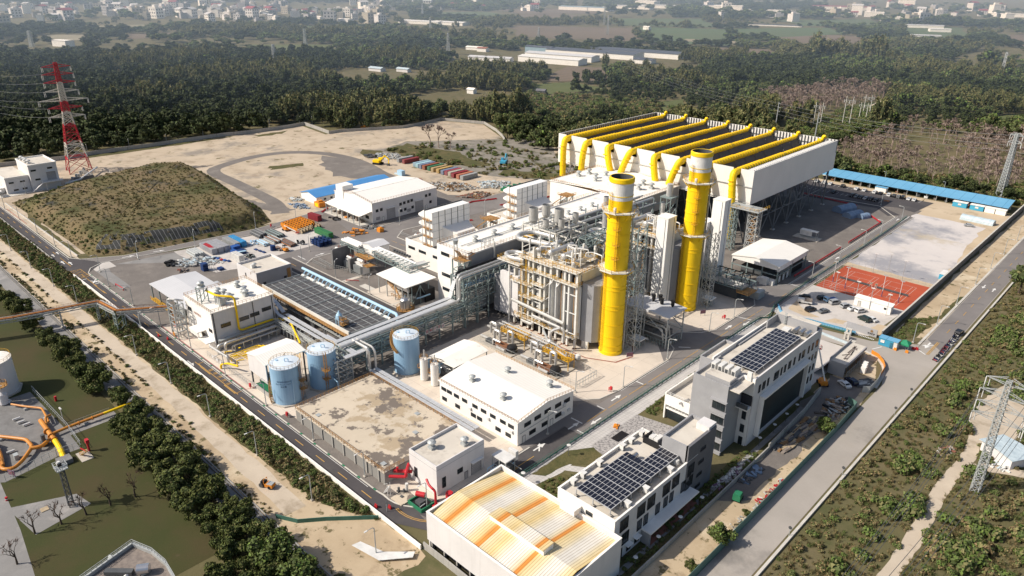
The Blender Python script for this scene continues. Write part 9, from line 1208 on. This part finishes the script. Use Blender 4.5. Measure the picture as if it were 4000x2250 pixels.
for k,(m,rm)in E_((('wwl','scr'),('lvw','scr'),('wwl','grf'),('c_cream','scr'),('lvw','c_dred'),('gwl','grf'))):
 t=H_T('village_house',['boxy white village house in the hazy settlement along the skyline','boxy grey-white village house in the hazy settlement along the skyline','white grey-roofed village house in the hazy settlement along the skyline','cream village house in the hazy settlement along the skyline','red-roofed village house in the hazy settlement along the skyline','grey village house in the hazy settlement along the skyline'][k],'house',(0,0,0),'houses of the distant village');b=MB(m);b.b(-6,6,-5,5,0,9);b.u('dst')
 for zz_ in(2,5,7.6):
  for u in(-4,0,3.6):b.b(u-.9,u+.9,-5.05,-5.,zz_-.7,zz_+.7);b.b(6.,6.05,u*.8-.8,u*.8+.8,zz_-.7,zz_+.7)
 kid(t,'wall',b.mesh('wall'));b=MB(rm)
 if k in(2,4):b.gable(-6,6,-5,5,9.1,11,'x',.5,.2)
 else:b.b(-6.2,6.2,-5.2,5.2,9,9.2);b.u(m);b.b(-3+k,1+k,-2,3,9.2,11.6);b.b(-6.2,6.2,-5.2,-5,9.2,10);b.b(-6.2,-6,-5,5.2,9.2,10)
 kid(t,'roof',b.mesh('roof'));protos.append(t)
def vil(n,cx0,cx1,y0,y1,first):
 for i in _r(n):
  d=rr.uniform(cx0,cx1);px=rr.uniform(y0,y1);a=math.atan2(.7184,-.6912)-px;x,y=d*_c(a),d*_s(a);k=rr.randrange(6);s=rr.uniform(.8,1.9);zs=rr.uniform(.6,1.3)
  if first and k in first:first.discard(k);protos[k].location=(x,y,0);protos[k].rotation_euler=(0,0,rr.uniform(0,3));protos[k].scale=(s*1.3,s*1.3,s*zs)
  else:dup(protos[k],(x,y,0),rr.uniform(0,3),None,None,s*1.2,zs)
fs=set(_r(6));vil(150,1900,2750,-.66,-.28,fs);vil(48,1750,2300,-.34,-.16,fs);vil(26,2300,2900,-.2,.05,fs);vil(40,2500,3200,.42,.66,fs);vil(16,2000,2800,.1,.5,fs)
def quads_mesh(name,C,Nn,S,mats,mi,asp=1.,rs=None,extra=None):
 0;n=len(C);rs=rs or np.random.RandomState(1);a=rs.normal(size=(n,3));a-=Nn*(a*Nn).sum(1)[:,None];a/=np.linalg.norm(a,axis=1)[:,None]+1e-9;b=np.cross(Nn,a);a=a*S[:,None];b=b*(S*asp)[:,None];V=np.stack([C-a-b,C+a-b*.4,C+a*.8+b,C-a*.5+b],1).reshape(-1,3);F=np.arange(4*n).reshape(-1,4);me=bpy.data.meshes.new(name);ev,ef,em=extra if extra else([],[],[]);me.from_pydata(list(map(tuple,V))+[tuple(v)for v in ev],[],list(map(tuple,F))+[tuple(i+4*n for i in f)for f in ef])
 for m in mats:me.materials.append(mat(m))
 me.polygons.foreach_set('material_index',list(map(int,mi))+list(em));me.update();return me
ICO_V=[];ICO_F=[]
def _ico():
 import bmesh;bm=bmesh.new();bmesh.ops.create_icosphere(bm,subdivisions=1,radius=1)
 for v in bm.verts:ICO_V.append(tuple(v.co))
 for f in bm.faces:ICO_F.append(tuple(v.index for v in f.verts))
 bm.free()
_ico()
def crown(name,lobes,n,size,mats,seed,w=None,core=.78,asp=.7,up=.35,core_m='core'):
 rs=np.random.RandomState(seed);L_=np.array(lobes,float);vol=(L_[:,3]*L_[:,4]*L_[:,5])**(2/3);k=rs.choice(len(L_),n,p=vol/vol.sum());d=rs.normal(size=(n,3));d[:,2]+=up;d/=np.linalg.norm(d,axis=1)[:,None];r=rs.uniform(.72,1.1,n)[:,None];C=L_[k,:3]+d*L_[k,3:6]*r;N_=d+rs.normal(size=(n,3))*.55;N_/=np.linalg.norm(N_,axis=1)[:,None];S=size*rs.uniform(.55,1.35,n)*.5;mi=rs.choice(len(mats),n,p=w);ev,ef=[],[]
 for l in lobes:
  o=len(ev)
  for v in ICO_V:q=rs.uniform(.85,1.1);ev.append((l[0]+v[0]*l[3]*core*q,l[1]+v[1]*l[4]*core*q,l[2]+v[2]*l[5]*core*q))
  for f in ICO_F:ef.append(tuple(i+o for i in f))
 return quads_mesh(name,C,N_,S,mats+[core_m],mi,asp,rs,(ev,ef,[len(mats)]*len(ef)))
def lobes(rs,n,R_,h0,h1,lr):
 out=[]
 for i in _r(n):
  a=rs.uniform(0,2*PI);q=math.sqrt(rs.uniform(0,1))*(R_-lr*.6);z=rs.uniform(h0,h1)-q/R_*(h1-h0)*.4;s=rs.uniform(.75,1.2)*lr;out.append((q*_c(a),q*_s(a),z,s,s,s*rs.uniform(.65,.9)))
 return out
rs0=np.random.RandomState(5)
def trunk_mesh(name,h,r,m,seed,spread=.5):
 b=MB(m);rr=random.Random(seed);b.t([(0,0,-.1),(rr.uniform(-.2,.2),rr.uniform(-.2,.2),h*.5),(0,0,h)],[r,r*.8,r*.5],7)
 for k in _r(4):a=rr.uniform(0,6.3);b.t([(0,0,h*rr.uniform(.5,.9)),(_c(a)*h*spread,_s(a)*h*spread,h*1.35)],[r*.45,r*.15],5)
 return b.mesh(name)
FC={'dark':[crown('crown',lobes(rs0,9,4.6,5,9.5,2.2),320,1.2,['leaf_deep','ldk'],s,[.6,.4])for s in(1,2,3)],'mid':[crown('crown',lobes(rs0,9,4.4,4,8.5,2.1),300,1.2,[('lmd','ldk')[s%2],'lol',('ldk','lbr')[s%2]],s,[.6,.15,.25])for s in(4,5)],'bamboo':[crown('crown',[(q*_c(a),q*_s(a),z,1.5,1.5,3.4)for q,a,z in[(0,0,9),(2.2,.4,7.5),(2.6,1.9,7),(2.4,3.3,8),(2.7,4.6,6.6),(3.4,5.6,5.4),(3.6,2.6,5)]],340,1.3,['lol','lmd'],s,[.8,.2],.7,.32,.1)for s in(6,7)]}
def bare_mesh(name,h,seed,tw,bark,n=46,tn=90,r0=.16,ts=.035):
 0;rr=random.Random(seed);b=MB(bark);tips=[]
 def grow(p,d,l,r,dep):
  q=p+d*l;b.t([p,q],[r,r*.65],5 if dep<2 else 4,caps=False)
  if dep>=4:tips.append((q,d));return
  for k in _r(2 if dep else 3):
   e=(d+V_((rr.uniform(-.75,.75),rr.uniform(-.75,.75),rr.uniform(-.15,.5)))).normalized();grow(q,e,l*rr.uniform(.58,.8),r*.6,dep+1)
 grow(V_((0,0,-.1)),V_((rr.uniform(-.1,.1),rr.uniform(-.1,.1),1)),h*.3,r0,0);b.u(tw)
 for q,d in tips:
  for k in _r(tn//40+1):
   e=(d+V_((rr.uniform(-1,1),rr.uniform(-1,1),rr.uniform(-.5,.8)))).normalized()*h*rr.uniform(.06,.14);s=V_((rr.uniform(-1,1),rr.uniform(-1,1),0))*ts;b.p([q-s,q+s,q+e+s*.4,q+e-s*.4])
 return b.mesh(name)
FB=[bare_mesh('branches',8.5,s,'twig_pink','twig_pink',tn=260,r0=.24,ts=.19)for s in(1,2,3)]
def scatter_group(coll):
 ng=bpy.data.node_groups.new('scatter','GeometryNodeTree');ng.interface.new_socket('Geometry',in_out='INPUT',socket_type='NodeSocketGeometry');ng.interface.new_socket('Geometry',in_out='OUTPUT',socket_type='NodeSocketGeometry');N=ng.nodes;L=ng.links;gi=N.new('NodeGroupInput');go=N.new('NodeGroupOutput');io=N.new('GeometryNodeInstanceOnPoints');ci=N.new('GeometryNodeCollectionInfo');ci.inputs[0].default_value=coll;ci.inputs[1].default_value=True;ci.inputs[2].default_value=True
 def na(nm_,ty):
  x=N.new('GeometryNodeInputNamedAttribute');x.data_type=ty;x.inputs[0].default_value=nm_;return[o for o in x.outputs if o.enabled][0]
 L.new(gi.outputs[0],io.inputs['Points']);L.new(ci.outputs[0],io.inputs['Instance']);io.inputs['Pick Instance'].default_value=True;L.new(na('idx','INT'),io.inputs['Instance Index']);L.new(na('rot','FLOAT_VECTOR'),io.inputs['Rotation']);L.new(na('scl','FLOAT_VECTOR'),io.inputs['Scale']);L.new(io.outputs[0],go.inputs[0]);return ng
def mass(name,P_,S,IDX,meshes,zs=None,seed=1):
 coll=bpy.data.collections.new(name+'_source')
 for i,me in E_(meshes):coll.objects.link(bpy.data.objects.new('%s_source_%02d'%(name,i),me))
 rs=np.random.RandomState(seed);n=len(P_);me=bpy.data.meshes.new(name);me.from_pydata([tuple(p)for p in P_],[],[]);rot=np.zeros((n,3));rot[:,2]=rs.uniform(0,6.28,n);scl=np.stack([S,S,S*(zs if zs is not None else rs.uniform(.8,1.25,n))],1)
 for nm_,ty,arr,key in(('idx','INT',np.array(IDX,np.int32),'value'),('rot','FLOAT_VECTOR',rot.astype(np.float32).ravel(),'vector'),('scl','FLOAT_VECTOR',scl.astype(np.float32).ravel(),'vector')):
  at=me.attributes.new(nm_,ty,'POINT');at.data.foreach_set(key,arr)
 o=bpy.data.objects.new(name,me);COL.objects.link(o);o['kind']='stuff';md=o.modifiers.new('scatter','NODES');md.node_group=scatter_group(coll);return o
def inside(poly,X,Y):
 r=np.zeros(len(X),bool);n=len(poly)
 for i in _r(n):
  (x1,y1),(x2,y2)=poly[i],poly[(i+1)%n];c=((y1>Y)!=(y2>Y))&(X<(x2-x1)*(Y-y1)/(y2-y1+1e-12)+x1);r^=c
 return r
def vnoise(X,Y,s,seed):
 0;rs=np.random.RandomState(seed);T_=rs.rand(64,64);x,y=X/s,Y/s;xi,yi=np.floor(x).astype(int),np.floor(y).astype(int);fx,fy=x-xi,y-yi;fx=fx*fx*(3-2*fx);fy=fy*fy*(3-2*fy);g=lambda a,b_:T_[a%64,b_%64];return(g(xi,yi)*(1-fx)+g(xi+1,yi)*fx)*(1-fy)+(g(xi,yi+1)*(1-fx)+g(xi+1,yi+1)*fx)*fy
SITE=[(-480,40),(-560,95),(-541,130),(-539,160),(-538,210),(-536,240),(-531,268),(-531,315),(-488,314),(-488,320),(-467,362),(-471,407),(-432,422),(-402,407),(-372,384),(-330,372),(-262,400),(-172,462),(-60,466),(-40,470),(-40,40),(-90,-60),(-480,-60)];CLEAR=[[(p.co.x,p.co.y)for p in o.data.vertices]for o in[]]
for nm_ in('field_brown','field_green','field_pale','meadow','dirt_track'):
 me=bpy.data.objects[nm_].data
 for pg in me.polygons:CLEAR.append([(me.vertices[i].co.x,me.vertices[i].co.y)for i in pg.vertices])
for o in COL.objects:
 if o.type=='EMPTY' and o.name.startswith('distant_shed')and abs(o.location.x)<1800:x,y=o.location.x,o.location.y;r=20 if o.location.length<650 else 70 if o.location.length<1300 else 60;CLEAR.append([(x+r*_c(a)+r*.5,y+r*_s(a)-r*.5)for a in np.arange(0,6.28,.6)])
BARE=[[(-345,706),(-300,850),(-240,810),(-250,640),(-262,600)],[(-190,530),(-185,655),(-100,660),(-66,590),(-60,500),(-110,486),(-186,490)]];BAMB=[[(-560,300),(-535,322),(-495,322),(-475,350),(-480,400),(-540,400),(-590,340)],[(-440,430),(-480,420),(-500,470),(-440,480)],[(-345,470),(-260,440),(-190,475),(-250,560),(-340,560)]]
def grid(d0,d1,sp,seed):
 rs=np.random.RandomState(seed);th=math.atan2(.7184,-.6912);A=np.arange(-.78,.78,.002);pts=[];n=int((d1**2-d0**2)*.78/sp**2);d=np.sqrt(rs.uniform(d0**2,d1**2,n));a=th+rs.uniform(-.78,.78,n);X,Y=d*np.cos(a),d*np.sin(a);key=np.floor(X/(sp*.72)).astype(np.int64)*100003+np.floor(Y/(sp*.72)).astype(np.int64);_,u=np.unique(key,return_index=True);return X[u],Y[u],rs
near=[];FP=[]
for d0,d1,sp,sc,sd in((330,1150,6.2,1.,1),(1150,2000,11.5,1.75,2),(2000,3500,20,2.8,3)):
 X,Y,rs=grid(d0,d1,sp,sd);k=in_view_arr(X,Y,5.,1.2)&~inside(SITE,X,Y)
 for c in CLEAR:k&=~inside(c,X,Y)
 X,Y=X[k],Y[k];D=np.hypot(X,Y);big=vnoise(X,Y,90*sc,11);open_=vnoise(X,Y,210,12);th=math.atan2(.7184,-.6912);bg_=(th-np.arctan2(Y,X)+PI)%(2*PI)-PI;town=(D>1850)&(D<2800)&(bg_>-.67)&(bg_<-.13)|(D>2250)&(bg_>.38)
 if d0>=1150:k=((open_>(.44 if d0<2000 else.52))|(rs.rand(len(X))<.14))&(~town|(rs.rand(len(X))<.13))
 else:k=(open_>.2)|(rs.rand(len(X))<.5)|(X<-480)&(Y<430)
 X,Y,D,big=X[k],Y[k],D[k],big[k];dark=(X<-540)&(Y<430)&(big<.72);bare=np.zeros(len(X),bool);bam=(big>.66)&(D<2000)
 for b in BARE:bare|=inside(b,X,Y)
 for b in BAMB:bam|=inside(b,X,Y)
 S=sc*(.5+1.*rs.rand(len(X))**1.6)*(1.+.25*(big-.5));S[bam&(D<700)]*=1.25;low=(X>-480)&(Y>430)&(D<800)&(big<.5);S[low&~bare]*=.62;S[bare]*=1.25;idx=np.where(bare,7+rs.randint(0,3,len(X)),np.where(bam,5+rs.randint(0,2,len(X)),np.where(dark|(big<.42),rs.randint(0,3,len(X)),3+rs.randint(0,2,len(X)))))
 for j in _r(len(X)):FP.append((X[j],Y[j],S[j],idx[j],D[j]))
FP.sort(key=lambda p:p[4]/p[2]);MS=FC['dark']+FC['mid']+FC['bamboo']+FB;TRK=trunk_mesh('trunk',6,.28,'bark',4);NAMES=['dark round-crowned tree in the woods beyond the boundary wall']*3+['mid-green tree in the woods beyond the boundary wall']*2+['olive feathery bamboo clump at the edge of the woods']*2+['leafless pinkish tree in the bare thicket behind the condenser']*3;GR=['dark woodland trees']*3+['mid-green woodland trees']*2+['bamboo clumps']*2+['leafless thicket trees']*3;cnt={};rest=[]
for p in FP:
 g=GR[p[3]]
 if len(near)<290 and in_view(p[0],p[1],4,1.):near.append(p)
 else:rest.append(p)
for x,y,s,i,d in near:
 t=H_T('bamboo_clump' if 5<=i<7 else 'bare_tree' if i>=7 else 'woodland_tree',NAMES[i],'bamboo' if 5<=i<7 else 'tree',(x,y,0),GR[i],rnd.uniform(0,6));t.scale=(s,s,s*rnd.uniform(.85,1.2));kid(t,'crown',MS[i])
 if i<5:kid(t,'trunk',TRK)
rest=np.array(rest);mass('forest',np.stack([rest[:,0],rest[:,1],np.zeros(len(rest))],1),rest[:,2],rest[:,3].astype(int),MS,np.where(rest[:,4]>1150,.55,1.)*np.random.RandomState(3).uniform(.8,1.2,len(rest)),seed=3)
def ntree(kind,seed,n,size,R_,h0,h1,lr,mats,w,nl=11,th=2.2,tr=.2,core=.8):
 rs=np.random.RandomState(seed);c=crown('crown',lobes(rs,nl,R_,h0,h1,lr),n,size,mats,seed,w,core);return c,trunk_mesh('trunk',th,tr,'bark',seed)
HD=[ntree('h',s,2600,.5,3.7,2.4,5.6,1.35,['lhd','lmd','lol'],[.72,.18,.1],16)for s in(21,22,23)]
def plant(name,label,cat,x,y,s,cm,group,zs=1.,z=.02):
 t=H_T(name,label,cat,(x,y,z),group,rnd.uniform(0,6));t.scale=(s,s,s*zs)
 for nm_,me in(('crown',cm[0]),('trunk',cm[1])):
  if me:o=bpy.data.objects.new(nm_,me);COL.objects.link(o);o.parent=t
 return t
row=[(-318,48,1.),(-308.4,49.3,1.05),(-300,50,.85),(-292.4,50.7,1.),(-283,50,.7),(-276.2,50,.95),(-266,50.6,.7),(-257,50.2,1.1),(-251.5,51,.95),(-244.5,51,1.2),(-238,50.8,.9),(-233,50.4,1.),(-222.5,50.6,1.3),(-218,51.4,1.15),(-212.6,53.5,.45),(-205.5,53,.85)]
for k,(x,y,s)in E_(row):plant('hedge_tree','round dense lawn tree in the row along the old path, %s from the far end'%ORD[k],'tree',x,y,s,HD[k%3],'lawn trees along the old path')
k=0
for x in np.arange(-198,-100,5.2):
 y1_=53.6 if x<-188 else 52.2
 for y in(y1_,47.6-max(0,(x+190))*.012):
  if x<-194 and y<50:continue
  k+=1;plant('hedge_tree','dense dark tree crowded into the long hedge row between lawn and path','tree',x+rnd.uniform(-1,1),y+rnd.uniform(-.8,.8),rnd.uniform(.75,1.15),HD[k%3],'trees of the long hedge row')
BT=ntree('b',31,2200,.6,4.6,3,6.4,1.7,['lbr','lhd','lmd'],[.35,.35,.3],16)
for k,(x,y,s,lb)in E_(((-119,50.5,1.15,'big lighter green tree at the bottom of the hedge row'),(-111,52.6,1.05,'bright green tree at the very bottom edge beside the hedge row'),(-121.6,41.6,.8,'dark tree by the bottom flat roof'))):plant('hedge_tree',lb,'tree',x,y,s,BT if k<2 else HD[0],'trees at the bottom of the hedge')
LB=[bare_mesh('branches',5.6,s,'twig_red','bark',tn=150,r0=.2,ts=.06)for s in(11,12,13)]
for k,(x,y)in E_(((-161.5,39.8),(-162.5,34.6),(-163,29.5),(-163.7,24.5),(-164.6,19.4),(-154.7,44.7))):
 t=H_T('bare_tree','small leafless tree on the dark lawn, %s in line counting from the hedge'%ORD[k]if k<5 else 'faint low leafless tree tight against the hedge row','tree',(x,y,.02),'leafless lawn trees',k*1.3);t.scale=(1.3,1.3,1.15)if k<5 else(.6,.6,.6);kid(t,'branches',LB[k%3])
t=H_T('bare_tree','big leafless shrub at the lower left corner of the picture','tree',(-157,14,.02));t.scale=(1.2,1.2,1.2);kid(t,'branches',LB[1])
for x,y,s,lb in((-398,331,1.9,'tall leafless tree on the sandy yard edge, left of a pair'),(-393,335,2.,'tall leafless tree on the sandy yard edge, right of a pair'),(-384,338,1.5,'smaller leafless tree right of the tall pair')):
 t=H_T('bare_tree',lb,'tree',(x,y,0),'leafless trees at the bank');t.scale=(s,s,s*1.1);kid(t,'branches',FB[int(s*10)%3])
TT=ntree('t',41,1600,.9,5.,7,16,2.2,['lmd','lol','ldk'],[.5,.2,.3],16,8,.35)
for x,y,s,lb in((-398,401,1.05,'tall pale-trunked tree at the corner of the sandy yard, left one'),(-388,407,1.15,'tallest tree at the corner of the sandy yard'),(-378,400,.95,'tall tree right of the tallest at the sandy corner'),(-385,420,1.,'tall tree behind the tallest at the sandy corner')):plant('tall_tree',lb,'tree',x,y,s,TT,'tall trees at the sandy corner')
for x,y,s,cm,lb in((-53.6,124.2,.72,BT,'leafy bush overhanging the green hoarding'),(-54.6,181.6,.62,BT,'small leafy tree inside the far part of the green hoarding'),(-54.4,112,.38,HD[0],'low green bush at the foot of the green hoarding, nearest the camera'),(-54.2,136,.3,HD[1],'small bush between hoarding and sand')):plant('bush_tree',lb,'tree',x,y,s,cm,'greenery inside the hoarding')
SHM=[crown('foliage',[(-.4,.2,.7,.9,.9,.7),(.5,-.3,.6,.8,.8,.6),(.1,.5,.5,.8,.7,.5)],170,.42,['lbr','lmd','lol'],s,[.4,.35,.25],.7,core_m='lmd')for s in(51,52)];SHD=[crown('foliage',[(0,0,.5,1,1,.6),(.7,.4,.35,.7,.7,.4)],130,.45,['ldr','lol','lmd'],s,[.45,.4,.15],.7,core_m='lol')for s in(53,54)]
def tuft(seed,mats,n=60,h=.9,r=.75):
 rs=np.random.RandomState(seed);b=MB(mats[0])
 for i in _r(n):
  b.u(mats[rs.randint(len(mats))]);a=rs.uniform(0,6.28);q=r*math.sqrt(rs.rand());x,y=q*_c(a),q*_s(a);l=V_((rs.normal()*.3,rs.normal()*.3,1))*h*rs.uniform(.5,1.1);s=V_((_s(a),-_c(a),0))*.06;p=V_((x,y,0));b.p([p-s,p+s,p+l])
 return b.mesh('tuft')
TF=[tuft(61,['ldr','lol']),tuft(62,['lmd','lol','lbr']),tuft(63,['ldr','ldr','lmd'])]
def region(poly,n,seed,excl=()):
 rs=np.random.RandomState(seed);P_=np.array(poly);X=rs.uniform(P_[:,0].min(),P_[:,0].max(),n);Y=rs.uniform(P_[:,1].min(),P_[:,1].max(),n);k=inside(poly,X,Y)&in_view_arr(X,Y,.0,1.3)
 for e in excl:k&=~inside(e,X,Y)
 return X[k],Y[k],rs
def cover(name,poly,n,seed,meshes,s0,s1,w=None,excl=(),z=.03,patch=.0):
 X,Y,rs=region(poly,n,seed,excl)
 if patch:k=vnoise(X,Y,7,seed)>patch;X,Y=X[k],Y[k]
 idx=rs.choice(len(meshes),len(X),p=w);return mass(name,np.stack([X,Y,np.full(len(X),z)],1),rs.uniform(s0,s1,len(X)),idx,meshes,seed=seed)
VG=SHM+SHD+TF;cover('verge_undergrowth',[(-480,67.9),(-130,68.6),(-113,75.4),(-480,75.2)],5600,1,VG,.4,1.,[.06,.07,.1,.1,.25,.22,.2]);lane=[[(p.co.x,p.co.y)for p in bpy.data.objects['dirt_lane'].data.vertices]];LN=[];me=bpy.data.objects['dirt_lane'].data
for pg in me.polygons:LN.append([(me.vertices[i].co.x,me.vertices[i].co.y)for i in pg.vertices])
cover('roadside_scrub',[(-42.6,60),(-42.6,640),(60,640),(60,60)],30000,2,VG,.4,1.05,[.03,.03,.09,.09,.28,.2,.28],LN)
for nm_,poly,n,sd in(('track_weeds',[(-480,62.1),(-200,61.8),(-140,61),(-140,62),(-200,62.9),(-480,63.2)],700,21),('drain_weeds',[(-480,58.4),(-104,58.4),(-104,60),(-480,60.2)],1100,22)):cover(nm_,poly,n,sd,VG,.2,.6,[.05,.05,.1,.1,.25,.2,.25],patch=.42)
cover('tall_scrub',[(-34,60),(-36,300),(-40,640),(60,640),(60,60)],6000,9,SHM+SHD,1.,2.1,[.35,.35,.15,.15],LN,patch=.62)
for nm_,poly,n,sd in(('wall_weeds_growth',[(-62,254),(-57,258),(-55.4,284),(-62.4,275)],260,3),('lawn_edge_growth',[(-96.4,156),(-92.4,156),(-92,166),(-97,186),(-98,186)],300,4),('garden_growth',[(-97,105),(-84.4,103.2),(-84.4,125),(-95,117)],260,5),('wall_foot_growth',[(-66.8,70),(-62.4,70),(-62.4,160),(-66.8,160)],420,6)):cover(nm_,poly,n,sd,VG[:2]+TF,.3,.6,[.15,.15,.25,.25,.2])
cover('bank_growth',[(-420,328),(-413,303),(-385,301),(-316,306),(-268,330),(-290,400),(-340,372),(-375,384)],1500,7,VG,.6,1.5,None,patch=.5);cover('boundary_growth',[(-175,463),(-60,466),(-45,480),(-60,520),(-180,490)],1500,8,VG,.8,2.);cover('track_growth',[(-240,540),(-200,520),(-190,640),(-215,760),(-256,720)],1500,12,SHM+TF,1.,2.6);cover('meadow_growth',[(-480,425),(-330,400),(-300,560),(-420,620),(-520,560)],3800,13,SHM+SHD,1.2,2.8,None,patch=.35);me=bpy.data.objects['earth_mound'].data;rs=np.random.RandomState(4);PP=[];II=[]
for pg in me.polygons:
 for q in _r(int(pg.area*.3+rs.rand())):
  vs=[me.vertices[i].co for i in pg.vertices];wts=rs.dirichlet([1]*len(vs));p=sum((v*float(a)for v,a in zip(vs,wts)),V_((0,0,0)));net=pg.material_index==1
  if net and rs.rand()<.75:continue
  PP.append((p.x,p.y,p.z-.05));II.append(rs.choice(7,p=[.0,.0,.03,.03,.4,.14,.4])if p.z>4.5 else rs.choice(7,p=[.05,.07,.06,.05,.25,.34,.18]))
PP=np.array(PP);mass('mound_weeds',PP,rs.uniform(.4,.8,len(PP)),II,VG,seed=6)
for k,(x,y,s,lb)in E_(((-31,149,1.6,'large bright bush beside the dirt lane, nearest the pylon side'),(-30,141,1.5,'rounded bright bush by the lane, below the large one'),(-28.5,163,1.6,'dense bush at the lane bend with pale stones beside it'),(-29.4,133.4,1.2,'bright bush lower along the dirt lane'),(-27.4,126.6,1.2,'small bright bush at the bottom of the dirt lane'),(-31.5,204,2.,'big dark green bush in the scrub opposite the pylon yard'),(-34,222,1.9,'bush in the scrub below the traffic mirror'),(-30,238,2.1,'wide bush near the top of the scrub by the lane yard'),(-20.4,166,1.8,'grey-green bushy tree at the foot of the lower right pylon'),(-15,158,2.2,'spreading dark tree at the right edge below the pylon'),(-20.6,199,1.4,'round bush at the lane fork beside the green-roofed hut'),(-12.6,176,1.9,'dark bush right of the pylon foot'))):
 plant('scrub_bush',lb,'bush',x,y,s,(SHM[k%2],None),'single bushes in the roadside scrub')
hz=bpy.data.materials.new('haze');hz.use_nodes=True;nt=hz.node_tree;nt.nodes.clear();ou=nt.nodes.new('ShaderNodeOutputMaterial');vs=nt.nodes.new('ShaderNodeVolumeScatter');vs.inputs['Color'].default_value=(.62,.80,1.,1);vs.inputs['Density'].default_value=HAZE;vs.inputs['Anisotropy'].default_value=.1;nt.links.new(vs.outputs[0],ou.inputs['Volume']);_M['haze']=hz
if HAZE>0:struct('haze',MB('haze').prism([(-.691*d+.7184*e,.7184*d+.691*e)for d,e in((560,-1500),(560,1500),(8000,7000),(8000,-7000))],-3,170))
bpy.context.view_layer.update();_dg=bpy.context.evaluated_depsgraph_get();_fonts=[o for o in COL.objects if o.type=='FONT'];_new=[]
for o in _fonts:
 me=bpy.data.meshes.new_from_object(o.evaluated_get(_dg));_new.append((o,me))
for o,me in _new:
 nm=o.name.split('.')[0];d=bpy.data.objects.new('tmp',me);COL.objects.link(d);d.parent=o.parent;d.location=o.location;d.rotation_euler=o.rotation_euler
 for k in o.keys():
  if k in('kind','label'):d[k]=o[k]
 bpy.data.objects.remove(o);d.name=nm
